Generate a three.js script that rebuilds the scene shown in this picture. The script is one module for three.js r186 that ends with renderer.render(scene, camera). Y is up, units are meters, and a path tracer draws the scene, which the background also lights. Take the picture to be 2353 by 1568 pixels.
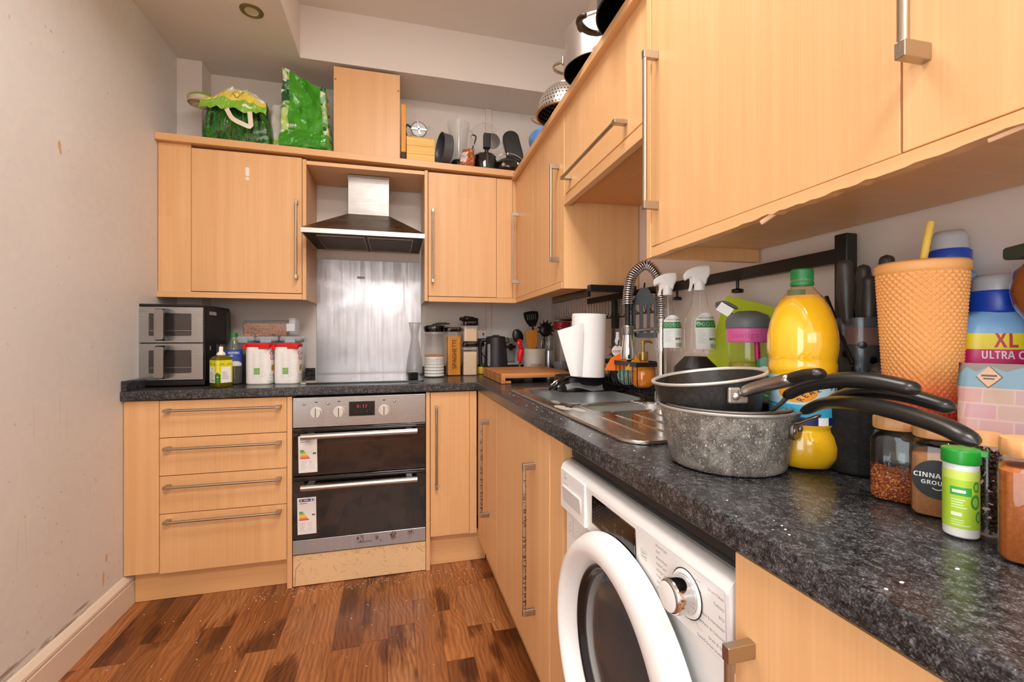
import * as THREE from 'three';
import { RoundedBoxGeometry } from 'three/addons/geometries/RoundedBoxGeometry.js';
import { RectAreaLightUniformsLib } from 'three/addons/lights/RectAreaLightUniformsLib.js';
import { mergeGeometries, toCreasedNormals } from 'three/addons/utils/BufferGeometryUtils.js';

// ---------- camera, daylight, lamps, exposure ----------
const scene = new THREE.Scene();
const FOCAL = 1040, W = 2353, HGT = 1568, YAW = Math.atan(272 / FOCAL), EYE = 1.153;
const camera = new THREE.PerspectiveCamera(2 * Math.atan(HGT / 2 / FOCAL) * 180 / Math.PI, W / HGT, 0.02, 40);
camera.position.set(0, EYE, 0);
camera.rotation.y = -YAW;
camera.setViewOffset(W, HGT, 0, 13, W, HGT);
const renderer = new THREE.WebGLRenderer({ antialias: true });
renderer.toneMapping = THREE.LinearToneMapping;
renderer.toneMappingExposure = 1.0;
renderer.shadowMap.enabled = true;
RectAreaLightUniformsLib.init();
scene.background = new THREE.Color(0.85, 0.94, 1);
const SKY = 5.6; scene.backgroundIntensity = SKY;   // overcast sky outside the window behind the camera
const LAMP = 20;                                      // strength of the ceiling panels

// ---------- random numbers and noise ----------
let seed = 1234567;
function rnd() { seed |= 0; seed = (seed + 0x6D2B79F5) | 0; let t = Math.imul(seed ^ (seed >>> 15), 1 | seed); t = (t + Math.imul(t ^ (t >>> 7), 61 | t)) ^ t; return ((t ^ (t >>> 14)) >>> 0) / 4294967296; }
const rr = (a, b) => a + (b - a) * rnd();
function hash(x, y) { let h = Math.imul(x, 374761393) + Math.imul(y, 668265263) | 0; h = Math.imul(h ^ (h >>> 13), 1274126177); return ((h ^ (h >>> 16)) >>> 0) / 4294967296; }
function vn(x, y, px = 1 << 20, py = 1 << 20) {      // value noise, periodic
  const xi = Math.floor(x), yi = Math.floor(y), fx = x - xi, fy = y - yi, u = fx * fx * (3 - 2 * fx), v = fy * fy * (3 - 2 * fy);
  const m = (a, p) => ((a % p) + p) % p, a = hash(m(xi, px), m(yi, py)), b = hash(m(xi + 1, px), m(yi, py)), c = hash(m(xi, px), m(yi + 1, py)), d = hash(m(xi + 1, px), m(yi + 1, py));
  return a + (b - a) * u + (c - a) * v + (a - b - c + d) * u * v;
}
function fbm(x, y, px, py, o = 4) { let s = 0, a = 0.5; for (let i = 0; i < o; i++) { s += a * vn(x, y, px, py); x *= 2; y *= 2; px *= 2; py *= 2; a *= 0.5; } return s / (1 - Math.pow(0.5, o)); }
const lerp = (a, b, t) => a + (b - a) * t, clamp = (x, a = 0, b = 1) => Math.min(b, Math.max(a, x)), smooth = (a, b, x) => { const t = clamp((x - a) / (b - a)); return t * t * (3 - 2 * t); };

// ---------- textures ----------
function pix(w, h, fn, srgb = true) {
  const d = new Uint8Array(w * h * 4);
  for (let y = 0; y < h; y++) for (let x = 0; x < w; x++) { const c = fn(x / w, y / h, x, y), i = (y * w + x) * 4; d[i] = clamp(c[0], 0, 255); d[i + 1] = clamp(c[1], 0, 255); d[i + 2] = clamp(c[2], 0, 255); d[i + 3] = 255; }
  const t = new THREE.DataTexture(d, w, h); t.magFilter = THREE.LinearFilter; t.minFilter = THREE.LinearMipmapLinearFilter; t.generateMipmaps = true; t.wrapS = t.wrapT = THREE.RepeatWrapping;
  if (srgb) t.colorSpace = THREE.SRGBColorSpace; t.needsUpdate = true; return t;
}
function draw(w, h, fn) {
  const c = document.createElement('canvas'); c.width = w; c.height = h; const g = c.getContext('2d'); fn(g, w, h);
  const t = new THREE.CanvasTexture(c); t.colorSpace = THREE.SRGBColorSpace; t.magFilter = THREE.LinearFilter; t.anisotropy = 4; return t;
}
function txt(g, s, x, y, size, col, o = {}) { g.save(); g.translate(x, y); if (o.rot) g.rotate(o.rot); if (o.sx) g.scale(o.sx, 1); g.font = `${o.style || ''} ${size}px ${o.font || 'sans-serif'}`; g.textAlign = o.align || 'center'; g.textBaseline = 'middle'; g.fillStyle = col; g.fillText(s, 0, 0); g.restore(); }
function lines(g, x, y, w, n, step, col, th = 2) { g.fillStyle = col; for (let i = 0; i < n; i++) g.fillRect(x, y + i * step, w * rr(0.55, 1), th); }

// ---------- materials ----------
function std(color, rough = 0.5, metal = 0, o = {}) { return new THREE.MeshPhysicalMaterial({ color, roughness: rough, metalness: metal, ...o }); }
function metric(m, sx, sy, grain = 'y', jitter = 1) { m.userData.metric = { sx, sy, grain, jitter }; return m; }
const WOODTEX = pix(1024, 1024, (u, v) => {
  const band = Math.floor(u * 6), bt = (hash(band, 7) - 0.5) * 7;
  const wob = 0.012 * (vn(u * 6, v * 2, 6, 2) - 0.5);
  const broad = fbm((u + wob) * 22, v * 1.5, 22, 2, 3) - 0.5, fine = fbm((u + wob * 0.6) * 190, v * 5, 190, 5, 2) - 0.5, fleck = vn(u * 420, v * 60, 420, 60);
  const f = fleck > 0.86 ? (fleck - 0.86) * 55 : 0, k = broad * 12 + fine * 9 + bt * 0.8 - f;
  return [232 + k * 0.9, 181 + k * 1.05, 126 + k * 1.2];
});
const wood = metric(std(0xffffff, 0.42, 0, { map: WOODTEX, clearcoat: 0.12, clearcoatRoughness: 0.35 }), 0.62, 1.5, 'y');
const woodX = metric(wood.clone(), 0.62, 1.5, 'x');
const woodZ = metric(wood.clone(), 0.62, 1.5, 'z');
const woodCut = std(0xc89a66, 0.9);
const carcass = metric(wood.clone(), 0.62, 1.5, 'y');
const PINE = pix(256, 512, (u, v) => { const k = (fbm(u * 30, v * 2, 30, 2, 3) - 0.5) * 34 + (vn(u * 90, v * 6, 90, 6) - 0.5) * 12; return [236 + k * .7, 190 + k, 96 + k * 1.2]; });
const pine = metric(std(0xffffff, 0.5, 0, { map: PINE }), 0.3, 0.5, 'x');
const pineLean = metric(std(0xf8d490, 0.55, 0, { map: PINE }), 0.3, 0.5, 'y');
const STONE = pix(1024, 1024, (u, v, x, y) => {
  const a = fbm(u * 60, v * 60, 60, 60, 3), b = vn(u * 260, v * 260, 260, 260), c = hash(x >> 1, y >> 1);
  let k = 56 + (a - 0.5) * 84 + (b > 0.64 ? (b - 0.64) * 160 : 0) + (c > 0.985 ? 50 : 0) - (b < 0.3 ? 22 : 0);
  return [k, k * 1.0, k * 1.02];
});
const worktopM = metric(std(0xffffff, 0.24, 0, { map: STONE, specularIntensity: 0.9 }), 0.36, 0.36, 'y', 0);
const STEELB = pix(512, 512, (u, v) => { const k = 128 + (vn(u * 6, v * 256, 6, 256) - 0.5) * 40 + (fbm(u * 5, v * 5, 5, 5, 3) - 0.5) * 50; return [k, k, k]; }, false);
const SMEAR = pix(512, 512, (u, v) => { const w = fbm(u * 3 + 1.5 * vn(u * 4, v * 4, 4, 4), v * 3, 3, 3, 4), s = fbm(u * 60, v * 4, 60, 4, 2); const k = 110 + (w - 0.5) * 130 + (s - 0.5) * 60; return [k, k, k]; }, false);
const steel = metric(std(0xb4b5b5, 0.5, 1, { roughnessMap: STEELB }), 0.4, 0.4, 'y');
const steelV = metric(std(0xb4b2b4, 0.85, 1, { roughnessMap: SMEAR, anisotropy: 0.55, anisotropyRotation: Math.PI / 2 }), 0.6, 0.7, 'y', 0);
const steelHood = metric(std(0xa09d98, 0.75, 1, { roughnessMap: STEELB }), 0.4, 0.4, 'y');
const steelDirty = metric(std(0x8d857b, 0.95, 1, { roughnessMap: SMEAR }), 0.5, 0.5, 'x');
const handleM = std(0xb5aa99, 0.33, 1);
const handleEnd = std(0xa39a8c, 0.42, 1);
const chrome = std(0xd8d8d8, 0.08, 1);
const sinkM = metric(std(0xc2bfb8, 0.5, 1, { roughnessMap: SMEAR }), 0.25, 0.25, 'x');
const black = std(0x0d0d0d, 0.35), blackMat = std(0x131312, 0.55), blackGloss = std(0x060606, 0.06, 0, { clearcoat: 1 }), blackRub = std(0x1b1a19, 0.5);
const darkGrey = std(0x3a3a3b, 0.45), grey = std(0x8a8f94, 0.4), white = std(0xf2f1ee, 0.32), whitePlastic = std(0xf0efed, 0.28), offwhite = std(0xe9e2d8, 0.4);
const red = std(0xd3121a, 0.3), green = std(0x1a7a33, 0.35), blue = std(0x1746b8, 0.3);
const clear = std(0xffffff, 0.03, 0, { transmission: 1, thickness: 0, ior: 1.45 });
const clearGrey = std(0xcfd4d8, 0.12, 0, { transmission: 0.92, thickness: 0, ior: 1.45 });
const frost = std(0xf4f6f8, 0.28, 0, { transmission: 0.75, thickness: 0, ior: 1.4 });
const glassM = std(0xf6fbfa, 0.02, 0, { transmission: 1, thickness: 0, ior: 1.5 });

// ---------- geometry ----------
const V = (x, y, z) => new THREE.Vector3(x, y, z);
function bb(x0, x1, y0, y1, z0, z1, r = 0) {
  const w = x1 - x0, h = y1 - y0, d = z1 - z0, g = r > 0 ? new RoundedBoxGeometry(w, h, d, r > 0.004 ? 3 : 1, Math.min(r, w / 2.01, h / 2.01, d / 2.01)) : new THREE.BoxGeometry(w, h, d);
  return g.translate((x0 + x1) / 2, (y0 + y1) / 2, (z0 + z1) / 2);
}
const lathe = (p, seg = 40, x = 0, y = 0, z = 0) => new THREE.LatheGeometry(p.map((q) => new THREE.Vector2(Math.max(q[0], 1e-5), q[1])), seg).translate(x, y, z);
const cyl = (r0, r1, h, x = 0, y = 0, z = 0, seg = 28) => new THREE.CylinderGeometry(r1, r0, h, seg).translate(x, y + h / 2, z);  // r0 bottom, r1 top
function tube(pts, r, seg = 40, rad = 8, closed = false) {
  const v = pts.map((p) => V(...p)), c = v.length === 2 ? new THREE.LineCurve3(v[0], v[1]) : new THREE.CatmullRomCurve3(v, closed, 'centripetal');
  const g = new THREE.TubeGeometry(c, v.length === 2 ? 1 : seg, r, rad, closed);
  if (closed) return g;
  const cap = (at, t) => { const d = new THREE.CircleGeometry(r, rad); d.lookAt(t); d.translate(at.x, at.y, at.z); return d; };
  return mergeGeometries([g, cap(v[0], c.getTangent(0).negate()), cap(v[v.length - 1], c.getTangent(1))].map(bare));
}
function taper(pts, rf, seg = 40, rad = 14, flat = 1) {              // a tube whose radius rf(t) changes along the way, closed at the ends
  const c = new THREE.CatmullRomCurve3(pts.map((p) => V(...p)), false, 'centripetal'), fr = c.computeFrenetFrames(seg, false), up = V(0, 1, 0);
  return skin(rad, seg, (u, v) => {
    const i = Math.round(v * seg), p = c.getPointAt(v), t = fr.tangents[i], b = t.clone().cross(Math.abs(t.y) > 0.94 ? V(0, 0, 1) : up).normalize(), n = b.clone().cross(t), a = u * Math.PI * 2, e = Math.min(v, 1 - v) * seg;
    const r = rf(v) * (e < 3 ? Math.sqrt(Math.max(0.0004, 1 - Math.pow(1 - e / 3, 2))) : 1);
    return [p.x + (b.x * Math.cos(a) + n.x * Math.sin(a) * flat) * r, p.y + (b.y * Math.cos(a) + n.y * Math.sin(a) * flat) * r, p.z + (b.z * Math.cos(a) + n.z * Math.sin(a) * flat) * r];
  });
}
function skin(nu, nv, fn) {                                           // a grid over (u, v) in 0..1
  const p = [], uv = [], ix = [];
  for (let j = 0; j <= nv; j++) for (let i = 0; i <= nu; i++) { p.push(...fn(i / nu, j / nv)); uv.push(i / nu, j / nv); }
  for (let j = 0; j < nv; j++) for (let i = 0; i < nu; i++) { const a = j * (nu + 1) + i, b = a + 1, c = a + nu + 1, d = c + 1; ix.push(a, b, d, a, d, c); }
  const g = new THREE.BufferGeometry(); g.setAttribute('position', new THREE.Float32BufferAttribute(p, 3)); g.setAttribute('uv', new THREE.Float32BufferAttribute(uv, 2)); g.setIndex(ix); g.computeVertexNormals();
  const n = g.attributes.normal, q = g.attributes.position;           // smooth the seam where the grid closes on itself
  for (let j = 0; j <= nv; j++) { const a = j * (nu + 1), b = a + nu; if (Math.hypot(q.getX(a) - q.getX(b), q.getY(a) - q.getY(b), q.getZ(a) - q.getZ(b)) < 1e-6) { const m = V(n.getX(a) + n.getX(b), n.getY(a) + n.getY(b), n.getZ(a) + n.getZ(b)).normalize(); n.setXYZ(a, m.x, m.y, m.z); n.setXYZ(b, m.x, m.y, m.z); } }
  return g;
}
function ext(shape, depth, bevel = 0, seg = 2) { return new THREE.ExtrudeGeometry(shape, { depth, bevelEnabled: bevel > 0, bevelThickness: bevel, bevelSize: bevel, bevelSegments: seg, curveSegments: 20 }); }
function rrect(w, h, r, cx = 0, cy = 0, K = THREE.Shape) {
  const s = new K(), x = cx - w / 2, y = cy - h / 2; s.moveTo(x + r, y); s.lineTo(x + w - r, y); s.absarc(x + w - r, y + r, r, -Math.PI / 2, 0); s.lineTo(x + w, y + h - r); s.absarc(x + w - r, y + h - r, r, 0, Math.PI / 2);
  s.lineTo(x + r, y + h); s.absarc(x + r, y + h - r, r, Math.PI / 2, Math.PI); s.lineTo(x, y + r); s.absarc(x + r, y + r, r, Math.PI, Math.PI * 1.5); return s;
}
const poly = (pts) => { const s = new THREE.Shape(); pts.forEach((p, i) => (i ? s.lineTo(...p) : s.moveTo(...p))); return s; };
function rr4(u, w, d, r) {                                            // point on a rounded rectangle outline, u 0..1, starting in the middle of the front side
  const a = w / 2 - r, b = d / 2 - r, L = [2 * a, Math.PI * r / 2, 2 * b, Math.PI * r / 2, 2 * a, Math.PI * r / 2, 2 * b, Math.PI * r / 2], tot = L.reduce((s, x) => s + x, 0);
  let s = ((u * tot + a) % tot + tot) % tot, i = 0; while (s > L[i] && i < 7) { s -= L[i]; i++; }
  const t = L[i] ? s / L[i] : 0, q = t * Math.PI / 2;
  switch (i) {
    case 0: return [-a + 2 * a * t, d / 2]; case 1: return [a + r * Math.sin(q), b + r * Math.cos(q)]; case 2: return [w / 2, b - 2 * b * t]; case 3: return [a + r * Math.cos(q), -b - r * Math.sin(q)];
    case 4: return [a - 2 * a * t, -d / 2]; case 5: return [-a - r * Math.sin(q), -b - r * Math.cos(q)]; case 6: return [-w / 2, -b + 2 * b * t]; default: return [-a - r * Math.cos(q), b + r * Math.sin(q)];
  }
}
function loft(rings, nu = 48) {                                       // rings: [width, depth, radius, y, cx, cz], capped at both ends
  const R = [[1e-4, 1e-4, 4e-5, rings[0][3], rings[0][4], rings[0][5]], ...rings, [1e-4, 1e-4, 4e-5, rings[rings.length - 1][3], rings[rings.length - 1][4], rings[rings.length - 1][5]]], n = R.length - 1;
  const g = skin(nu, n, (u, v) => { const q = R[Math.round(v * n)], p = rr4(u + 0.5, q[0], q[1], q[2]); return [p[0] + (q[4] || 0), q[3], p[1] + (q[5] || 0)]; });
  return toCreasedNormals(g, 0.7);
}
// a band of print round a rounded-rectangle container; u 0.5 is the middle of its front
const sleeve = (w, d, r, y0, y1, u0 = 0, u1 = 1, n = 64) => skin(n, 1, (u, v) => { const p = rr4(0.5 + lerp(u0, u1, u), w, d, r); return [p[0], lerp(y0, y1, v), p[1]]; });
function flakes(name, n, geo, m, parent, at, size) {                    // loose food in a jar
  const im = new THREE.InstancedMesh(geo, m, n), M = new THREE.Matrix4(), E = new THREE.Euler(), C = new THREE.Color();
  for (let i = 0; i < n; i++) { const p = at(), s = size(); M.makeRotationFromEuler(E.set(rr(0, 6), rr(0, 6), rr(0, 6))).scale(V(s, s, s)).setPosition(...p); im.setMatrixAt(i, M); const k = rr(0.72, 1.15); im.setColorAt(i, C.setRGB(k, k * rr(0.9, 1.05), k * rr(0.85, 1.05))); }
  im.name = name; im.castShadow = im.receiveShadow = true; im.userData.kind = 'stuff'; parent.add(im); return im;
}
function bare(g) {
  g = g.index ? g.toNonIndexed() : g.clone();
  for (const k of Object.keys(g.attributes)) if (!['position', 'normal', 'uv'].includes(k)) g.deleteAttribute(k);
  if (!g.attributes.normal) g.computeVertexNormals();
  if (!g.attributes.uv) g.setAttribute('uv', new THREE.Float32BufferAttribute(new Float32Array(g.attributes.position.count * 2), 2));
  return g;
}
function boxUV(g, { sx, sy, grain, jitter }) {
  if (grain === 'round') {                                            // wrapped round the y axis
    const p = g.attributes.position, uv = g.attributes.uv, R = 0.1;
    for (let i = 0; i < p.count; i += 3) { const a = [0, 1, 2].map((k) => Math.atan2(p.getX(i + k), p.getZ(i + k))); for (let k = 1; k < 3; k++) { if (a[k] - a[0] > Math.PI) a[k] -= 6.283185; if (a[k] - a[0] < -Math.PI) a[k] += 6.283185; } for (let k = 0; k < 3; k++) uv.setXY(i + k, a[k] * R / sx, (p.getY(i + k) + 0.6 * (R - Math.hypot(p.getX(i + k), p.getZ(i + k)))) / sy); }
    return;
  }
  const p = g.attributes.position, n = g.attributes.normal, uv = g.attributes.uv, ou = jitter * rnd() * 7, ov = jitter * rnd() * 7, G = { x: 0, y: 1, z: 2 }[grain];
  for (let i = 0; i < p.count; i++) {
    const q = [p.getX(i), p.getY(i), p.getZ(i)], m = [Math.abs(n.getX(i)), Math.abs(n.getY(i)), Math.abs(n.getZ(i))], a = m[0] > m[1] && m[0] > m[2] ? 0 : m[1] > m[2] ? 1 : 2, o = [0, 1, 2].filter((k) => k !== a);
    const vv = o.includes(G) ? G : o[1], uu = o[0] === vv ? o[1] : o[0];
    uv.setXY(i, q[uu] / sx + ou, q[vv] / sy + ov);
  }
}
function place(g, rx = 0, ry = 0, rz = 0, x = 0, y = 0, z = 0) { return g.applyMatrix4(new THREE.Matrix4().makeRotationFromEuler(new THREE.Euler(rx, ry, rz)).setPosition(x, y, z)); }

// ---------- scene graph ----------
const names = {};
function numbered(n) { const k = names[n] = (names[n] || 0) + 1; return k === 1 ? n : `${n}_${String(k - 1).padStart(3, '0')}`; }
function mesh(name, geoms, m, parent, label) {
  let g = Array.isArray(geoms) ? (geoms.length > 1 ? mergeGeometries(geoms.map(bare)) : bare(geoms[0])) : bare(geoms);
  if (m.userData.metric) boxUV(g, m.userData.metric);
  const o = new THREE.Mesh(g, m); o.name = name; o.castShadow = o.receiveShadow = true; if (label) o.userData.label = label;
  (parent || scene).add(o); return o;
}
function tag(o, label, category, group) { o.name = numbered(o.name); Object.assign(o.userData, { label, category }); if (group) o.userData.group = group; return o; }
function thing(name, label, category, [x, y, z] = [0, 0, 0], turn = 0, group) { const o = new THREE.Group(); o.name = name; tag(o, label, category, group); o.position.set(x, y, z); o.rotation.y = turn; scene.add(o); return o; }
function struct(name, geoms, m, parent) { const o = mesh(name, geoms, m, parent); if (!parent) { o.userData.kind = 'structure'; } return o; }
function stuff(o) { o.userData.kind = 'stuff'; return o; }
function copy(root, pos, turn, label) { const r = root.clone(); r.name = numbered(root.name.replace(/_\d+$/, '')); r.userData = { ...root.userData }; if (label) r.userData.label = label; r.position.set(...pos); r.rotation.y = turn; scene.add(r); return r; }
function printed(name, w, h, t, parent, at, rot = [0, 0, 0], o = {}) {  // a flat print: paper, sticker or screen
  const m = std(0xffffff, o.rough ?? 0.45, 0, { map: t, ...(o.mat || {}) }), g = place(new THREE.PlaneGeometry(w, h), ...rot, ...at); return mesh(name, g, m, parent, o.label);
}
function wrapLabel(name, r, h, y, a0, a1, t, parent, o = {}) {          // a paper label round a bottle, angles from +z towards +x
  const m = std(0xffffff, o.rough ?? 0.45, 0, { map: t, side: THREE.DoubleSide, ...(o.mat || {}) }); return mesh(name, new THREE.CylinderGeometry(o.r1 ?? r, r, h, 32, 1, true, a0, a1 - a0).translate(0, y + h / 2, 0), m, parent, o.label);
}
// ---------- the room ----------
const XL = -1.1, ZB = -2.868, ZF = 1.9, SOFFIT = 2.611, CEIL = 2.89, KW = 0.041;
const xWall = (z) => 1.01 - KW * (z + 2.58);                           // the right-hand wall runs slightly out of square
const PLASTER = pix(512, 512, (u, v) => { const k = 128 + (fbm(u * 8, v * 8, 8, 8, 4) - 0.5) * 120 + (vn(u * 128, v * 128, 128, 128) - 0.5) * 18; return [k, k, k]; }, false);
const WALLTONE = pix(512, 512, (u, v) => { const k = (fbm(u * 4, v * 4, 4, 4, 4) - 0.5) * 9, m = (fbm(u * 3 + 9, v * 3, 3, 3, 3) - 0.5) * 7; return [231 + k + m * .3, 223 + k, 214 + k - m]; });
const LEFTWALL = draw(1536, 1536, (g, w) => {                           // chips, scuffs and stains on the wall beside the cabinets; 3 m x 3 m, z -2.9 .. 0.1
  g.fillStyle = 'rgb(224,222,219)'; g.fillRect(0, 0, w, w);
  const S = w / 3, at = (z, y) => [(z + 2.9) * S, w - y * S];
  for (let i = 0; i < 900; i++) { const [x, y] = at(rr(-2.9, 0.1), rr(0, 2.7)), r = rr(30, 120); const q = g.createRadialGradient(x, y, 0, x, y, r), c = rnd() < 0.5 ? '208,203,198' : '234,232,229'; q.addColorStop(0, `rgba(${c},0.10)`); q.addColorStop(1, `rgba(${c},0)`); g.fillStyle = q; g.fillRect(x - r, y - r, 2 * r, 2 * r); }
  const blot = (z, y, rx, ry, col, rot = 0) => { const [x, yy] = at(z, y); g.save(); g.translate(x, yy); g.rotate(rot); g.fillStyle = col; g.beginPath(); for (let a = 0; a <= 20; a++) { const k = 0.75 + 0.4 * hash(a % 20, Math.round(z * 900)), t = a / 20 * 6.283; g.lineTo(Math.cos(t) * rx * k, Math.sin(t) * ry * k); } g.fill(); g.restore(); };
  blot(-1.36, 1.705, 7, 6, 'rgb(186,150,124)', 0.5); blot(-1.352, 1.708, 4.5, 4, 'rgb(222,205,192)', 0.5);
  blot(-1.88, 1.80, 4, 9, 'rgb(214,176,132)'); blot(-1.885, 1.78, 3, 5, 'rgb(205,165,122)');
  blot(-2.12, 0.20, 3, 16, 'rgba(205,160,110,0.8)'); blot(-2.14, 0.27, 4, 9, 'rgba(210,165,112,0.8)'); blot(-1.62, 0.30, 5, 4, 'rgb(120,104,92)'); blot(-1.615, 0.30, 2, 9, 'rgb(140,122,108)', 0.6);
  for (let i = 0; i < 130; i++) { const lo = rnd() < 0.7; blot(rr(-2.3, -1.2), lo ? rr(0.15, 0.9) : rr(0.9, 2.3), rr(0.5, 1.8), rr(0.6, 3.5), `rgba(${rnd() < 0.5 ? '150,132,118' : '176,156,140'},${rr(0.25, 0.6)})`, rr(0, 3)); }
  for (let i = 0; i < 16; i++) blot(rr(-2.2, -1.3), rr(0.4, 1.0), 1, rr(10, 40), 'rgba(188,172,158,0.28)', rr(-0.06, 0.06));
  for (let i = 0; i < 12; i++) blot(rr(-2.2, -1.4), rr(2.1, 2.5), rr(1, 2), rr(1, 3), 'rgba(150,132,118,0.6)', rr(0, 3));
  for (let i = 0; i < 40; i++) blot(-1.75 + rr(-0.3, 0.4), 0.135 + rr(0, 0.03), rr(10, 26), rr(1, 3), 'rgba(130,118,98,0.35)');
});
const wallM = metric(std(0xffffff, 0.62, 0, { map: WALLTONE, bumpMap: PLASTER, bumpScale: 0.0012 }), 1.3, 1.3, 'y', 0);
const wallWarm = metric(std(0xfff6f0, 0.62, 0, { map: WALLTONE, bumpMap: PLASTER, bumpScale: 0.001 }), 1.3, 1.3, 'y', 0);
const ceilM = metric(std(0xffffff, 0.75, 0, { map: WALLTONE, bumpMap: PLASTER, bumpScale: 0.0008 }), 1.6, 1.6, 'y', 0);
const leftM = metric(std(0xffffff, 0.5, 0, { map: LEFTWALL, bumpMap: PLASTER, bumpScale: 0.0015 }), 3, 3, 'y', 0);

{ // walls
  const ls = rrectFree(ZB - 0.12, ZF + 0.1, 0, 3); ls.holes.push(rrectFree(0.3, 1.4, 0.3, 2.05, THREE.Path));
  const g = bare(ext(ls, 0.12).applyMatrix4(new THREE.Matrix4().makeBasis(V(0, 0, 1), V(0, 1, 0), V(-1, 0, 0))).translate(XL, 0, 0));
  const w2 = struct('window_2', [bb(XL - 0.09, XL - 0.03, 0.3, 0.36, 0.3, 1.4), bb(XL - 0.09, XL - 0.03, 1.99, 2.05, 0.3, 1.4), bb(XL - 0.09, XL - 0.03, 0.36, 1.99, 0.3, 0.36), bb(XL - 0.09, XL - 0.03, 0.36, 1.99, 1.34, 1.4)], white); mesh('pane', bb(XL - 0.063, XL - 0.057, 0.36, 1.99, 0.36, 1.34), clear, w2);
  const o = struct('wall_left', g, leftM), uv = o.geometry.attributes.uv, p = o.geometry.attributes.position; for (let i = 0; i < uv.count; i++) uv.setXY(i, (p.getZ(i) + 2.9) / 3, p.getY(i) / 3);
  struct('wall_back', bb(XL - 0.1, 1.25, 0, 3, ZB - 0.12, ZB), wallM);
  const s = poly([[xWall(ZB - 0.12), ZB - 0.12], [xWall(ZF + 0.1), ZF + 0.1], [1.32, ZF + 0.1], [1.32, ZB - 0.12]].map(([x, z]) => [x, -z]));
  struct('wall_right', ext(s, 3).rotateX(-Math.PI / 2), wallWarm);
  // rear wall with the window that lights the room
  const r = rrectFree(-1.2, 1.3, 0, 3), h = rrectFree(-0.85, 0.62, 1.2, 1.82, THREE.Path); r.holes.push(h);
  struct('wall_rear', ext(r, 0.14).translate(0, 0, ZF), wallM);
  const win = struct('window_1', [bb(-0.85, 0.62, 1.2, 1.24, ZF + 0.03, ZF + 0.1), bb(-0.85, 0.62, 1.78, 1.82, ZF + 0.03, ZF + 0.1), bb(-0.85, -0.81, 1.24, 1.78, ZF + 0.03, ZF + 0.1), bb(0.58, 0.62, 1.24, 1.78, ZF + 0.03, ZF + 0.1), bb(-0.135, -0.095, 1.24, 1.78, ZF + 0.03, ZF + 0.1)], white);
  mesh('pane', bb(-0.81, -0.135, 1.24, 1.78, ZF + 0.06, ZF + 0.066), clear, win); mesh('pane', bb(-0.095, 0.58, 1.24, 1.78, ZF + 0.06, ZF + 0.066), clear, win);
  mesh('sill', bb(-0.9, 0.67, 1.17, 1.2, ZF - 0.06, ZF + 0.02, 0.006), white, win);
  // ceilings: a lower one round two sides, a higher one inside it
  struct('ceiling', bb(XL - 0.1, 1.3, CEIL, CEIL + 0.1, ZB - 0.1, ZF + 0.14), ceilM);
  struct('ceiling_soffit', ext(poly([[XL, ZF], [-0.475, ZF], [-0.475, -2.578], [xWall(-2.578), -2.578], [xWall(ZB), ZB], [XL, ZB]].map(([x, z]) => [x, -z])), CEIL - SOFFIT).rotateX(-Math.PI / 2).translate(0, SOFFIT, 0), ceilM);
  struct('trim_1', bb(XL, -0.985, 0.965, SOFFIT - 0.001, ZB, -2.742), wallM);                     // boxed-in pipe in the corner
  struct('trim_2', bb(0.572, 0.61, 0.965, SOFFIT - 0.001, ZB, ZB + 0.014, 0.002), std(0xe2d6cb, 0.5));   // strip down the back wall
  // skirting with a moulded top
  const sk = poly([[0, 0], [0.02, 0], [0.02, 0.094], [0.016, 0.097], [0.016, 0.101], [0.021, 0.106], [0.02, 0.116], [0.012, 0.126], [0.006, 0.133], [0, 0.135]]);
  struct('baseboard_left', ext(sk, 4.24).translate(XL, 0, -2.345), metric(std(0xe8d9c6, 0.4, 0, { bumpMap: PLASTER, bumpScale: 0.0006 }), 0.5, 0.5, 'y', 0));
}
function rrectFree(x0, x1, y0, y1, K = THREE.Shape) { const s = new K(); s.moveTo(x0, y0); s.lineTo(x1, y0); s.lineTo(x1, y1); s.lineTo(x0, y1); s.lineTo(x0, y0); return s; }

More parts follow.
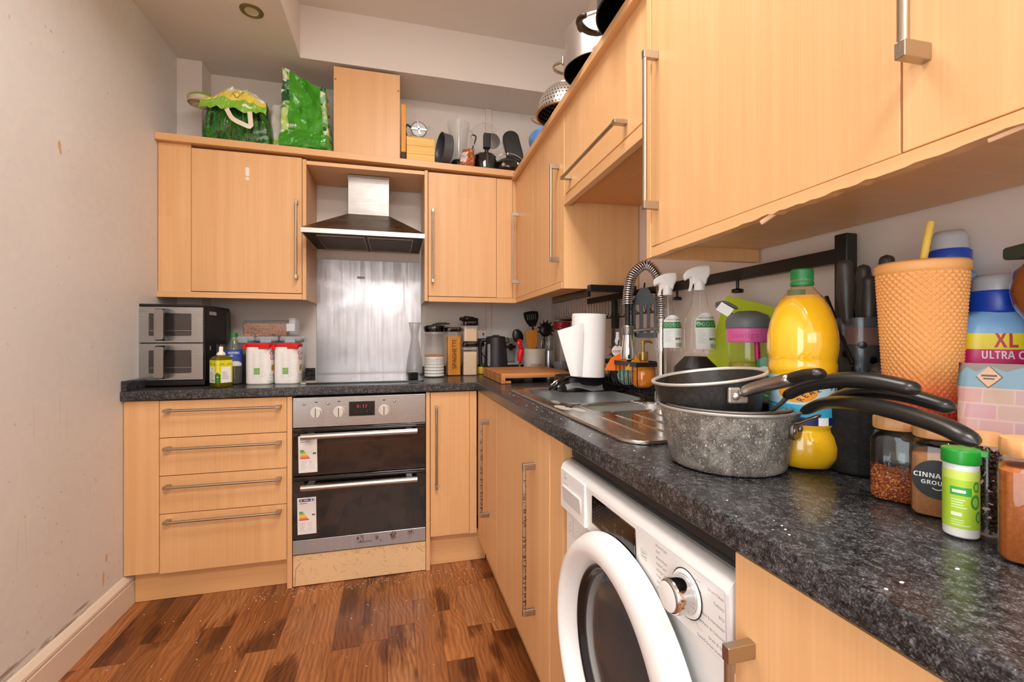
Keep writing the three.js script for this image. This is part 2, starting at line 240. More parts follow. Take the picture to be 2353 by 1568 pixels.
{ // wood-look floor, plank by plank
  const OAK = pix(1024, 2048, (u, v) => {
    const wx = u * 5 + 0.9 * (fbm(u * 4, v * 5, 4, 5, 3) - 0.5), ring = Math.sin((wx * 7 + 2.2 * fbm(u * 3, v * 3, 3, 3, 3)) * 6.283) * 0.5 + 0.5;
    const fib = fbm(u * 130, v * 14, 130, 14, 2) - 0.5, dark = smooth(0.46, 0.7, fbm(u * 7 + 5, v * 6, 7, 6, 4)), pore = vn(u * 300, v * 40, 300, 40) > 0.8 ? 1 : 0;
    const k = ring * 20 + fib * 50 - dark * 66 - pore * 14;
    return [156 + k, 101 + k * 0.86, 57 + k * 0.66];
  });
  const tones = [0xffffff, 0xf4ece2, 0xfff2e0, 0xd4c4b0, 0xe6d6c4, 0xbda893].map((c) => metric(std(c, 0.36, 0, { map: OAK, clearcoat: 0.15, clearcoatRoughness: 0.3 }), 0.62, 1.25, 'z'));
  const base = struct('floor', bb(XL - 0.05, 1.3, -0.1, -0.0035, ZB - 0.05, ZF + 0.1), std(0x2a170c, 0.8));
  const PWD = 0.1;
  for (let x = XL - 0.02, r = 0; x < 0.62; x += PWD, r++) {
    let z = -2.34 - rr(0, 0.4);
    while (z < -0.9) {
      const L = rnd() < 0.3 ? 0.3 : rr(0.36, 0.58), z0 = Math.max(z, -2.36), z1 = Math.min(z + L, -0.9);
      if (z1 - z0 > 0.03) mesh('plank', bb(x + 0.0004, x + PWD - 0.0004, -0.0034, rr(-0.0003, 0.0002), z0 + 0.0004, z1 - 0.0004), tones[Math.floor(rnd() * 6)], base);
      z += L;
    }
  }
  const far = metric(std(0xe8d6c4, 0.36, 0, { map: OAK }), 0.62, 1.25, 'z');
  mesh('flooring', bb(XL, 1.1, -0.0034, -0.0004, -0.8995, ZF), far, base);
  // crumbs swept up against the plinths
  const cr = new THREE.IcosahedronGeometry(1, 0), im = new THREE.InstancedMesh(cr, std(0xe9dccb, 0.8), 260), M = new THREE.Matrix4();
  for (let i = 0; i < 260; i++) {
    const near = rnd() < 0.6, x = near ? rr(-0.6, 0.4) : rr(-1.0, 0.42), z = near ? -2.24 + Math.abs(rr(-0.05, 0.07)) : rr(-2.25, -1.3), s = rr(0.0008, 0.0028);
    M.makeScale(s, s * 0.7, s * rr(0.7, 1.3)).setPosition(x, s * 0.5, z); im.setMatrixAt(i, M);
  }
  im.name = 'crumbs'; im.castShadow = im.receiveShadow = true; tag(stuff(im), 'pale crumbs scattered over the brown plank floor by the plinths', 'crumbs'); scene.add(im);
}

// ---------- cabinets ----------
function barHandle(parent, x, y, len, vertical = true, m = handleM) {   // bar on two square feet, on the face z = 0 (its doors stand 0..-0.018 behind)
  const off = 0.034, g = [], a = len / 2;
  const bar = cyl(0.006, 0.006, len - 0.012, 0, -(len - 0.012) / 2, off, 14), capA = bb(-0.0062, 0.0062, a - 0.02, a, 0, off + 0.0058, 0.0015), capB = bb(-0.0062, 0.0062, -a, -a + 0.02, 0, off + 0.0058, 0.0015);
  g.push(bar, capA, capB); const R = vertical ? 0 : Math.PI / 2;
  return mesh('handle', g.map((q) => bare(q).applyMatrix4(new THREE.Matrix4().makeRotationZ(R).setPosition(x, y, 0))), m, parent);
}
const T = 0.018;
const door = (p, x0, x1, y0, y1, name = 'door', m = wood) => mesh(name, bb(x0, x1, y0, y1, -T, 0, 0.0012), m, p);

{ // base run under the hob
  const Z = -2.25, d = thing('drawer_unit', 'pale beech base unit with four wide drawers beside the scuffed wall', 'drawer unit', [-0.968, 0, Z]);
  mesh('carcass', bb(0.002, 0.496, 0.14, 0.872, -0.56, -0.022), carcass, d);
  mesh('filler_panel', bb(-0.129, -0.002, 0.139, 0.874, -0.022, -0.002, 0.001), wood, d);
  mesh('plinth', bb(-0.11, 0.505, 0.001, 0.138, -0.066, -0.048, 0.001), woodX, d);
  const ys = [[0.7145, 0.873], [0.5515, 0.7115], [0.3885, 0.5485], [0.1335, 0.3855]], hy = [0.833, 0.671, 0.508, 0.36];
  ys.forEach(([a, b], i) => { const q = door(d, 0.001, 0.4975, a, b, 'drawer'); barHandle(q, 0.252, hy[i], 0.452, false); });
  const h = thing('oven_housing', 'beech end panels and grubby kick panel framing the built-under double oven', 'oven housing', [0, 0, Z]);
  mesh('side_panel', bb(-0.468, -0.4475, 0.001, 0.874, -0.56, 0.004, 0.001), wood, h); mesh('side_panel', bb(0.1535, 0.172, 0.001, 0.874, -0.56, 0.004, 0.001), wood, h);
  const GRUB = draw(1024, 256, (g, w, hh) => { g.fillStyle = 'rgb(236,200,152)'; g.fillRect(0, 0, w, hh); for (let i = 0; i < 260; i++) { g.fillStyle = `rgba(150,95,40,${rr(0.03, 0.16)})`; g.beginPath(); g.ellipse(rr(0, w), rnd() < 0.5 ? rr(0, 50) : rr(0, hh), rr(2, 24), rr(1, 9), rr(0, 3), 0, 6.3); g.fill(); } for (let i = 0; i < 90; i++) { g.fillStyle = 'rgba(90,55,25,0.7)'; g.beginPath(); g.arc(rr(0, w), rr(0, hh), rr(0.6, 2.4), 0, 6.3); g.fill(); } g.strokeStyle = 'rgba(70,45,20,0.8)'; g.lineWidth = 3; g.beginPath(); g.moveTo(60, 60); g.lineTo(20, 110); g.lineTo(14, 250); g.moveTo(950, 40); g.lineTo(1005, 90); g.stroke(); });
  mesh('kick_panel', bb(-0.445, 0.1515, 0.003, 0.143, -0.02, -0.004, 0.001), std(0xffffff, 0.5, 0, { map: GRUB }), h);
  const n = thing('narrow_cabinet', 'narrow beech base cabinet with upright bar handle in the corner beside the oven', 'cabinet', [0.174, 0, Z]);
  mesh('carcass', bb(0.002, 0.19, 0.16, 0.872, -0.56, -0.022), carcass, n);
  const nd = door(n, 0.001, 0.1935, 0.162, 0.873); barHandle(nd, 0.028, 0.606, 0.405);
  mesh('corner_post', bb(0.195, 0.231, 0.158, 0.873, -0.03, -0.002, 0.001), wood, n);
  mesh('plinth', bb(0.001, 0.285, 0.001, 0.155, -0.066, -0.048, 0.001), woodX, n);
}
const baseR = [0.41, 0, -2.25], turnB = -Math.PI / 2 + 0.01;
{ // base run under the sink
  const c = thing('corner_cabinet', 'beech corner base cabinet with narrow door and speckled steel handle', 'cabinet', baseR, turnB);
  mesh('carcass', bb(0.04, 0.417, 0.14, 0.872, -0.54, -0.022), carcass, c); mesh('plinth', bb(-0.04, 0.418, 0.001, 0.135, -0.07, -0.052, 0.001), woodX, c);
  const a = door(c, 0.008, 0.4165, 0.139, 0.873); const RUST = draw(64, 512, (g, w, h) => { g.fillStyle = 'rgb(190,178,160)'; g.fillRect(0, 0, w, h); for (let i = 0; i < 420; i++) { g.fillStyle = `rgba(80,45,20,${rr(0.2, 0.8)})`; const y = Math.pow(rnd(), 0.6) * h; g.fillRect(rr(0, w), y, rr(4, 26), rr(1, 5)); } });
  const stained = std(0xffffff, 0.4, 0.85, { map: RUST });
  barHandle(a, 0.26, 0.557, 0.435, true, stained);
  const s = thing('sink_cabinet', 'wide beech sink base cabinet with stained steel bar handle next to the washing machine', 'cabinet', baseR, turnB);
  mesh('carcass', bb(0.424, 1.05, 0.14, 0.74, -0.54, -0.022), carcass, s);
  const b = door(s, 0.4205, 1.0525, 0.136, 0.873); barHandle(b, 0.925, 0.53, 0.465, true, stained);
  mesh('plinth', bb(0.42, 1.053, 0.001, 0.135, -0.07, -0.052, 0.001), woodX, s);
  mesh('end_panel', bb(1.055, 1.146, 0.003, 0.874, -0.55, -0.004, 0.001), wood, s);
  const e = thing('end_cabinet', 'beech base cabinet with chunky steel handle on the near side of the washing machine', 'cabinet', baseR, turnB);
  mesh('carcass', bb(1.763, 2.35, 0.14, 0.872, -0.54, -0.022), carcass, e); mesh('plinth', bb(1.763, 2.35, 0.001, 0.135, -0.07, -0.052, 0.001), woodX, e);
  const f = door(e, 1.7565, 2.352, 0.139, 0.873); barHandle(f, 1.785, 0.575, 0.404);
}
const ZW = -2.535;
{ // wall units over the hob
  const w = thing('wall_cabinet', 'beech wall cabinet with broad filler above the two-drawer air fryer', 'cabinet', [-0.957, 0, ZW]);
  mesh('carcass', bb(0.002, 0.499, 1.37, 2.064, -0.31, -0.022), carcass, w);
  mesh('filler_panel', bb(-0.14, -0.002, 1.366, 2.086, -0.03, -0.004, 0.001), wood, w);
  const d = door(w, 0.001, 0.4985, 1.37, 2.07); barHandle(d, 0.477, 1.643, 0.402);
  const ADH = std(0xf1ebe0, 0.7); mesh('adhesive_strip', [ext(rrect(0.017, 0.045, 0.008), 0.001).translate(0.247, 1.975, 0), ext(rrect(0.017, 0.017, 0.008), 0.001).translate(0.247, 1.94, 0)], ADH, d, 'white leftover adhesive strip');
  mesh('light_rail', bb(-0.143, 0.501, 1.3375, 1.3655, -0.022, 0.006, 0.0015), woodX, w);
  const o = thing('hood_surround', 'open beech surround framing the chimney cooker hood', 'surround', [0, 0, ZW]);
  mesh('side_panel', bb(-0.455, -0.4365, 1.336, 2.062, -0.325, 0.006, 0.001), wood, o); mesh('side_panel', bb(0.1645, 0.182, 1.342, 2.062, -0.325, 0.006, 0.001), wood, o);
  mesh('top_panel', bb(-0.436, 0.164, 2.036, 2.056, -0.325, 0.006, 0.001), woodX, o);
  const c = thing('wall_cabinet', 'beech wall cabinet hung just past the cooker hood, above the spaghetti jar', 'cabinet', [0.184, 0, ZW]);
  mesh('carcass', bb(0.002, 0.37, 1.37, 2.05, -0.31, -0.022), carcass, c);
  const e = door(c, 0.001, 0.386, 1.371, 2.056); barHandle(e, 0.024, 1.645, 0.405);
  mesh('filler_panel', bb(0.3885, 0.483, 1.369, 2.056, -0.03, -0.003, 0.001), wood, c); mesh('corner_post', bb(0.485, 0.507, 1.369, 2.052, -0.03, -0.003, 0.001), wood, c);
  mesh('light_rail', bb(0.001, 0.502, 1.3395, 1.367, -0.022, 0.006, 0.0015), woodX, c);
  const k = mesh('cornice_board', place(bb(-1.099, 0.68, 0, 0.034, -0.08, 0.026, 0.0015), 0, 0, -0.013, 0, 2.0735, ZW), woodX); tag(k, 'long beech top board capping the wall cabinets over the hob', 'top board');
}
const wallR = [0.687, 0, -2.54], turnW = -Math.PI / 2 - KW;
{ // wall units along the sink wall
  const c = thing('corner_wall_cabinet', 'beech corner wall cabinet with two tall bar handles and a deep end panel', 'cabinet', wallR, turnW);
  mesh('carcass', bb(0.05, 0.845, 1.372, 2.044, -0.31, -0.022), carcass, c);
  const a = door(c, 0.012, 0.378, 1.37, 2.045), b = door(c, 0.3805, 0.848, 1.37, 2.045);
  barHandle(a, 0.08, 1.645, 0.4); barHandle(b, 0.797, 1.653, 0.4);
  mesh('end_panel', bb(0.85, 0.869, 1.338, 2.045, -0.318, 0.003, 0.001), wood, c); mesh('light_rail', bb(0.03, 0.849, 1.3395, 1.3665, -0.022, 0.006, 0.0015), woodX, c);
  const m = thing('bridge_cabinet', 'short beech flap cabinet raised over the sink with a lengthwise bar handle', 'cabinet', wallR, turnW);
  mesh('carcass', bb(0.872, 1.512, 1.68, 2.038, -0.318, -0.022), metric(std(0xf0dcc4, 0.5, 0, { map: WOODTEX }), 0.62, 1.5, 'x'), m);
  const f = door(m, 0.8715, 1.5125, 1.708, 2.036, 'flap_door'); barHandle(f, 1.168, 1.748, 0.475, false);
  mesh('light_rail', bb(0.8715, 1.5125, 1.664, 1.7, -0.02, 0.004, 0.0015), woodX, m);
  const g = thing('double_wall_cabinet', 'large two-door beech wall cabinet with chipped lower rail above the saucepans', 'cabinet', wallR, turnW);
  mesh('carcass', bb(1.535, 2.9, 1.38, 2.12, -0.315, -0.022), carcass, g);
  mesh('end_panel', bb(1.515, 1.5335, 1.347, 2.12, -0.315, 0.003, 0.001), wood, g);
  const p = door(g, 1.535, 2.1255, 1.3755, 2.12), q = door(g, 2.1285, 2.72, 1.376, 2.12);
  barHandle(p, 1.563, 1.652, 0.385); barHandle(q, 2.155, 1.665, 0.39);
  // lower rail, its edge chipped here and there
  const pts = [[1.534, 1.348], [1.534, 1.371]]; for (let x = 1.6; x < 2.72; x += 0.1) pts.push([x, 1.3735]); pts.push([2.72, 1.3735]);
  for (let x = 2.72; x > 1.535; x -= 0.012) pts.push([x, 1.348 + (x - 1.534) * 0.0135 + (x > 1.84 ? Math.max(0, vn(x * 70, 3) - 0.45) * 0.008 : Math.max(0, vn(x * 60, 5) - 0.6) * 0.004)]);
  mesh('light_rail', ext(poly(pts), 0.02).translate(0, 0, -0.018), woodX, g); for (const sp of [place(bb(-0.014, 0.014, -0.004, 0.004, -0.004, 0.004, 0.002), 0.3, 0.2, 0.3, 1.91, 1.351, -0.004), place(bb(-0.02, 0.02, -0.002, 0.003, -0.004, 0.002, 0.001), 0.2, 0.1, 0.1, 2.23, 1.358, -0.006)]) mesh('splinter', sp, std(0xf0c49c, 0.8), g);
  const k = mesh('cornice_board', place(bb(-0.03, 1.515, 0, 0.03, -0.1, 0.024, 0.0015), 0, 0, -0.017, 0, 2.052, 0), woodX); k.position.set(...wallR); k.rotation.y = turnW; tag(k, 'beech top board above the sink-side cabinets, under the upturned pans', 'top board');
  const dc = thing('duct_cover', 'plain beech panel box hiding the hood duct between the bags and yellow box', 'duct cover', [-0.138, 2.105, -2.58]);
  mesh('front_panel', bb(-0.172, 0.172, 0.006, 0.488, -0.016, 0, 0.001), wood, dc); mesh('side_panel', bb(-0.172, -0.155, 0.006, 0.488, -0.28, -0.0165, 0.001), wood, dc); mesh('side_panel', bb(0.155, 0.172, 0.006, 0.488, -0.28, -0.0165, 0.001), wood, dc);
  for (const [x, y] of [[-0.163, 0.42], [0.163, 0.4]]) mesh('screw', cyl(0.005, 0.004, 0.002, 0, 0, 0, 12).rotateX(Math.PI / 2).translate(x, y, 0), std(0x9a7a50, 0.5, 0.6), dc);
}
// ---------- worktop, hob, oven, hood, sink, washing machine ----------
const TOP = 0.918;
{
  const xf = (z) => 0.403 + 0.0107 * (z + 2.28), s = poly([[XL + 0.002, -2.234], [0.4035, -2.234], [xf(0.35), 0.35], [xWall(0.35) - 0.002, 0.35], [xWall(-2.86) - 0.002, ZB + 0.002], [XL + 0.002, ZB + 0.002]].map(([x, z]) => [x, -z]));
  s.holes.push(rrect(0.42, 0.98, 0.05, 0.709, 1.37, THREE.Path));
  const w = mesh('worktop', ext(s, 0.031, 0.004, 3).rotateX(-Math.PI / 2).translate(0, TOP - 0.035, 0), worktopM); tag(w, 'speckled charcoal laminate worktop turning the corner around the kitchen', 'worktop');
  mesh('upstand', bb(XL + 0.002, XL + 0.02, TOP + 0.0005, 0.962, ZB + 0.021, -2.234, 0.002), worktopM, w);
  mesh('upstand', bb(XL + 0.021, -0.444, TOP + 0.0005, 0.962, ZB + 0.001, ZB + 0.019, 0.002), worktopM, w); mesh('upstand', bb(0.172, 0.98, TOP + 0.0005, 0.962, ZB + 0.001, ZB + 0.019, 0.002), worktopM, w);
  const us = poly([[xWall(-2.84) - 0.02, -2.84], [xWall(0.3) - 0.02, 0.3], [xWall(0.3) - 0.002, 0.3], [xWall(-2.84) - 0.002, -2.84]].map(([x, z]) => [x, -z]));
  mesh('upstand', ext(us, 0.044).rotateX(-Math.PI / 2).translate(0, TOP + 0.0005, 0), worktopM, w);
  const h = thing('induction_hob', 'thin black glass hob set into the worktop before the steel splashback', 'hob', [-0.143, TOP + 0.0005, -2.575]);
  mesh('glass_top', ext(rrect(0.58, 0.46, 0.008), 0.005, 0.0008, 1).rotateX(-Math.PI / 2).translate(0, 0.0009, 0), blackGloss, h);
  mesh('edge_clip', [bb(-0.289, -0.262, 0, 0.009, 0.226, 0.2315, 0.002)], chrome, h);
  for (const zone of [[-0.14, -0.1, 0.09], [0.14, -0.1, 0.075], [-0.14, 0.11, 0.075], [0.14, 0.11, 0.09]]) { const [x, z, r] = zone; mesh('heating_zone', new THREE.RingGeometry(r - 0.0015, r, 48).rotateX(-Math.PI / 2).translate(x, 0.0069, z), std(0x4a4a4a, 0.4), h); }
  const tb = thing('timer_cube', 'small black cube timer standing on the hob corner', 'timer', [0.098, TOP + 0.0073, -2.4], 0.25);
  mesh('body', bb(-0.021, 0.021, 0, 0.036, -0.021, 0.021, 0.003), black, tb); mesh('top_plate', bb(-0.017, 0.017, 0.0362, 0.0375, -0.017, 0.017, 0.0005), blackGloss, tb);
  const sp = mesh('splashback', bb(-0.437, 0.165, TOP + 0.0008, 1.602, ZB + 0.001, ZB + 0.008, 0.0008), steelV); tag(sp, 'smeared stainless steel splashback panel behind the hob', 'splashback');
  printed('maker_plate', 0.042, 0.012, draw(256, 72, (g) => { g.fillStyle = '#4a4642'; g.fillRect(0, 0, 256, 72); g.fillStyle = '#a9a29a'; for (let i = 0; i < 4; i++) g.fillRect(24 + i * 54, 18, 40, 36); }), sp, [-0.19, 1.5, ZB + 0.0085], [0, 0, 0], { rough: 0.4, mat: { metalness: 0.4 } });
}
{ // chimney hood
  const h = thing('cooker_hood', 'stainless chimney cooker hood with greasy pyramid canopy over the hob', 'cooker hood', [-0.1405, 0, ZB + 0.001]);
  mesh('chimney', [bb(-0.1, 0.116, 1.815, 2.033, 0.002, 0.25, 0.001), bb(-0.102, 0.118, 2.01, 2.033, 0.001, 0.252, 0.001)], steelHood, h);
  const w = 0.2965, D = 0.486, fr = skin(4, 1, (u, v) => { const b = [[-w, D], [w, D], [w, 0.002], [-w, 0.002], [-w, D]][Math.round(u * 4)], t = [[-0.1, 0.25], [0.116, 0.25], [0.116, 0.002], [-0.1, 0.002], [-0.1, 0.25]][Math.round(u * 4)]; return [lerp(b[0], t[0], v), lerp(1.679, 1.818, v), lerp(b[1], t[1], v)]; });
  mesh('canopy', toCreasedNormals(fr, 0.3), steelDirty, h);
  mesh('front_band', [bb(-w, w, 1.655, 1.679, D - 0.006, D, 0.001), bb(-w, -w + 0.006, 1.655, 1.679, 0.002, D - 0.006), bb(w - 0.006, w, 1.655, 1.679, 0.002, D - 0.006)], std(0xd4d2cc, 0.32, 0.85), h);
  mesh('underside', bb(-w + 0.006, w - 0.006, 1.66, 1.67, 0.002, D - 0.006), std(0x2e2822, 0.5, 0.6), h);
  const MESHT = pix(128, 128, (u, v, x, y) => { const k = (x % 8 < 2 || y % 8 < 2) ? 92 : 46; return [k, k * .86, k * .7]; });
  for (const [a, b] of [[-0.232, -0.008], [0.014, 0.236]]) { const f = mesh('grease_filter', bb(a, b, 1.6545, 1.66, 0.06, 0.42, 0.001), metric(std(0xffffff, 0.45, 0.7, { map: MESHT }), 0.03, 0.03, 'z'), h); mesh('filter_frame', [bb(a, b, 1.653, 1.6595, 0.055, 0.0595), bb(a, b, 1.653, 1.6595, 0.4205, 0.425), bb(a - 0.004, a - 0.0003, 1.653, 1.6595, 0.055, 0.425), bb(b + 0.0003, b + 0.004, 1.653, 1.6595, 0.055, 0.425)], std(0xa89b86, 0.35, 1), f); mesh('filter_catch', bb((a + b) / 2 - 0.03, (a + b) / 2 + 0.03, 1.652, 1.6544, 0.375, 0.392, 0.001), std(0x6b604f, 0.4, 0.8), f); }
  for (let i = 0; i < 5; i++) mesh('push_button', cyl(0.0042, 0.0042, 0.004, 0, 0, 0, 14).rotateX(Math.PI / 2).translate(0.148 + i * 0.0155, 1.667, D), chrome, h);
}
{ // double oven
  const o = thing('double_oven', 'built-under double oven with two black glass doors and energy stickers', 'oven', [-0.147, 0, -2.252]);
  mesh('casing', bb(-0.29, 0.29, 0.15, 0.868, -0.5, -0.024), darkGrey, o);
  const PANEL = std(0xb4b5b7, 0.36, 0.9, { roughness: 0.36 });
  mesh('control_panel', bb(-0.298, 0.298, 0.729, 0.8675, -0.023, 0.004, 0.002), steel, o);
  const screen = mesh('display', bb(-0.056, 0.061, 0.773, 0.842, 0.0042, 0.006, 0.0006), blackGloss, o);
  const dig = draw(256, 150, (g) => { g.fillStyle = '#050505'; g.fillRect(0, 0, 256, 150); txt(g, '0:17', 128, 50, 46, '#d8401c', { font: 'monospace' }); for (let i = 0; i < 3; i++) { g.strokeStyle = '#3b3735'; g.lineWidth = 2; g.beginPath(); g.arc(70 + i * 56, 108, 8, 0, 6.3); g.stroke(); } });
  printed('digits', 0.11, 0.064, dig, screen, [0.0025, 0.8075, 0.0064], [0, 0, 0], { rough: 0.15, mat: { emissive: 0xffffff, emissiveMap: dig, emissiveIntensity: 0.5 } });
  for (const x of [-0.198, -0.099, 0.103]) {
    const k = mesh('knob', [cyl(0.0255, 0.0255, 0.004, 0, 0, 0, 32), cyl(0.022, 0.0205, 0.024, 0, 0.003, 0, 32)].map((g) => g.rotateX(Math.PI / 2).translate(x, 0.797, 0.004)), std(0xd9d6d0, 0.32, 0.4), o);
    mesh('pointer', bb(x - 0.0022, x + 0.0022, 0.777, 0.819, 0.0305, 0.033, 0.001), std(0x8b8782, 0.3, 0.6), k);
    mesh('symbol', bb(x - 0.006, x + 0.006, 0.842, 0.846, 0.0042, 0.0046), black, o);
  }
  for (const x of [-0.25, -0.148, 0.15]) mesh('indicator_lamp', lathe([[0, 0.006], [0.004, 0.0055], [0.0062, 0.002], [0.0065, 0]], 16).rotateX(Math.PI / 2).translate(x, 0.836, 0.004), chrome, o);
  const win = std(0x17120f, 0.07, 0, { clearcoat: 1 });
  const EN = (cls) => draw(256, 540, (g) => {
    g.fillStyle = '#f1efec'; g.fillRect(0, 0, 256, 540); g.fillStyle = '#1c3f94'; g.fillRect(26, 22, 156, 40); g.fillStyle = '#fff'; g.fillRect(86, 34, 60, 5); g.fillRect(86, 44, 80, 5); g.fillStyle = '#f7cf2b'; g.fillRect(40, 30, 24, 24); g.fillStyle = '#3a78c8'; g.fillRect(196, 22, 18, 40); g.fillRect(222, 22, 10, 40);
    lines(g, 30, 82, 170, 1, 1, '#555', 8); ['#0a8a3c', '#4fae32', '#b6cc22', '#f6e01c', '#f5b018', '#ea7a1d', '#dc2b20'].forEach((c, i) => { g.fillStyle = c; const w = 44 + i * 14; g.beginPath(); g.moveTo(24, 205 + i * 19); g.lineTo(24 + w, 205 + i * 19); g.lineTo(34 + w, 213 + i * 19); g.lineTo(24 + w, 221 + i * 19); g.lineTo(24, 221 + i * 19); g.fill(); });
    g.fillStyle = '#1a1a1a'; g.beginPath(); g.moveTo(238, 250); g.lineTo(206, 250); g.lineTo(194, 262); g.lineTo(206, 274); g.lineTo(238, 274); g.fill(); txt(g, cls, 220, 263, 20, '#fff', { style: 'bold' });
    lines(g, 30, 368, 90, 9, 15, '#9aa3ad', 3); lines(g, 136, 368, 90, 9, 15, '#b8aeb4', 3);
  });
  const mk = (y0, y1, hy, lx, ly, cls, wy0, wy1) => {
    const d = mesh('oven_door', bb(-0.298, 0.298, y0, y1, -0.022, 0.004, 0.0025), blackGloss, o);
    mesh('window', ext(rrect(0.45, wy1 - wy0, 0.02, 0.0, (wy0 + wy1) / 2), 0.0006).translate(0, 0, 0.0041), win, d);
    mesh('top_trim', bb(-0.297, 0.297, y1 - 0.02, y1 - 0.012, 0.004, 0.0075, 0.002), std(0x1d1d1d, 0.25, 0.5), d);
    mesh('handle', [cyl(0.0125, 0.0125, 0.512, 0, -0.256, 0, 24).rotateZ(Math.PI / 2).translate(0, hy, 0.052), bb(-0.235, -0.205, hy - 0.009, hy + 0.009, 0.004, 0.046, 0.003), bb(0.205, 0.235, hy - 0.009, hy + 0.009, 0.004, 0.046, 0.003)], std(0xc9c6c0, 0.3, 1), d);
    printed('energy_sticker', 0.08, 0.168, EN(cls), d, [lx, ly, 0.0052], [0, 0, 0.012], { rough: 0.4 });
    return d;
  };
  mk(0.507, 0.7265, 0.697, -0.234, 0.607, 'A', 0.53, 0.655);
  const lo = mk(0.2165, 0.503, 0.4665, -0.238, 0.325, 'A', 0.235, 0.44);
  const rust = draw(1024, 110, (g, w, h) => { g.fillStyle = 'rgb(180,182,186)'; g.fillRect(0, 0, w, h); for (let i = 0; i < 700; i++) { g.fillStyle = `rgba(255,255,255,${rr(0, 0.08)})`; g.fillRect(rr(0, w), 0, rr(1, 3), h); } txt(g, 'Hotpoint', 540, 62, 26, '#2b2b2b'); for (const [x, n] of [[500, 24], [640, 16], [760, 40], [900, 22]]) for (let i = 0; i < n; i++) { g.fillStyle = `rgba(96,52,18,${rr(0.25, 0.8)})`; g.fillRect(x + rr(-24, 24), rr(0, 60), rr(2, 6), rr(4, 34)); } for (let i = 0; i < 60; i++) { g.fillStyle = 'rgba(70,50,30,0.6)'; g.beginPath(); g.arc(rr(0, w), rr(0, h), rr(0.5, 2), 0, 6.3); g.fill(); } });
  const base = mesh('lower_trim', bb(-0.298, 0.298, 0.149, 0.2145, -0.022, 0.004, 0.002), steel, lo);
  printed('maker_name', 0.594, 0.062, rust, base, [0, 0.182, 0.0046], [0, 0, 0], { rough: 0.38, mat: { metalness: 0.75 } });
}
{ // sink with tap
  const s = thing('kitchen_sink', 'stainless one-and-a-half bowl sink with ribbed drainer, soapy and stained', 'sink', [0.709, TOP, -1.37], 0.01);
  const sh = rrect(0.458, 1.016, 0.06); const A = [0.0, 0.255, 0.35, 0.40, 0.09], B = [0.02, -0.05, 0.28, 0.145, 0.045];     // x, -z, width, length, corner
  for (const q of [A, B]) sh.holes.push(rrect(q[2], q[3], q[4], q[0], q[1], THREE.Path));
  mesh('deck', ext(sh, 0.002, 0.0015, 2).rotateX(-Math.PI / 2).translate(0, 0.002, 0), sinkM, s);
  mesh('rolled_edge', skin(96, 10, (u, v) => { const a = v * Math.PI, r = 0.0055, p = rr4(u, 0.458 - 0.004 - 2 * r * (1 - Math.cos(a)) / 2 * 1.0, 1.016 - 0.004 - 2 * r * (1 - Math.cos(a)) / 2, 0.058); return [p[0], 0.0035 + r * 0.8 * Math.sin(a), p[1]]; }), sinkM, s);
  for (const [q, dp] of [[A, 0.165], [B, 0.09]]) mesh('bowl', skin(72, 14, (u, v) => { const k = v < 0.2 ? 0.004 * (1 - v / 0.2) : 0, t = smooth(0.05, 1, v), sc = v < 0.7 ? 0 : (v - 0.7) / 0.3, w = lerp(q[2] + 2 * k - 0.03 * t, 0.02, sc * sc * (v >= 1 ? 1 : 0.6) + (v >= 1 ? 0 : 0)), l = lerp(q[3] + 2 * k - 0.03 * t, 0.02, sc * sc * (v >= 1 ? 1 : 0.6)); const p = rr4(u, w, l, Math.min(q[4], w / 2.05, l / 2.05)); const dep = v < 0.7 ? v / 0.7 * 0.85 : 0.85 + 0.15 * Math.sin((v - 0.7) / 0.3 * Math.PI / 2); return [q[0] + p[0], 0.0045 - dp * dep, -q[1] + p[1]]; }), std(0xd2d4d4, 0.42, 1, { side: THREE.DoubleSide }), s);
  for (const q of [A, B]) mesh('bowl_rim', skin(80, 8, (u, v) => { const a = v * Math.PI, r = 0.006, p = rr4(u, q[2] + 0.004 + 2 * r * (1 - Math.cos(a)), q[3] + 0.004 + 2 * r * (1 - Math.cos(a)), q[4] + r); return [q[0] + p[0], 0.003 + r * 0.6 * Math.sin(a), -q[1] + p[1]]; }), sinkM, s);
  for (let i = 0; i < 6; i++) mesh('drainer_rib', taper([[-0.15 + i * 0.06, 0.0042, 0.165], [-0.15 + i * 0.06, 0.0052, 0.3], [-0.15 + i * 0.06, 0.0042, 0.455]], () => 0.0065, 12, 10, 0.55), sinkM, s);
  mesh('water_marks', [[-0.19, 0.02, 0.03], [-0.17, -0.1, 0.022], [-0.16, 0.07, 0.026]].map(([x, z, r], i) => new THREE.ShapeGeometry((() => { const q = new THREE.Shape(); for (let a = 0; a <= 24; a++) { const t = a / 24 * 6.2832, k = r * (0.85 + 0.2 * hash(a % 24 >> 2, i + 3)); a ? q.lineTo(Math.cos(t) * k * 0.7, Math.sin(t) * k * 1.8) : q.moveTo(Math.cos(t) * k * 0.7, Math.sin(t) * k * 1.8); } return q; })()).rotateX(-Math.PI / 2).translate(x, 0.0058, z)), std(0xb5b0a6, 0.6), s);
  const ch = []; for (let i = 0; i < 46; i++) { const t = i / 45; ch.push(new THREE.IcosahedronGeometry(0.0019, 1).translate(0.08 - 0.02 * t + 0.012 * Math.sin(t * 5), 0.0085 + 0.001 * Math.sin(i), -0.03 + t * 0.19)); } mesh('plug_chain', ch, chrome, s);
  mesh('overflow_scraper', place(bb(-0.016, 0.016, 0, 0.003, -0.009, 0.009, 0.001), 0, 0.5, 0.12, -0.16, 0.0075, 0.01), std(0x3a332b, 0.4, 0.6), s);
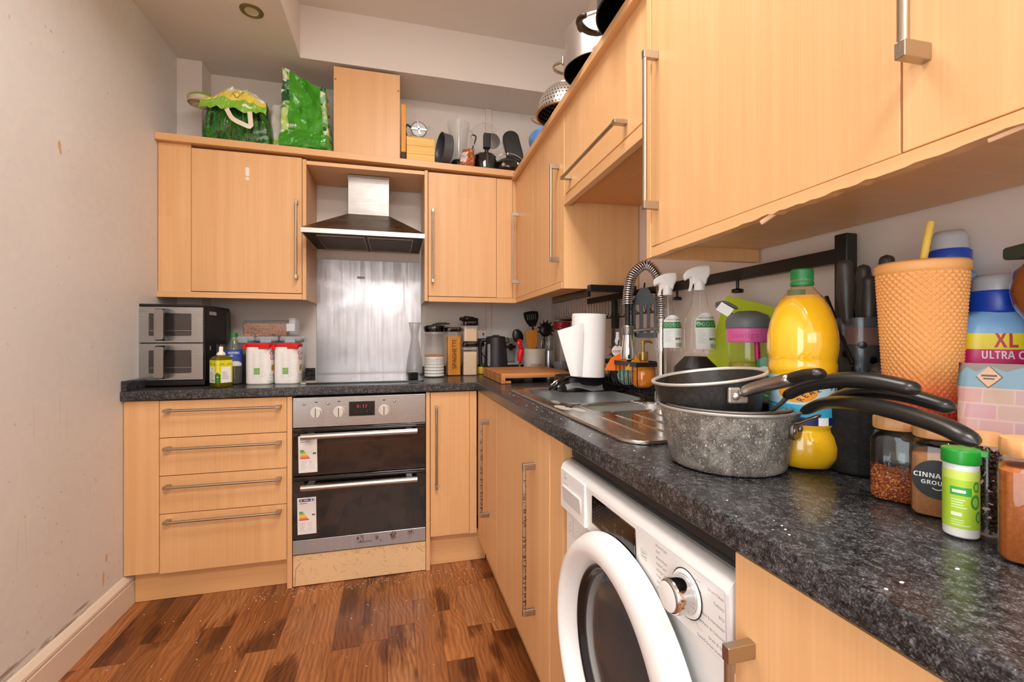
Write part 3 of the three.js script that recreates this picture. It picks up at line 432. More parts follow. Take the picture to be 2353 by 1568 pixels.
  const foam = []; for (let i = 0; i < 90; i++) { const t = rnd(), a = rr(-1, 1) * 0.028 * (1.1 - t * 0.6), r = rr(0.006, 0.015) * (1 - 0.4 * t); foam.push(new THREE.IcosahedronGeometry(r, 2).translate(-0.05 + t * 0.15, 0.012 + 0.024 * (1 - t) * (1 - Math.abs(a) * 22), -0.425 + a + t * 0.05)); }
  const fo = mesh('soap_suds', foam, std(0xf3f5f6, 0.7, 0, { sheen: 0.3 }), null); fo.position.set(0.709, TOP, -1.37); tag(stuff(fo), 'white soap suds piled on the far edge of the sink', 'suds');

  const t = thing('spring_tap', 'tall chrome kitchen tap with coiled spring hose and pull-down spray head', 'tap', [0.872, TOP + 0.004, -1.345]);
  mesh('base', [cyl(0.026, 0.026, 0.006), cyl(0.0235, 0.0225, 0.075, 0, 0.006)], chrome, t);
  mesh('column', [cyl(0.0165, 0.0165, 0.15, 0, 0.08), cyl(0.019, 0.019, 0.05, 0, 0.19), cyl(0.0135, 0.0135, 0.05, 0, 0.236)], chrome, t);
  mesh('lever', [cyl(0.014, 0.014, 0.03, 0, 0, 0, 20).rotateZ(-Math.PI / 2).translate(0.02, 0.045, 0), tube([[0.045, 0.045, 0], [0.05, 0.07, 0.004], [0.052, 0.115, 0.01]], 0.0048, 12)], chrome, t);
  const hp = [[0, 0.26, 0], [0, 0.36, 0], [-0.008, 0.425, -0.003], [-0.045, 0.47, -0.02], [-0.085, 0.44, -0.036], [-0.1, 0.385, -0.042], [-0.103, 0.335, -0.043]];
  const curve = new THREE.CatmullRomCurve3(hp.map((p) => V(...p)), false, 'centripetal'), N = 900, turns = 52, fr = curve.computeFrenetFrames(N, false), hel = [];
  for (let i = 0; i <= N; i++) { const k = i / N, p = curve.getPointAt(k), a = k * turns * 6.2832, R = 0.0155; hel.push(V(p.x + R * (fr.normals[i].x * Math.cos(a) + fr.binormals[i].x * Math.sin(a)), p.y + R * (fr.normals[i].y * Math.cos(a) + fr.binormals[i].y * Math.sin(a)), p.z + R * (fr.normals[i].z * Math.cos(a) + fr.binormals[i].z * Math.sin(a)))); }
  mesh('spring', new THREE.TubeGeometry(new THREE.CatmullRomCurve3(hel), 1500, 0.0027, 6), chrome, t);
  mesh('hose', tube([...hp, [-0.103, 0.29, -0.043], [-0.103, 0.25, -0.043]], 0.0095, 70, 12), blackRub, t);
  mesh('spray_head', lathe([[0, 0.148], [0.019, 0.148], [0.022, 0.153], [0.0225, 0.168], [0.0195, 0.195], [0.0155, 0.222], [0.015, 0.262], [0.013, 0.266], [0, 0.266]], 32, -0.103, 0, -0.043), chrome, t);
  mesh('spray_trigger', [bb(-0.087, -0.08, 0.165, 0.262, -0.05, -0.036, 0.003)], std(0x9aa65a, 0.35), t);
  mesh('support_arm', [tube([[0, 0.255, 0], [-0.1, 0.245, -0.042]], 0.0055, 1, 12), lathe([[0.0155, 0.232], [0.019, 0.233], [0.019, 0.26], [0.0155, 0.261]], 28, -0.103, 0, -0.043)], std(0x8d8a86, 0.35, 0.9), t);
}
{ // washing machine
  const m = thing('washing_machine', 'white front-loading washing machine with black display and chrome dial under the worktop', 'washing machine', baseR, turnB);
  const x0 = 1.154, x1 = 1.752, cx = 1.446, cy = 0.497;
  const pan = rrectFree(x0 + 0.004, x1 - 0.004, 0.02, 0.708); pan.holes.push(new THREE.Path().absarc(cx, cy, 0.205, 0, Math.PI * 2));
  mesh('body', [ext(pan, 0.012).translate(0, 0, -0.022), bb(x0 + 0.003, x0 + 0.012, 0.02, 0.83, -0.54, -0.031), bb(x1 - 0.012, x1 - 0.003, 0.02, 0.83, -0.54, -0.031), bb(x0 + 0.003, x1 - 0.003, 0.02, 0.03, -0.54, -0.023)], whitePlastic, m);
  mesh('lid', bb(x0 + 0.002, x1 - 0.002, 0.841, 0.862, -0.55, -0.024, 0.004), std(0x1c1b1a, 0.5), m); mesh('lid_seam', bb(x0 + 0.002, x1 - 0.002, 0.8325, 0.8375, -0.54, -0.02, 0.001), std(0x6b6a68, 0.4), m);
  const f = new THREE.Shape(); f.moveTo(-0.03, 0.832); f.lineTo(-0.016, 0.832); f.quadraticCurveTo(0.002, 0.83, 0.004, 0.812); f.lineTo(0.0, 0.716); f.quadraticCurveTo(-0.001, 0.71, -0.006, 0.709); f.lineTo(-0.03, 0.709);
  mesh('control_fascia', ext(f, x1 - x0 - 0.004).applyMatrix4(new THREE.Matrix4().makeBasis(V(0, 0, 1), V(0, 1, 0), V(-1, 0, 0))).translate(x1 - 0.002, 0, 0), whitePlastic, m);
  const dr = mesh('detergent_drawer', bb(x0 + 0.003, x0 + 0.152, 0.716, 0.817, -0.01, 0.0075, 0.004), whitePlastic, m);
  mesh('drawer_recess', place(bb(-0.055, 0.055, -0.026, 0.026, -0.004, 0.002, 0.003), 0.12, 0, 0, x0 + 0.078, 0.752, 0.0072), std(0xdad8d6, 0.35), dr);
  printed('drawer_print', 0.06, 0.034, draw(256, 144, (g) => { g.fillStyle = '#f0efed'; g.fillRect(0, 0, 256, 144); g.strokeStyle = '#555'; g.lineWidth = 4; g.beginPath(); g.moveTo(30, 40); g.lineTo(44, 12); g.lineTo(58, 40); g.stroke(); lines(g, 30, 54, 110, 2, 12, '#777', 5); lines(g, 20, 118, 150, 1, 1, '#888', 5); }), dr, [x0 + 0.055, 0.795, 0.0079], [0, 0, 0]);
  const disp = mesh('display', ext(rrect(0.18, 0.06, 0.003, 1.427, 0.7735), 0.0016, 0.0004, 1).translate(0, 0, 0.0022), blackGloss, m);
  printed('display_icons', 0.172, 0.053, draw(512, 160, (g) => { g.fillStyle = '#070605'; g.fillRect(0, 0, 512, 160); for (let i = 0; i < 6; i++) for (let j = 0; j < 3; j++) { g.fillStyle = `rgba(190,185,175,${rr(0.25, 0.6)})`; g.fillRect(22 + j * 34, 18 + i * 22, rr(8, 18), 5); } for (let j = 0; j < 5; j++) { g.strokeStyle = 'rgba(190,180,165,0.55)'; g.lineWidth = 3; g.beginPath(); g.arc(300 + (j % 2) * 90, 60 + Math.floor(j / 2) * 34, 8, 0, 6.3); g.stroke(); } lines(g, 130, 126, 140, 2, 12, 'rgba(170,165,155,0.6)', 4); }), disp, [1.427, 0.7735, 0.0045], [0, 0, 0], { rough: 0.12 });
  const prt = draw(1024, 470, (g, w, h) => {
    g.fillStyle = '#efeeec'; g.fillRect(0, 0, w, h); g.strokeStyle = '#666'; g.lineWidth = 3; g.strokeRect(36, 170, 84, 72); txt(g, 'Start', 78, 192, 24, '#333', { style: 'bold' }); txt(g, 'Pause', 78, 220, 24, '#333', { style: 'bold' });
    const C = [620, 205]; const L = ['Rinse & Spin', '20°C', 'Mixed Wash', 'Rapid Care', 'Allergy Care 60°', 'Fresh Care', 'Soft Care', 'Power Care'], R = ['Drum Clean', 'Cottons', 'ECO', 'Wool & Handwash', 'Synthetic & Coloured', 'Drain & Spin'];
    L.forEach((s, i) => { txt(g, s, 262, 40 + i * 48, 27, '#4a4a4a', { align: 'left' }); g.beginPath(); g.moveTo(500 + Math.abs(i - 3.5) * 9, 40 + i * 48); g.lineTo(530, 60 + i * 41); g.strokeStyle = '#888'; g.lineWidth = 2.5; g.stroke(); });
    R.forEach((s, i) => { txt(g, s, 1016, 60 + i * 66, 28, i === 0 ? '#8a2f3a' : '#4a4a4a', { align: 'right' }); g.beginPath(); g.moveTo(716 - Math.abs(i - 2.5) * 9, 100 + i * 46); g.lineTo(760, 60 + i * 66); g.lineTo(800, 60 + i * 66); g.stroke(); });
    txt(g, 'OFF', 622, 66, 24, '#444'); g.strokeStyle = '#3b3b48'; g.lineWidth = 22; g.beginPath(); g.arc(C[0], C[1], 112, -2.6, -1.85); g.stroke(); txt(g, 'Speed-Drive Inverter', 880, 440, 30, '#555');
  });
  printed('programme_print', 0.215, 0.0985, prt, m, [1.636, 0.7645, 0.0034], [0.042, 0, 0], { rough: 0.28 });
  const k = mesh('dial', [lathe([[0, 0.032], [0.0215, 0.032], [0.024, 0.029], [0.0255, 0.026], [0.0272, 0.004], [0.0272, 0]], 40).rotateX(Math.PI / 2).translate(1.664, 0.769, 0.005)], chrome, m);
  mesh('dial_cap', lathe([[0, 0.0345], [0.02, 0.034], [0.0215, 0.0322], [0, 0.0322]], 36).rotateX(Math.PI / 2).translate(1.664, 0.769, 0.005), white, k);
  mesh('dial_ring', lathe([[0.0275, 0.0035], [0.033, 0.0035], [0.034, 0.001], [0.034, 0]], 40).rotateX(Math.PI / 2).translate(1.664, 0.769, 0.0035), white, m); mesh('dial_outline', new THREE.TorusGeometry(0.0345, 0.0009, 6, 48).translate(1.664, 0.769, 0.005), black, m);
  const rings = [[0.184, -0.004, 0], [0.186, 0.006, 0], [0.19, 0.014, 0.02], [0.2, 0.03, 0.1], [0.21, 0.039, 0.2], [0.222, 0.042, 0.4], [0.24, 0.04, 0.75], [0.252, 0.031, 0.95], [0.26, 0.016, 1], [0.261, 0.0065, 1]];
  const door = mesh('porthole_door', skin(96, rings.length - 1, (u, v) => { const [r, z, t] = rings[Math.round(v * (rings.length - 1))], a = u * 6.28318; return [cx - 0.008 + 0.028 * t + r * Math.cos(a), cy + r * Math.sin(a), z]; }), white, m);
  mesh('inner_ring', lathe([[0.15, -0.02], [0.165, -0.012], [0.172, 0.0], [0.18, 0.005], [0.1845, 0.003], [0.184, -0.012], [0.17, -0.03]], 64).rotateX(Math.PI / 2).translate(cx - 0.008, cy, 0), std(0x3f4144, 0.18, 0.85), door);
  mesh('door_glass', lathe([[0, 0.016], [0.07, 0.013], [0.13, 0.004], [0.17, -0.008]], 48).rotateX(Math.PI / 2).translate(cx - 0.008, cy, 0), clearGrey, door);
  mesh('door_release', bb(cx + 0.205, cx + 0.222, cy - 0.03, cy + 0.03, 0.043, 0.046, 0.001), std(0xe2e1df, 0.4), door);
  mesh('drum', lathe([[0.17, -0.032], [0.19, -0.05], [0.235, -0.07], [0.235, -0.4], [0, -0.42]], 48).rotateX(Math.PI / 2).translate(cx, cy, 0), std(0x6f7275, 0.35, 0.9, { side: THREE.DoubleSide }), m);
  const blob = (x, y, z, r, q) => skin(24, 16, (u, v) => { const a = u * 6.2832, b = v * Math.PI, d = V(Math.sin(b) * Math.cos(a), Math.cos(b), Math.sin(b) * Math.sin(a)), w = 1 + 0.35 * (fbm(d.x * 2 + q, d.y * 2 + d.z * 2 + q, 1 << 20, 1 << 20, 3) - 0.5) * 2; return [x + d.x * r * w * 1.25, y + d.y * r * w, z + d.z * r * w]; });
  const l1 = mesh('pink_shirt', [blob(1.5, 0.43, -0.12, 0.075, 3), blob(1.47, 0.5, -0.15, 0.05, 8)], std(0xb0506a, 0.9, 0, { sheen: 0.5 })); l1.position.set(...baseR); l1.rotation.y = turnB; tag(l1, 'crumpled pink garment behind the washing machine glass', 'clothing');
  const l2 = mesh('green_towel', [blob(1.45, 0.31, -0.14, 0.09, 5), blob(1.53, 0.3, -0.2, 0.07, 6)], std(0x66705f, 0.95, 0, { sheen: 0.5 })); l2.position.set(...baseR); l2.rotation.y = turnB; tag(l2, 'grey-green laundry lying low in the washing machine drum', 'clothing');
  printed('side_sticker', 0.03, 0.05, draw(96, 160, (g) => { g.fillStyle = '#f3f1ec'; g.fillRect(0, 0, 96, 160); g.strokeStyle = '#aaa'; g.strokeRect(3, 3, 90, 154); txt(g, '2', 40, 80, 50, '#a08a40'); lines(g, 16, 120, 60, 2, 14, '#aaa', 4); }), m, [x0 + 0.03, 0.675, -0.0095], [0, 0, 0]);
}
// ---------- things on the worktop along the back wall ----------
{ // two-drawer air fryer
  const t = thing('air_fryer', 'black air fryer with two stacked steel-fronted windowed drawers', 'air fryer', [-0.973, TOP + 0.001, -2.375]);
  mesh('body', [bb(-0.128, 0.13, 0.012, 0.377, -0.345, -0.012, 0.012)], blackMat, t); mesh('top_trim', bb(-0.129, 0.131, 0.364, 0.376, -0.06, -0.001, 0.004), black, t); mesh('base_trim', bb(-0.129, 0.131, 0.004, 0.03, -0.2, -0.004, 0.004), black, t);
  mesh('rear_panel', bb(0.1303, 0.133, 0.03, 0.355, -0.34, -0.27, 0.001), black, t);
  for (const [y0, y1] of [[0.202, 0.362], [0.032, 0.196]]) {
    const h = y1 - y0, yc = (y0 + y1) / 2, f = rrectFree(-0.127, 0.124, y0, y1); f.holes.push(rrect(0.168, h * 0.64, 0.006, -0.006, yc, THREE.Path));
    const d = mesh('drawer_front', ext(f, 0.008, 0.001, 1).translate(0, 0, -0.009), steel, t);
    mesh('window', bb(-0.09, 0.078, yc - h * 0.32, yc + h * 0.32, -0.008, -0.004), std(0x3c3835, 0.06, 0.2, { clearcoat: 1 }), d);
    mesh('wire_shelf', bb(-0.088, 0.076, yc - h * 0.17, yc - h * 0.155, -0.0038, -0.0025), handleEnd, d);
    mesh('handle', ext((() => { const s = new THREE.Shape(); const a = h * 0.44; s.moveTo(0, -a); s.lineTo(0.03, -a); s.quadraticCurveTo(0.048, -a, 0.048, -a + 0.02); s.lineTo(0.048, a - 0.02); s.quadraticCurveTo(0.048, a, 0.03, a); s.lineTo(0, a); s.lineTo(0, a - 0.016); s.lineTo(0.028, a - 0.016); s.quadraticCurveTo(0.034, a - 0.017, 0.034, a - 0.028); s.lineTo(0.034, -a + 0.028); s.quadraticCurveTo(0.034, -a + 0.017, 0.028, -a + 0.016); s.lineTo(0, -a + 0.016); return s; })(), 0.034, 0.0015).rotateY(-Math.PI / 2).translate(-0.012, yc, 0.0015), black, d);
    mesh('handle_cover', ext(rrect(0.035, h * 0.84, 0.008), 0.0015, 0.0006, 1).translate(-0.029, yc, 0.0512), steelHood, d);
  }
  const side = draw(512, 512, (g) => { g.fillStyle = '#131312'; g.fillRect(0, 0, 512, 512); txt(g, 'GOURMIA', 165, 36, 38, '#f2f2f2', { style: 'bold' }); g.strokeStyle = '#dfe6ee'; g.lineWidth = 7; g.beginPath(); g.arc(100, 318, 14, 0, 6.3); g.stroke(); g.fillStyle = '#6f87b8'; g.beginPath(); g.arc(100, 318, 6, 0, 6.3); g.fill(); });
  printed('side_print', 0.25, 0.3, side, t, [0.1306, 0.21, -0.145], [0, Math.PI / 2, 0], { rough: 0.5 });
}
function oilLabel() { return draw(1024, 512, (g, w, h) => { g.fillStyle = '#e3dc2c'; g.fillRect(0, 0, w, h); g.strokeStyle = '#3d4a14'; g.lineWidth = 4; for (let cx = 70; cx < w; cx += 128) for (let i = 0; i < 9; i++) { const a = Math.PI + i * Math.PI / 8; g.beginPath(); g.moveTo(cx + 14 * Math.cos(a), 110 + 14 * Math.sin(a)); g.lineTo(cx + 46 * Math.cos(a), 110 + 46 * Math.sin(a)); g.stroke(); } for (let i = 0; i < 320; i++) { g.fillStyle = 'rgba(70,80,20,0.6)'; g.fillRect(rr(0, w), rr(100, 300), 3, 6); } g.fillStyle = '#2f7a2a'; g.beginPath(); g.moveTo(592, 512); g.lineTo(592, 330); g.lineTo(640, 270); g.lineTo(688, 330); g.lineTo(688, 512); g.fill(); g.fillStyle = '#fff'; g.fillRect(626, 372, 30, 14); for (const x of [420, 700]) { g.fillStyle = '#f4f3ee'; g.fillRect(x, 150, 160, 362); lines(g, x + 14, 260, 120, 12, 15, '#8d8d88', 5); } lines(g, 480, 180, 40, 2, 14, '#333', 8); g.fillStyle = '#555'; for (let i = 0; i < 26; i++) g.fillRect(440 + i * 4.6, 440, rr(1, 3), 46); }); }
{ // oil bottles
  const OIL = std(0x8f8410, 0.08, 0, { transmission: 0.55, thickness: 0.03, ior: 1.45, attenuationColor: new THREE.Color(0xb8a614), attenuationDistance: 0.03 });
  { const t = thing('oil_bottle', 'square yellow-labelled oil bottle with white nozzle and clear cap beside the air fryer', 'bottle', [-0.762, TOP + 0.001, -2.335], -Math.PI / 4, 'cooking oils beside the air fryer'), h = 0.165;
    mesh('bottle', loft([[0.064, 0.064, 0.009, 0], [0.07, 0.07, 0.012, 0.004], [0.071, 0.071, 0.012, 0.03], [0.071, 0.071, 0.012, h * 0.75], [0.064, 0.064, 0.016, h * 0.81], [0.034, 0.034, 0.0168, h * 0.87], [0.028, 0.028, 0.0138, h * 0.9]], 48), OIL, t);
    mesh('label', sleeve(0.0722, 0.0722, 0.0126, 0.02, 0.122), std(0xffffff, 0.4, 0, { map: oilLabel(), side: THREE.DoubleSide }), t);
    mesh('nozzle', lathe([[0.017, 0.144], [0.019, 0.148], [0.014, 0.156], [0.0085, 0.16], [0.0085, 0.182], [0, 0.183]], 24), white, t); mesh('cap', lathe([[0.0185, 0.15], [0.0185, 0.19], [0.017, 0.193], [0, 0.193]], 28), clear, t); }
  const t = thing('oil_bottle', 'tall vegetable oil bottle with green cap and blue label', 'bottle', [-0.745, TOP + 0.001, -2.45], 0, 'cooking oils beside the air fryer');
  mesh('bottle', lathe([[0, 0], [0.034, 0.001], [0.037, 0.006], [0.037, 0.15], [0.033, 0.175], [0.02, 0.205], [0.0135, 0.22], [0.0135, 0.232]], 32), std(0xdfe6dc, 0.06, 0, { transmission: 0.9, thickness: 0 }), t);
  mesh('oil', lathe([[0, 0.003], [0.0345, 0.005], [0.0345, 0.108], [0, 0.108]], 28), std(0x15160a, 0.15), t); mesh('cap', lathe([[0.0155, 0.226], [0.016, 0.228], [0.016, 0.243], [0.014, 0.246], [0, 0.246]], 28), green, t);
  wrapLabel('label', 0.0376, 0.078, 0.088, -1.5, 1.5, draw(512, 256, (g, w, h) => { g.fillStyle = '#3552a8'; g.fillRect(0, 0, w, h); txt(g, 'VEGETABLE', 300, 50, 44, '#eef2fa', { style: 'bold' }); txt(g, 'OIL', 260, 96, 40, '#eef2fa', { style: 'bold' }); g.fillStyle = '#e8e6dc'; g.beginPath(); g.ellipse(330, 240, 150, 60, 0, 0, 6.3); g.fill(); g.fillStyle = '#d7c02c'; g.fillRect(0, 224, 180, 32); }), t);
}
{ // formula tins
  const lab = draw(1024, 512, (g, w, h) => {
    g.fillStyle = '#f6f5f2'; g.fillRect(0, 0, w, h);
    lines(g, 330, 90, 60, 24, 15, 'rgba(160,165,175,0.55)', 3); lines(g, 420, 70, 110, 26, 14, 'rgba(150,155,165,0.5)', 3); g.fillStyle = '#8cc46c'; g.fillRect(356, 300, 74, 84); g.strokeStyle = '#5f9a4a'; g.lineWidth = 5; g.strokeRect(356, 300, 74, 84);
    txt(g, 'Cow', 652, 90, 84, '#b8202c', { style: 'bold', font: 'serif' }); txt(g, '&', 762, 92, 50, '#b8202c', { font: 'serif' }); txt(g, 'Gate', 670, 158, 84, '#b8202c', { style: 'bold', font: 'serif' });
    g.fillStyle = '#d28d3c'; g.beginPath(); g.ellipse(630, 300, 34, 46, 0.2, 0, 6.3); g.fill(); g.fillStyle = '#7aa03c'; g.beginPath(); g.ellipse(668, 268, 30, 10, -0.5, 0, 6.3); g.fill(); g.fillStyle = '#e0a94f'; g.beginPath(); g.ellipse(690, 318, 26, 30, 0, 0, 6.3); g.fill();
    txt(g, 'first', 590, 400, 30, '#8e969c'); txt(g, 'milk', 590, 436, 30, '#8e969c'); txt(g, '1', 656, 434, 128, '#1f2a26'); g.fillStyle = 'rgba(200,225,200,0.6)'; g.fillRect(540, 470, 300, 42);
  });
  const t = thing('formula_tub', 'white baby formula tub with red lid nearer the oil bottles', 'tub', [-0.627, TOP + 0.001, -2.44], -0.22, 'formula tubs');
  mesh('tub', loft([[0.112, 0.082, 0.03, 0], [0.116, 0.086, 0.032, 0.003], [0.116, 0.086, 0.032, 0.18], [0.11, 0.08, 0.03, 0.183]], 56), white, t);
  mesh('printed_sleeve', sleeve(0.1168, 0.0868, 0.0322, 0.004, 0.179), std(0xffffff, 0.4, 0, { map: lab, side: THREE.DoubleSide }), t); lab.wrapS = THREE.RepeatWrapping; lab.offset.x = -0.13;
  const lid = mesh('lid', loft([[0.118, 0.088, 0.033, 0.178], [0.121, 0.091, 0.034, 0.181], [0.121, 0.091, 0.034, 0.192], [0.115, 0.085, 0.032, 0.196]], 56), red, t);
  mesh('clip', [bb(-0.061, -0.046, 0.166, 0.19, 0.02, 0.048, 0.003), bb(0.014, 0.064, 0.17, 0.192, 0.028, 0.05, 0.004)], std(0xe01518, 0.25), lid);
  copy(t, [-0.5, TOP + 0.001, -2.43], -0.22, 'white baby formula tub with red lid nearer the hob');
}
{ // clip-lid storage boxes, one of them lying on top
  const CL = std(0xd9dde2, 0.1, 0, { transmission: 0.93, thickness: 0 }), LIDM = std(0xd5dde6, 0.25, 0, { transmission: 0.45, thickness: 0 });
  const mk = (label, x, food) => {
    const t = thing('storage_box', label, 'container', [x, TOP + 0.001, -2.62], 0, 'clip-lid storage boxes behind the tubs');
    mesh('box', loft([[0.092, 0.15, 0.014, 0], [0.096, 0.154, 0.016, 0.003], [0.103, 0.165, 0.018, 0.212]], 48), CL, t);
    const lid = mesh('lid', loft([[0.106, 0.169, 0.02, 0.205], [0.11, 0.173, 0.02, 0.208], [0.11, 0.173, 0.02, 0.222], [0.1, 0.16, 0.018, 0.228]], 48), LIDM, t);
    mesh('clip', [bb(-0.025, 0.025, 0.196, 0.224, 0.0865, 0.0915, 0.002), bb(0.0555, 0.06, 0.196, 0.224, -0.03, 0.03, 0.002)], LIDM, lid);
    mesh('contents', loft([[0.088, 0.146, 0.013, 0.003], [0.094, 0.152, 0.014, 0.13], [0.09, 0.148, 0.014, 0.133]], 40), food, t);
  };
  mk('clear clip-lid box of dark food behind the oil', -0.734, std(0x3a1512, 0.7)); mk('middle clear clip-lid box behind the formula tubs', -0.626, std(0x3c3432, 0.7)); mk('clear clip-lid box of pale food beside the splashback', -0.514, std(0xb9a48c, 0.8));
  const t = thing('cereal_box', 'clear container of bran flakes lying on top of the storage boxes', 'container', [-0.608, TOP + 0.2335, -2.59]);
  mesh('box', place(loft([[0.07, 0.1, 0.012, 0], [0.074, 0.104, 0.014, 0.003], [0.08, 0.11, 0.016, 0.225]], 48), 0, 0, -Math.PI / 2, -0.125, 0.04, 0), CL, t);
  const lid = mesh('lid', place(loft([[0.083, 0.114, 0.018, 0.215], [0.086, 0.117, 0.018, 0.219], [0.086, 0.117, 0.018, 0.238], [0.08, 0.11, 0.016, 0.244]], 48), 0, 0, -Math.PI / 2, -0.125, 0.043, 0), LIDM, t);
  mesh('clip', [bb(0.078, 0.118, 0.022, 0.062, 0.0595, 0.064, 0.002), bb(0.08, 0.114, 0.0865, 0.09, -0.02, 0.02, 0.002)], std(0xe8edf2, 0.2, 0, { transmission: 0.3, thickness: 0 }), lid);
  const FL = new THREE.SphereGeometry(1, 7, 5).scale(1, 0.4, 0.75);
  flakes('bran_flakes', 2400, FL, std(0xf0bc94, 0.8), t, () => [rr(-0.12, 0.08), rr(0.004, 0.06) * (0.88 + 0.12 * rnd()), rnd() < 0.7 ? rr(0.036, 0.046) : rr(-0.045, 0.045)], () => rr(0.0042, 0.0068));
}
{ // carafe, canisters, pasta and oats
  const c = thing('carafe', 'cloudy glass carafe with flared lip beside the splashback', 'carafe', [0.122, TOP + 0.001, -2.765]);
  mesh('glass', lathe([[0, 0], [0.045, 0.001], [0.05, 0.006], [0.05, 0.03], [0.044, 0.09], [0.03, 0.16], [0.02, 0.215], [0.022, 0.25], [0.031, 0.29], [0.035, 0.308]], 40), std(0xf0f0f0, 0.14, 0, { transmission: 0.88, thickness: 0 }), c); mesh('lip', new THREE.TorusGeometry(0.035, 0.0018, 8, 40).rotateX(Math.PI / 2).translate(0, 0.308, 0), std(0xcfcfcf, 0.3), c); mesh('base', lathe([[0, 0.002], [0.046, 0.003], [0.047, 0.012], [0.04, 0.02], [0, 0.022]], 36), std(0xd8d8d8, 0.2, 0, { transmission: 0.5, thickness: 0 }), c);
  const k = thing('clear_canister', 'tall clear canister with black clamp lid behind the white ribbed jar', 'canister', [0.236, TOP + 0.001, -2.735]);
  mesh('glass', lathe([[0, 0], [0.057, 0.001], [0.059, 0.005], [0.059, 0.265]], 40), clear, k); mesh('lid', lathe([[0.0592, 0.255], [0.0605, 0.257], [0.0605, 0.264], [0.064, 0.268], [0.065, 0.285], [0.06, 0.293], [0, 0.293]], 40), blackGloss, k); mesh('clamp', [place(bb(-0.05, 0.055, 0, 0.007, -0.016, 0.016, 0.003), 0, 0.2, 0.05, 0.035, 0.298, 0), place(bb(-0.032, 0.032, 0, 0.004, -0.01, 0.01, 0.001), 0, 0.2, 0.05, 0.04, 0.3065, 0)], black, k); mesh('seal', lathe([[0.0592, 0.24], [0.0605, 0.242], [0.0605, 0.252], [0.0592, 0.254]], 40), frost, k);
  const w = thing('ribbed_jar', 'white ribbed ceramic jar with thin wooden lid next to the carafe', 'jar', [0.222, TOP + 0.001, -2.59]);
  const prof = [[0, 0], [0.05, 0.001]]; for (let i = 0; i <= 56; i++) { const y = 0.004 + i / 56 * 0.108; prof.push([0.0545 + 0.0009 * Math.sin(i / 56 * 6 * 6.2832), y]); } prof.push([0.05, 0.115]);
  const RIB = pix(256, 256, (u, v) => { const q = v * 14; const s = Math.abs(((u * 40 + (Math.floor(q) % 2) * 0.5) % 1) - 0.5); const k = (Math.floor(q) % 2 ? 236 : (s < 0.3 ? 168 : 226)); return [k, k, k - 6]; });
  mesh('pot', lathe(prof, 48), std(0xffffff, 0.35, 0, { map: RIB }), w); mesh('lid', lathe([[0.05, 0.1155], [0.054, 0.116], [0.054, 0.124], [0, 0.125]], 40), std(0xb9824e, 0.5), w);
  const s = thing('spaghetti_jar', 'clear square jar of spaghetti with black upright lettering', 'jar', [0.337, TOP + 0.001, -2.66], 0.06);
  mesh('jar', loft([[0.08, 0.08, 0.012, 0], [0.085, 0.085, 0.014, 0.003], [0.085, 0.085, 0.014, 0.26]], 48), clear, s); mesh('lid', loft([[0.0865, 0.0865, 0.015, 0.255], [0.089, 0.089, 0.015, 0.262], [0.089, 0.089, 0.015, 0.275], [0.08, 0.08, 0.013, 0.281]], 48), blackGloss, s);
  const PASTA = pix(256, 256, (u, v) => { const k = (vn(u * 70 + v * 3 * Math.sin(u * 9), v * 2, 1 << 20, 1 << 20) - 0.5) * 70; return [228 + k * .5, 152 + k * .6, 44 + k * .4]; });
  const pa = []; for (let i = 0; i < 26; i++) for (const [fx, fz] of [[0, 1], [1, 0]]) { const q = -0.034 + i * 0.00272; pa.push(tube([[fx ? 0.036 : q, 0.004, fz ? 0.036 : q], [fx ? 0.0365 : q + rr(-0.004, 0.004), 0.23 + rr(-0.012, 0.004), fz ? 0.0365 : q + rr(-0.004, 0.004)]], 0.0016, 1, 5)); }
  const sp = mesh('spaghetti', [bb(-0.035, 0.035, 0.004, 0.226, -0.035, 0.035, 0.006), ...pa], std(0xe39a2e, 0.5), s); stuff(sp);
  printed('lettering', 0.05, 0.2, draw(160, 640, (g, ww, h) => { g.clearRect(0, 0, ww, h); txt(g, 'SPAGHETTI', 80, 320, 104, '#2a1a08', { rot: -Math.PI / 2, sx: 1.05 }); }), s, [0.0, 0.125, 0.0431], [0, 0, 0], { mat: { transparent: true, alphaTest: 0.5 } });
  const OATT = pix(256, 256, (u, v) => { const k = (vn(u * 50, v * 50, 50, 50) - 0.5) * 40 + (vn(u * 110, v * 110, 110, 110) - 0.5) * 26; return [226 + k * .6, 200 + k * .7, 166 + k * .8]; });
  const mkJar = (label, y, h, fill, turn, grain) => {
    const t = thing('oat_jar', label, 'jar', [0.434, TOP + 0.001 + y, -2.66], turn, 'square black-lidded jars'); mesh('jar', loft([[0.083, 0.083, 0.012, 0], [0.088, 0.088, 0.014, 0.003], [0.088, 0.088, 0.014, h]], 48), clear, t);
    mesh('lid', loft([[0.0895, 0.0895, 0.015, h - 0.004], [0.092, 0.092, 0.015, h + 0.002], [0.092, 0.092, 0.015, h + 0.018], [0.082, 0.082, 0.013, h + 0.024]], 48), blackGloss, t); mesh('seal', sleeve(0.0892, 0.0892, 0.0145, h - 0.022, h - 0.008), frost, t);
    mesh('contents', skin(40, 12, (u, v) => { const q = rr4(u + 0.5, v < 0.9 ? 0.08 : 0.08 * (1 - v) * 10 + 1e-4, v < 0.9 ? 0.08 : 0.08 * (1 - v) * 10 + 1e-4, v < 0.9 ? 0.011 : 0.00004); return [q[0], Math.min(1, v / 0.88) * fill * (0.97 + grain * vn(q[0] * 60 + 50, q[1] * 60 + 50)) + 0.003, q[1]]; }), metric(std(0xffffff, 0.85, 0, { map: OATT }), 0.06, 0.06, 'y'), t);
  };
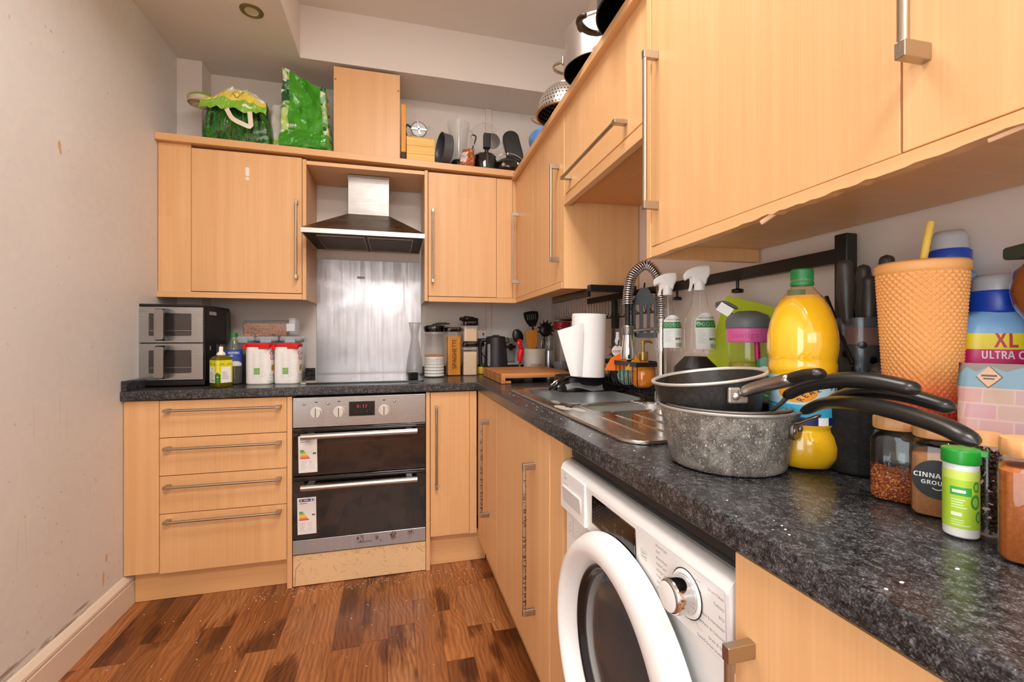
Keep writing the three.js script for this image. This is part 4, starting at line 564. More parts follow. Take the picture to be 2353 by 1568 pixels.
  mkJar('square jar of oats standing on the worktop', 0, 0.172, 0.138, 0.03, 0.03); mkJar('small square jar of oats stacked on top of the other', 0.1975, 0.098, 0.07, 0.12, 0.3);
  const ll = thing('spare_lid', 'loose black jar lid resting on the stacked oat jar', 'lid', [0.43, TOP + 0.32, -2.66], 0.4); mesh('lid', place(loft([[0.086, 0.086, 0.014, 0], [0.09, 0.09, 0.015, 0.004], [0.09, 0.09, 0.015, 0.016], [0.08, 0.08, 0.013, 0.02]], 40), 0, 0, -0.08), black, ll); mesh('clamp', place(bb(-0.03, 0.03, 0.021, 0.027, -0.012, 0.012, 0.002), 0, 0, -0.08), black, ll);
  const yj = thing('spice_jar', 'little yellow mustard jar at the foot of the kettle', 'jar', [0.512, TOP + 0.001, -2.7]); mesh('jar', lathe([[0, 0], [0.019, 0.001], [0.021, 0.004], [0.021, 0.04], [0.017, 0.046]], 24), std(0xd9a92a, 0.4), yj); mesh('lid', cyl(0.019, 0.019, 0.014, 0, 0.046), black, yj);
}
{ // kettle
  const t = thing('kettle', 'matt black electric kettle with grey water gauge beside its handle', 'kettle', [0.6, TOP + 0.001, -2.68], -0.2);
  mesh('base', lathe([[0, 0], [0.074, 0.001], [0.076, 0.006], [0.074, 0.018], [0, 0.02]], 40), blackRub, t); mesh('body', lathe([[0, 0.021], [0.07, 0.022], [0.073, 0.03], [0.066, 0.13], [0.06, 0.215], [0.056, 0.226], [0.03, 0.23], [0, 0.231]], 44), std(0x222223, 0.42), t);
  mesh('lid_button', bb(-0.022, 0.022, 0.231, 0.237, -0.02, 0.02, 0.003), black, t); mesh('spout', place(bb(-0.014, 0.016, -0.03, 0.004, -0.02, 0.02, 0.008), 0, 0, 0.35, 0.06, 0.215, 0), std(0x222223, 0.42), t);
  mesh('handle', tube([[-0.055, 0.205, 0.004], [-0.082, 0.204, 0.006], [-0.094, 0.18, 0.006], [-0.094, 0.1, 0.006], [-0.09, 0.06, 0.006], [-0.068, 0.05, 0.004]], 0.0115, 40, 12), blackRub, t);
  mesh('water_gauge', place(ext(rrect(0.017, 0.13, 0.0084), 0.004, 0.001, 1), 0, -0.62, 0, -0.041, 0.117, 0.055), std(0x8f9498, 0.25), t); mesh('gauge_marks', [0, 1, 2, 3, 4].map((i) => place(bb(-0.003, 0.003, -0.001, 0.001, 0, 0.0008), 0, -0.62, 0, -0.0445, 0.075 + i * 0.021, 0.0598)), black, t);
  const k = thing('wall_socket', 'white double wall socket with black plug behind the oat jars', 'socket', [0.535, 1.14, ZB + 0.001]); mesh('plate', bb(-0.07, 0.07, -0.043, 0.043, 0, 0.009, 0.003), white, k); mesh('switch', [bb(-0.028, -0.016, 0.012, 0.03, 0.009, 0.012, 0.001), bb(0.016, 0.028, 0.012, 0.03, 0.009, 0.012, 0.001)], red, k);
  const pl = thing('plug', 'black mains plug pushed into the wall socket', 'plug', [0.535, 1.108, ZB + 0.0105]); mesh('body', bb(-0.024, 0.024, -0.025, 0.025, 0, 0.036, 0.009), black, pl); mesh('cord', tube([[0, -0.025, 0.02], [0.004, -0.06, 0.03], [0.03, -0.11, 0.05], [0.05, -0.17, 0.07]], 0.0035, 20), black, pl);
}
{ // bread board
  const BLOCK = pix(512, 256, (u, v) => { const b = Math.floor(v * 6), k = (hash(b, 3) - 0.5) * 34 + (fbm(u * 3, v * 60, 3, 60, 2) - 0.5) * 34; return [196 + k, 128 + k * .9, 72 + k * .7]; });
  const t = thing('bread_board', 'thick wooden bread board with a hooked front foot by the sink', 'board', [0.69, TOP + 0.001, -2.35], 0.0), M = metric(std(0xffffff, 0.5, 0, { map: BLOCK }), 0.36, 0.22, 'z');
  mesh('slab', bb(-0.17, 0.178, 0.026, 0.05, -0.21, 0.235, 0.003), M, t); mesh('foot', bb(-0.19, -0.168, 0, 0.05, -0.21, 0.235, 0.003), M, t); mesh('foot_lip', bb(-0.167, -0.14, 0.001, 0.013, -0.2, 0.234, 0.002), M, t); mesh('rear_foot', bb(0.1, 0.16, 0, 0.0255, -0.2, -0.15, 0.002), M, t);
}
{ // utensil pot and what stands in it
  const P = [0.838, TOP + 0.001, -2.66], t = thing('utensil_pot', 'cream ceramic pot with handwritten lettering holding kitchen utensils', 'pot', P);
  mesh('pot', lathe([[0, 0.004], [0.06, 0.004], [0.0605, 0.15], [0.063, 0.154], [0.0655, 0.151], [0.066, 0.14], [0.066, 0.006], [0.062, 0], [0, 0]], 48), offwhite, t);
  const TX = draw(512, 256, (g, w, h) => { g.clearRect(0, 0, w, h); txt(g, 'utensils', 250, 120, 96, '#24201d', { style: 'italic', font: 'serif' }); g.fillStyle = '#24201d'; g.beginPath(); g.arc(170, 214, 11, 0, 6.3); g.arc(184, 214, 11, 0, 6.3); g.fill(); });
  wrapLabel('lettering', 0.0664, 0.06, 0.025, -0.95, 0.75, TX, t, { mat: { transparent: true, alphaTest: 0.5 } });
  const tool = (name, label, parts, dx, dz, rot) => { const q = thing(name, label, 'utensil', [P[0] + dx, P[1] + 0.008, P[2] + dz]); for (const [n, g, m] of parts) mesh(n, g.map((x) => place(bare(x), ...rot)), m, q); };
  const slot = new THREE.Shape(); slot.moveTo(-0.018, 0); slot.bezierCurveTo(-0.04, 0.03, -0.05, 0.055, -0.046, 0.09); slot.quadraticCurveTo(0, 0.102, 0.046, 0.09); slot.bezierCurveTo(0.05, 0.055, 0.04, 0.03, 0.018, 0); for (let i = -2; i <= 2; i++) slot.holes.push(rrect(0.0045, 0.036, 0.0022, i * 0.013, 0.06, THREE.Path));
  tool('slotted_turner', 'black slotted turner standing tallest in the utensil pot', [['blade', [ext(slot, 0.003, 0.0008, 1).translate(0, 0.285, 0)], black], ['shaft', [taper([[0, 0, 0], [0, 0.12, 0.002], [0, 0.3, 0.002]], (v) => 0.009 - 0.002 * v, 20)], black]], 0.03, -0.01, [-0.12, 0.0, 0.1]);
  tool('pasta_spoon', 'black toothed pasta spoon leaning towards the paper roll', [['bowl', [skin(28, 12, (u, v) => { const a = u * 6.2832, r = Math.sin(v * Math.PI / 2) * 0.04; return [r * Math.cos(a), 0.265 + r * Math.sin(a) * 1.15, 0.02 * (1 - v * v)]; }), ...Array.from({ length: 9 }, (_, i) => { const a = i / 8 * 4 - 0.45; return place(cyl(0.006, 0.003, 0.016), 0, 0, a - Math.PI / 2, 0.039 * Math.cos(a), 0.265 + 0.045 * Math.sin(a), 0.003); })], std(0x101010, 0.3, 0, { side: THREE.DoubleSide })], ['shaft', [taper([[0, 0, 0], [0, 0.12, 0], [0, 0.235, 0.006]], () => 0.0075, 20)], black]], 0.025, 0.015, [-0.05, 0, -0.18]);
  tool('black_spoon', 'black deep spoon leaning out over the kettle side', [['bowl', [skin(26, 14, (u, v) => { const a = u * 6.2832, b = v * Math.PI; return [0.034 * Math.sin(b) * Math.cos(a), 0.235 + 0.045 * Math.cos(b), 0.016 * Math.sin(b) * Math.sin(a)]; })], black], ['shaft', [taper([[0, 0, 0], [0, 0.2, 0]], () => 0.006, 14)], black]], -0.02, -0.01, [0, 0, 0.36]);
  tool('wooden_spatula', 'pale wooden spatula with a broad square end', [['blade', [ext(poly([[-0.011, 0], [-0.033, 0.065], [-0.034, 0.14], [0.034, 0.14], [0.033, 0.065], [0.011, 0]]), 0.005, 0.001, 1).translate(0, 0.118, 0)], metric(std(0xf0c48c, 0.6, 0, { map: PINE }), 0.2, 0.5, 'y')], ['shaft', [bb(-0.01, 0.01, 0, 0.125, 0, 0.006, 0.002)], metric(std(0xf0c48c, 0.6, 0, { map: PINE }), 0.2, 0.5, 'y')]], -0.018, 0.03, [0.06, 0, 0.06]);
  tool('whisk', 'steel balloon whisk in the utensil pot beside the pasta spoon', [['wires', [0, 0.8, 1.6, 2.4].map((a) => tube([[0, 0.1, 0], [0.02 * Math.cos(a), 0.14, 0.02 * Math.sin(a)], [0.026 * Math.cos(a), 0.19, 0.026 * Math.sin(a)], [0, 0.222, 0], [-0.026 * Math.cos(a), 0.19, -0.026 * Math.sin(a)], [-0.02 * Math.cos(a), 0.14, -0.02 * Math.sin(a)], [0, 0.1, 0]], 0.0011, 36, 5)), chrome], ['shaft', [cyl(0.007, 0.006, 0.11)], chrome]], 0.038, 0.03, [0.04, 0, -0.12]);
  const r = thing('can_opener', 'red-handled can opener hooked against the utensil pot', 'can opener', [0.705, TOP + 0.053, -2.52]); mesh('handle', [taper([[0, 0.03, 0], [0.004, 0.07, 0.004], [0.014, 0.115, 0]], (v) => 0.0145 + 0.003 * Math.sin(v * 3), 24, 12, 0.7), taper([[0.012, 0.1, 0.008], [-0.004, 0.13, 0.006], [0.004, 0.16, 0.004]], (v) => 0.012 + 0.007 * v, 24, 12, 0.7)], red, r); mesh('cutter', [cyl(0.008, 0.008, 0.004, 0, 0, 0, 20).rotateX(Math.PI / 2).translate(0.002, 0.02, 0.006), bb(-0.003, 0.003, 0, 0.035, -0.003, 0.003, 0.001)], chrome, r);
  const m = thing('steel_bottle', 'slim steel bottle with glass neck behind the utensil pot', 'bottle', [0.935, TOP + 0.001, -2.67]); mesh('body', lathe([[0, 0], [0.034, 0.001], [0.035, 0.004], [0.035, 0.14], [0.033, 0.145], [0, 0.146]], 32), std(0xc9ccd0, 0.25, 0.9), m); mesh('neck', lathe([[0.032, 0.146], [0.03, 0.22], [0.024, 0.26], [0.02, 0.262]], 30), glassM, m); mesh('cap', cyl(0.024, 0.022, 0.03, 0, 0.262), black, m);
  for (const [x, z, h, lab] of [[0.93, -2.44, 0.315, 'red-lidded storage jar partly hidden by the paper roll']]) { const j = thing('red_lid_jar', lab, 'jar', [x - 0.06, TOP + 0.055, z + 0.0]); j.position.set(0.955, TOP + 0.001, -2.5); mesh('glass', lathe([[0, 0], [0.045, 0.001], [0.047, 0.005], [0.047, 0.255], [0.04, 0.265]], 36), clear, j); mesh('lid', lathe([[0.044, 0.268], [0.049, 0.27], [0.049, 0.284], [0.046, 0.286], [0.046, 0.296], [0.049, 0.298], [0.049, 0.312], [0.045, 0.316], [0, 0.316]], 36), std(0x9c1420, 0.3), j); mesh('contents', lathe([[0, 0.004], [0.043, 0.005], [0.043, 0.08], [0, 0.082]], 30), std(0x8d8f98, 0.7), j); }
  const g = thing('wall_timer', 'grey rounded plug-in unit with black cross plug by the kettle', 'socket', [0.735, 1.06, ZB + 0.001]); mesh('plate', ext((() => { const s = new THREE.Shape(); s.moveTo(-0.03, -0.075); s.lineTo(0.03, -0.075); s.lineTo(0.03, 0.045); s.absarc(0, 0.045, 0.03, 0, Math.PI); return s; })(), 0.012, 0.002).translate(0, 0, 0.002), std(0x9b9893, 0.5), g); mesh('plug_cross', [bb(-0.034, 0.034, 0.012, 0.027, 0.0165, 0.03, 0.004), bb(-0.011, 0.011, 0.0, 0.04, 0.0165, 0.033, 0.004)], black, g);
  const hk = thing('hook_strip', 'clear plastic hook strip stuck under the corner wall cabinets', 'hook strip', [0.78, 1.337, -2.845]); mesh('strip', bb(-0.13, 0.13, -0.004, 0, 0, 0.006), offwhite, hk); for (let i = 0; i < 8; i++) mesh('hook', tube([[-0.11 + i * 0.031, -0.004, 0.003], [-0.11 + i * 0.031, -0.016, 0.004], [-0.11 + i * 0.031, -0.019, 0.012], [-0.11 + i * 0.031, -0.012, 0.016]], 0.0018, 12, 6), clear, hk);
}
// ---------- sink wall: rack, bottles, roll ----------
{ // black over-sink rack
  const R = thing('dish_rack', 'black steel over-sink rack with long top bar, posts and hanging wire basket', 'dish rack', [0, 0, 0]);
  mesh('top_bar', place(bb(-0.01, 0.01, 1.3, 1.33, -0.45, 0.45, 0.002), 0, -KW, 0, 0.9, 0, -1.17), black, R);
  mesh('post', [bb(0.872, 0.9, TOP + 0.0065, 1.358, -0.73, -0.702, 0.003)], black, R); mesh('post', [bb(0.912, 0.938, TOP + 0.0005, 1.304, -1.79, -1.762, 0.003)], black, R);
  mesh('arm', [bb(0.735, 0.935, 1.324, 1.35, -1.645, -1.615, 0.002)], black, R); mesh('side_rail', [bb(0.735, 0.751, 1.305, 1.336, -2.05, -1.646, 0.002), bb(0.915, 0.93, 1.305, 1.332, -2.05, -1.646, 0.002)], black, R);
  const wires = []; for (let i = 0; i < 13; i++) { const z = -2.04 + i * 0.03; wires.push(tube([[0.743, 1.305, z], [0.745, 1.24, z], [0.757, 1.229, z], [0.905, 1.229, z], [0.918, 1.24, z], [0.92, 1.305, z]], 0.0017, 30, 6)); }
  wires.push(tube([[0.75, 1.229, -2.05], [0.75, 1.229, -1.66]], 0.003), tube([[0.91, 1.229, -2.05], [0.91, 1.229, -1.66]], 0.003), tube([[0.83, 1.229, -2.05], [0.83, 1.229, -1.66]], 0.003));
  mesh('wire_basket', wires, blackGloss, R);
  const w2 = []; for (let i = 0; i < 6; i++) { const z = -1.56 + i * 0.032; w2.push(tube([[0.86, 1.3, z], [0.862, 1.245, z], [0.875, 1.236, z], [0.915, 1.236, z], [0.924, 1.246, z], [0.925, 1.3, z]], 0.0016, 24, 6)); } w2.push(tube([[0.87, 1.236, -1.57], [0.87, 1.236, -1.39]], 0.0022), tube([[0.91, 1.236, -1.57], [0.91, 1.236, -1.39]], 0.0022), bb(0.852, 0.93, 1.298, 1.304, -1.57, -1.39));
  mesh('small_basket', w2, blackGloss, R);
  for (const z of [-1.3, -1.03]) mesh('clamp_knob', [cyl(0.004, 0.004, 0.022, 0.9, 1.278, z), lathe([[0, 0], [0.014, 0], [0.016, 0.004], [0.014, 0.01], [0.004, 0.012]], 18, 0.9, 1.268, z)], black, R);
  const tn = thing('hanging_turner', 'black wide-slotted turner hanging from the rack bar behind the tap', 'utensil', [0.83, 1.145, -1.385], turnW + 0.9); const s = new THREE.Shape(); s.moveTo(-0.02, 0.0); s.lineTo(0.04, 0.0); s.lineTo(0.042, 0.12); s.lineTo(0.012, 0.17); s.lineTo(-0.012, 0.17); s.lineTo(-0.042, 0.12); s.lineTo(-0.042, 0.03); s.quadraticCurveTo(-0.04, 0.004, -0.02, 0); for (const x of [-0.022, 0.003, 0.026]) s.holes.push(rrect(0.014, 0.1, 0.006, x, 0.065, THREE.Path)); mesh('blade', ext(s, 0.003, 0.0006, 1), black, tn); mesh('hook', tube([[0, 0.165, 0], [0, 0.178, -0.004], [0, 0.188, -0.012]], 0.003, 14), black, tn);
}
const cleanLabel = () => draw(384, 512, (g, w, h) => { g.clearRect(0, 0, w, h); g.fillStyle = '#f3f4f2'; g.beginPath(); g.moveTo(0, 512); g.lineTo(0, 110); g.quadraticCurveTo(160, -60, 384, 120); g.lineTo(384, 512); g.fill(); lines(g, 60, 62, 110, 1, 1, '#888', 6); txt(g, 'SURFACE CLEANER', 190, 96, 34, '#1f2a22', { style: 'bold' }); g.fillStyle = '#1f7a34'; g.fillRect(0, 130, 384, 96); for (let i = 0; i < 5; i++) { g.strokeStyle = '#bfe0c4'; g.lineWidth = 5; g.beginPath(); g.arc(44 + i * 72, 178, 24, 0, 6.3); g.stroke(); } lines(g, 24, 250, 150, 12, 16, '#b9c0ba', 4); lines(g, 200, 250, 150, 6, 16, '#b9c0ba', 4); g.fillStyle = '#151515'; for (let i = 0; i < 7; i++) if (i !== 4) g.fillRect(206 + i * 24, 362 + (i % 2) * 3, 17, 34 - (i % 3) * 4); g.fillStyle = '#333'; for (let i = 0; i < 22; i++) g.fillRect(220 + i * 6, 440, rr(1, 4), 56); });
{ // spray bottles hooked over the bar
  const mk = (label, z, turn) => {
    const t = thing('spray_bottle', label, 'spray bottle', [0.815, 1.1, z], turn, 'clear cleaning spray bottles hanging from the rack'); t.scale.setScalar(0.86);
    mesh('bottle', loft([[0.07, 0.04, 0.018, 0], [0.088, 0.05, 0.023, 0.004], [0.093, 0.052, 0.025, 0.02], [0.093, 0.052, 0.025, 0.1], [0.08, 0.048, 0.023, 0.13], [0.054, 0.042, 0.02, 0.155], [0.044, 0.038, 0.018, 0.185], [0.03, 0.03, 0.0148, 0.212]], 48), clear, t);
    mesh('dip_tube', tube([[0, 0.212, 0], [0.004, 0.1, 0], [0.012, 0.008, 0]], 0.002, 20, 6), frost, t);
    mesh('label', skin(16, 8, (u, v) => { const w = v < 0.6 ? 1 : lerp(1, 0.78, (v - 0.6) / 0.4), p = rr4(lerp(-0.06, 0.24, u), 0.0942 * w, 0.053 * w, 0.0252 * w); return [p[0], lerp(0.018, 0.14, v), p[1]]; }), std(0xffffff, 0.4, 0, { map: cleanLabel(), side: THREE.DoubleSide, transparent: true, alphaTest: 0.5 }), t);
    mesh('trigger_head', [lathe([[0.0145, 0.205], [0.017, 0.208], [0.0165, 0.232], [0.013, 0.24], [0, 0.24]], 24), ext((() => { const q = new THREE.Shape(); q.moveTo(-0.016, 0.232); q.lineTo(-0.02, 0.25); q.quadraticCurveTo(-0.034, 0.252, -0.042, 0.246); q.quadraticCurveTo(-0.046, 0.256, -0.036, 0.264); q.quadraticCurveTo(-0.012, 0.28, 0.024, 0.278); q.quadraticCurveTo(0.03, 0.262, 0.018, 0.246); q.lineTo(0.014, 0.232); return q; })(), 0.014, 0.006, 3).translate(0, 0, -0.007)], white, t);
    mesh('trigger', ext((() => { const q = new THREE.Shape(); q.moveTo(-0.03, 0.248); q.quadraticCurveTo(-0.026, 0.225, -0.034, 0.206); q.lineTo(-0.028, 0.204); q.quadraticCurveTo(-0.018, 0.225, -0.022, 0.248); return q; })(), 0.008, 0.001, 1).translate(0, 0, -0.004), white, t);
  };
  mk('clear spray bottle with green-banded label beside the tap column', -1.225, -0.55); mk('clear spray bottle with green-banded label by the lime board', -1.075, -0.5);
}
{ // paper roll on an upturned tin, caddy of washing-up things
  const tin = thing('roasting_tin', 'black upturned roasting tin with loop handle behind the soapy sink', 'tin', [0.79, TOP + 0.0085, -1.78]); mesh('shell', loft([[0.29, 0.22, 0.05, 0], [0.29, 0.22, 0.05, 0.004], [0.26, 0.19, 0.045, 0.006], [0.24, 0.17, 0.04, 0.056], [0.22, 0.15, 0.036, 0.06]], 56), black, tin);
  mesh('loop_handle', tube([[-0.1, 0.052, 0.06], [-0.14, 0.05, 0.09], [-0.175, 0.03, 0.1], [-0.185, 0.012, 0.07], [-0.15, 0.008, 0.03]], 0.0095, 40, 12), blackGloss, tin); mesh('plastic_film', skin(20, 6, (u, v) => [-0.13 + u * 0.16, 0.03 - 0.02 * v + 0.008 * Math.sin(u * 6), 0.092 + 0.02 * v + 0.006 * Math.sin(u * 9 + v * 3)]), std(0xe8ecee, 0.2, 0, { transmission: 0.7, thickness: 0, side: THREE.DoubleSide }), tin);
  const k = thing('paper_roll', 'white kitchen paper roll with a loose sheet hanging off', 'paper roll', [0.752, TOP + 0.0695, -1.68]);
  const paper = std(0xf7f5f2, 0.9, 0, { bumpMap: PLASTER, bumpScale: 0.002 });
  mesh('roll', place(bare(lathe([[0.02, 0], [0.066, 0.0005], [0.068, 0.004], [0.068, 0.246], [0.066, 0.25], [0.02, 0.25], [0.02, 0.1]], 56)), 0, 0, -0.03), paper, k);
  mesh('cardboard_core', lathe([[0.0195, 0.002], [0.0195, 0.252], [0.0185, 0.252], [0.0185, 0.002]], 30), std(0xb99a78, 0.9), k);
  mesh('loose_sheet', skin(14, 14, (u, v) => { const a = u * 1.0; return [-0.045 - 0.115 * u + 0.02 * u * u + 0.035 * v * u * 0.0 + (1 - v) * 0.05 * u, 0.008 + 0.205 * v - 0.03 * u * v + (1 - v) * 0.0, 0.052 - 0.01 * a + 0.012 * Math.sin(u * 3 + v)]; }), std(0xf7f5f2, 0.9, 0, { side: THREE.DoubleSide }), k);
  const c = thing('sink_caddy', 'black wire caddy hung behind the tap full of sponges and soap', 'caddy', [0.875, 0, -1.55]);
  const g = [bb(-0.06, -0.05, 1.042, 1.058, -0.15, 0.14), bb(0.05, 0.056, 1.042, 1.058, -0.15, 0.14), bb(-0.05, 0.05, 1.042, 1.058, -0.15, -0.143), bb(-0.05, 0.05, 1.042, 1.058, 0.133, 0.14)], w = [];
  for (let i = 0; i <= 9; i++) { const z = -0.145 + i * 0.0312; w.push(tube([[-0.055, 1.045, z], [-0.052, 0.972, z], [-0.045, 0.963, z], [0.045, 0.963, z], [0.051, 0.972, z], [0.053, 1.045, z]], 0.0017, 24, 6)); }
  mesh('rim', g, black, c); mesh('wires', w, black, c);
  const f = thing('dish_soap', 'clear washing-up bottle with round printed tag in the caddy', 'bottle', [0.872, 0.966, -1.655], -0.5); mesh('bottle', loft([[0.05, 0.036, 0.015, 0], [0.056, 0.04, 0.018, 0.004], [0.058, 0.042, 0.018, 0.1], [0.05, 0.038, 0.017, 0.17], [0.046, 0.036, 0.016, 0.215]], 40), clear, f); mesh('spout', lathe([[0.012, 0.15], [0.012, 0.165], [0.007, 0.18], [0.006, 0.2], [0, 0.201]], 20), white, f);
  printed('tag', 0.046, 0.046, draw(256, 256, (q) => { q.clearRect(0, 0, 256, 256); q.fillStyle = '#f4efe8'; q.beginPath(); q.arc(128, 128, 124, 0, 6.3); q.fill(); q.fillStyle = '#3c7a2e'; q.beginPath(); q.moveTo(100, 6); q.lineTo(156, 6); q.lineTo(128, 50); q.fill(); txt(q, 'FAIRY', 128, 138, 72, '#c8203a', { style: 'bold' }); }), f, [0, 0.125, 0.0225], [0, 0, 0], { mat: { transparent: true, alphaTest: 0.5 } });
  mesh('leaf_print', Array.from({ length: 9 }, (_, i) => { const a = i / 9 * 6.283; return place(new THREE.CircleGeometry(0.006, 8).scale(0.5, 2, 1), 0, 0, a - 1.57, 0.031 * Math.cos(a) * 0.8, 0.125 + 0.036 * Math.sin(a), 0.0217); }), std(0x161a14, 0.6, 0, { side: THREE.DoubleSide }), f);
  const SP = new THREE.Shape(); SP.moveTo(0, 0); SP.lineTo(0.085, 0); SP.lineTo(0.085, 0.055); SP.quadraticCurveTo(0.03, 0.055, 0, 0);
  const s1 = mesh('sponge', place(ext(poly([[-0.045, 0], [0.035, 0], [0.035, 0.075], [-0.02, 0.045]]), 0.018, 0.003), 0, -0.6, 0, 0, 0, 0), std(0xf37a1f, 0.95)); s1.position.set(0.835, 1.02, -1.585); tag(s1, 'bright orange sponge standing up in the caddy before the soap', 'sponge');
  const s2 = mesh('sponge', place(ext(poly([[-0.03, 0], [0.035, 0], [0.005, 0.05]]), 0.014, 0.003), 0, -0.6, 0), std(0xf2a63a, 0.95)); s2.position.set(0.838, 1.03, -1.462); tag(s2, 'yellow-orange sponge corner by the gold soap pump', 'sponge');
  const ball = (name, label, x, y, z, r, col) => { const strands = []; for (let i = 0; i < 26; i++) { const A = rr(0, 6.28), B = rr(0, 3.14), pts = []; for (let j = 0; j <= 10; j++) { const t = j / 10 * 6.283, v = V(Math.cos(t), Math.sin(t), 0).applyEuler(new THREE.Euler(A, B, A * 2)).multiplyScalar(r * rr(0.88, 1.02)); pts.push([v.x, v.y, v.z]); } strands.push(tube(pts, 0.0018, 26, 4)); } const o = thing(name, label, 'scourer', [x, y, z]); mesh('core', new THREE.IcosahedronGeometry(r * 0.86, 2), std(col, 0.8), o); mesh('strands', strands, std(col, 0.4), o); };
  ball('mesh_scourer', 'pale teal mesh scourer in the middle of the caddy', 0.862, 1.0, -1.56, 0.036, 0x9fc4b6); ball('mesh_scourer', 'dark grey mesh scourer at the far end of the caddy', 0.868, 0.998, -1.655, 0.028, 0x2c3034);
  const hs = thing('soap_pump', 'round bottle of orange hand soap with gold pump in the caddy', 'soap bottle', [0.872, 0.966, -1.463]); mesh('bottle', lathe([[0, 0], [0.03, 0.001], [0.041, 0.012], [0.044, 0.03], [0.043, 0.055], [0.036, 0.075], [0.02, 0.09], [0.016, 0.098], [0, 0.1]], 36), std(0xf08a18, 0.12, 0, { clearcoat: 1 }), hs); const GD = std(0xb99a5a, 0.3, 0.8); mesh('pump', [cyl(0.018, 0.018, 0.03, 0, 0.098), cyl(0.006, 0.006, 0.03, 0, 0.128), cyl(0.009, 0.008, 0.014, 0, 0.155), tube([[0, 0.164, 0], [0.02, 0.165, 0.004], [0.034, 0.16, 0.006]], 0.004, 14)], GD, hs);
}
{ // board, tumbler, dark beaker
  const b = mesh('chopping_board', place(ext(rrect(0.21, 0.32, 0.012), 0.003, 0.0006, 1), 0, 0, -0.24), std(0xb5cc1e, 0.4)); b.position.set(0.862, 1.085, -1.0); b.rotation.set(0, turnW - 0.02, 0); b.rotateX(-0.16); tag(b, 'lime green chopping board leaning on the wall behind the drinks cup', 'chopping board');
  const t = thing('sports_cup', 'clear cup with pink collar and grey looped lid', 'cup', [0.795, TOP + 0.001, -0.878], -0.85);
  mesh('cup', lathe([[0, 0], [0.036, 0.001], [0.038, 0.005], [0.041, 0.15], [0.042, 0.222]], 40), clear, t); mesh('collar', lathe([[0.0425, 0.218], [0.045, 0.22], [0.0455, 0.246], [0.044, 0.25]], 40), std(0xee6cb0, 0.3), t);
  wrapLabel('collar_print', 0.0458, 0.02, 0.224, -0.75, 0.75, draw(384, 110, (g) => { g.fillStyle = '#ee6cb0'; g.fillRect(0, 0, 384, 110); txt(g, 'contigo', 192, 56, 92, '#d2559a', { style: 'bold' }); }), t);
  mesh('lid', [lathe([[0.0445, 0.25], [0.047, 0.252], [0.047, 0.268], [0.042, 0.28], [0.02, 0.29], [0, 0.291]], 40)], std(0x6d7276, 0.4), t); mesh('loop', [taper([[-0.02, 0.276, 0], [-0.05, 0.292, 0.006], [-0.066, 0.308, 0.008], [-0.05, 0.312, 0.0], [-0.02, 0.296, -0.008]], () => 0.007, 30, 10, 0.6)], std(0x6d7276, 0.4), t); mesh('white_tag', place(bb(-0.016, 0.016, -0.011, 0.011, -0.001, 0.001), 0, 0, -0.6, -0.046, 0.295, 0.015), white, t);
  mesh('drink', lathe([[0, 0.003], [0.034, 0.004], [0.039, 0.17], [0, 0.172]], 32), std(0xc9c02a, 0.3, 0, { transmission: 0.3, thickness: 0.02 }), t); mesh('pink_straw', tube([[0.02, 0.004, 0.02], [0.024, 0.12, 0.022], [0.02, 0.24, 0.018]], 0.006, 16), std(0xd6187c, 0.3), t);
  const bk = thing('upturned_beaker', 'black upturned plastic beaker peeping over the back saucepan rim', 'beaker', [0.72, TOP + 0.007, -0.965]); mesh('shell', loft([[0.105, 0.1, 0.03, 0], [0.105, 0.1, 0.03, 0.01], [0.09, 0.085, 0.028, 0.15], [0.056, 0.052, 0.022, 0.172], [0.05, 0.046, 0.02, 0.176]], 40), blackMat, bk);
  const gp = thing('green_packet', 'small green food packet squeezed between the saucepans and orange squash', 'packet', [0.735, TOP + 0.001, -0.745], -0.8); const GP = draw(256, 512, (g) => { g.fillStyle = '#1c7a32'; g.fillRect(0, 0, 256, 512); g.fillStyle = '#d8e8d0'; g.fillRect(20, 50, 140, 16); lines(g, 20, 90, 200, 6, 22, '#bcd8b8', 6); g.fillStyle = '#e7d84a'; g.fillRect(30, 260, 120, 60); });
  mesh('packet', skin(24, 10, (u, v) => { const p = rr4(u + 0.5, 0.062, lerp(0.03, 0.003, smooth(0.5, 1, v)), 0.0014); return [p[0], v * 0.186 + 0.004 * Math.sin(u * 20), p[1]]; }), std(0xffffff, 0.3, 0, { map: GP, side: THREE.DoubleSide }), gp);
}

{ // spilt crumbs on the worktop
  const im = new THREE.InstancedMesh(new THREE.IcosahedronGeometry(1, 0), std(0xe6e2dc, 0.8), 50), M = new THREE.Matrix4();
  for (let i = 0; i < 50; i++) { const z = rr(-1.9, -0.22), x = rnd() < 0.6 ? rr(0.43, 0.475) : z > -0.8 ? rr(0.43, 0.6) : rr(0.43, 0.47), s = rr(0.0005, 0.0018); M.makeScale(s * rr(0.8, 1.8), s * 0.5, s).setPosition(x, TOP + 0.0003, z); im.setMatrixAt(i, M); }
  im.name = 'crumbs'; im.castShadow = im.receiveShadow = true; tag(stuff(im), 'white crumbs sprinkled along the charcoal worktop edge', 'crumbs'); scene.add(im);
}
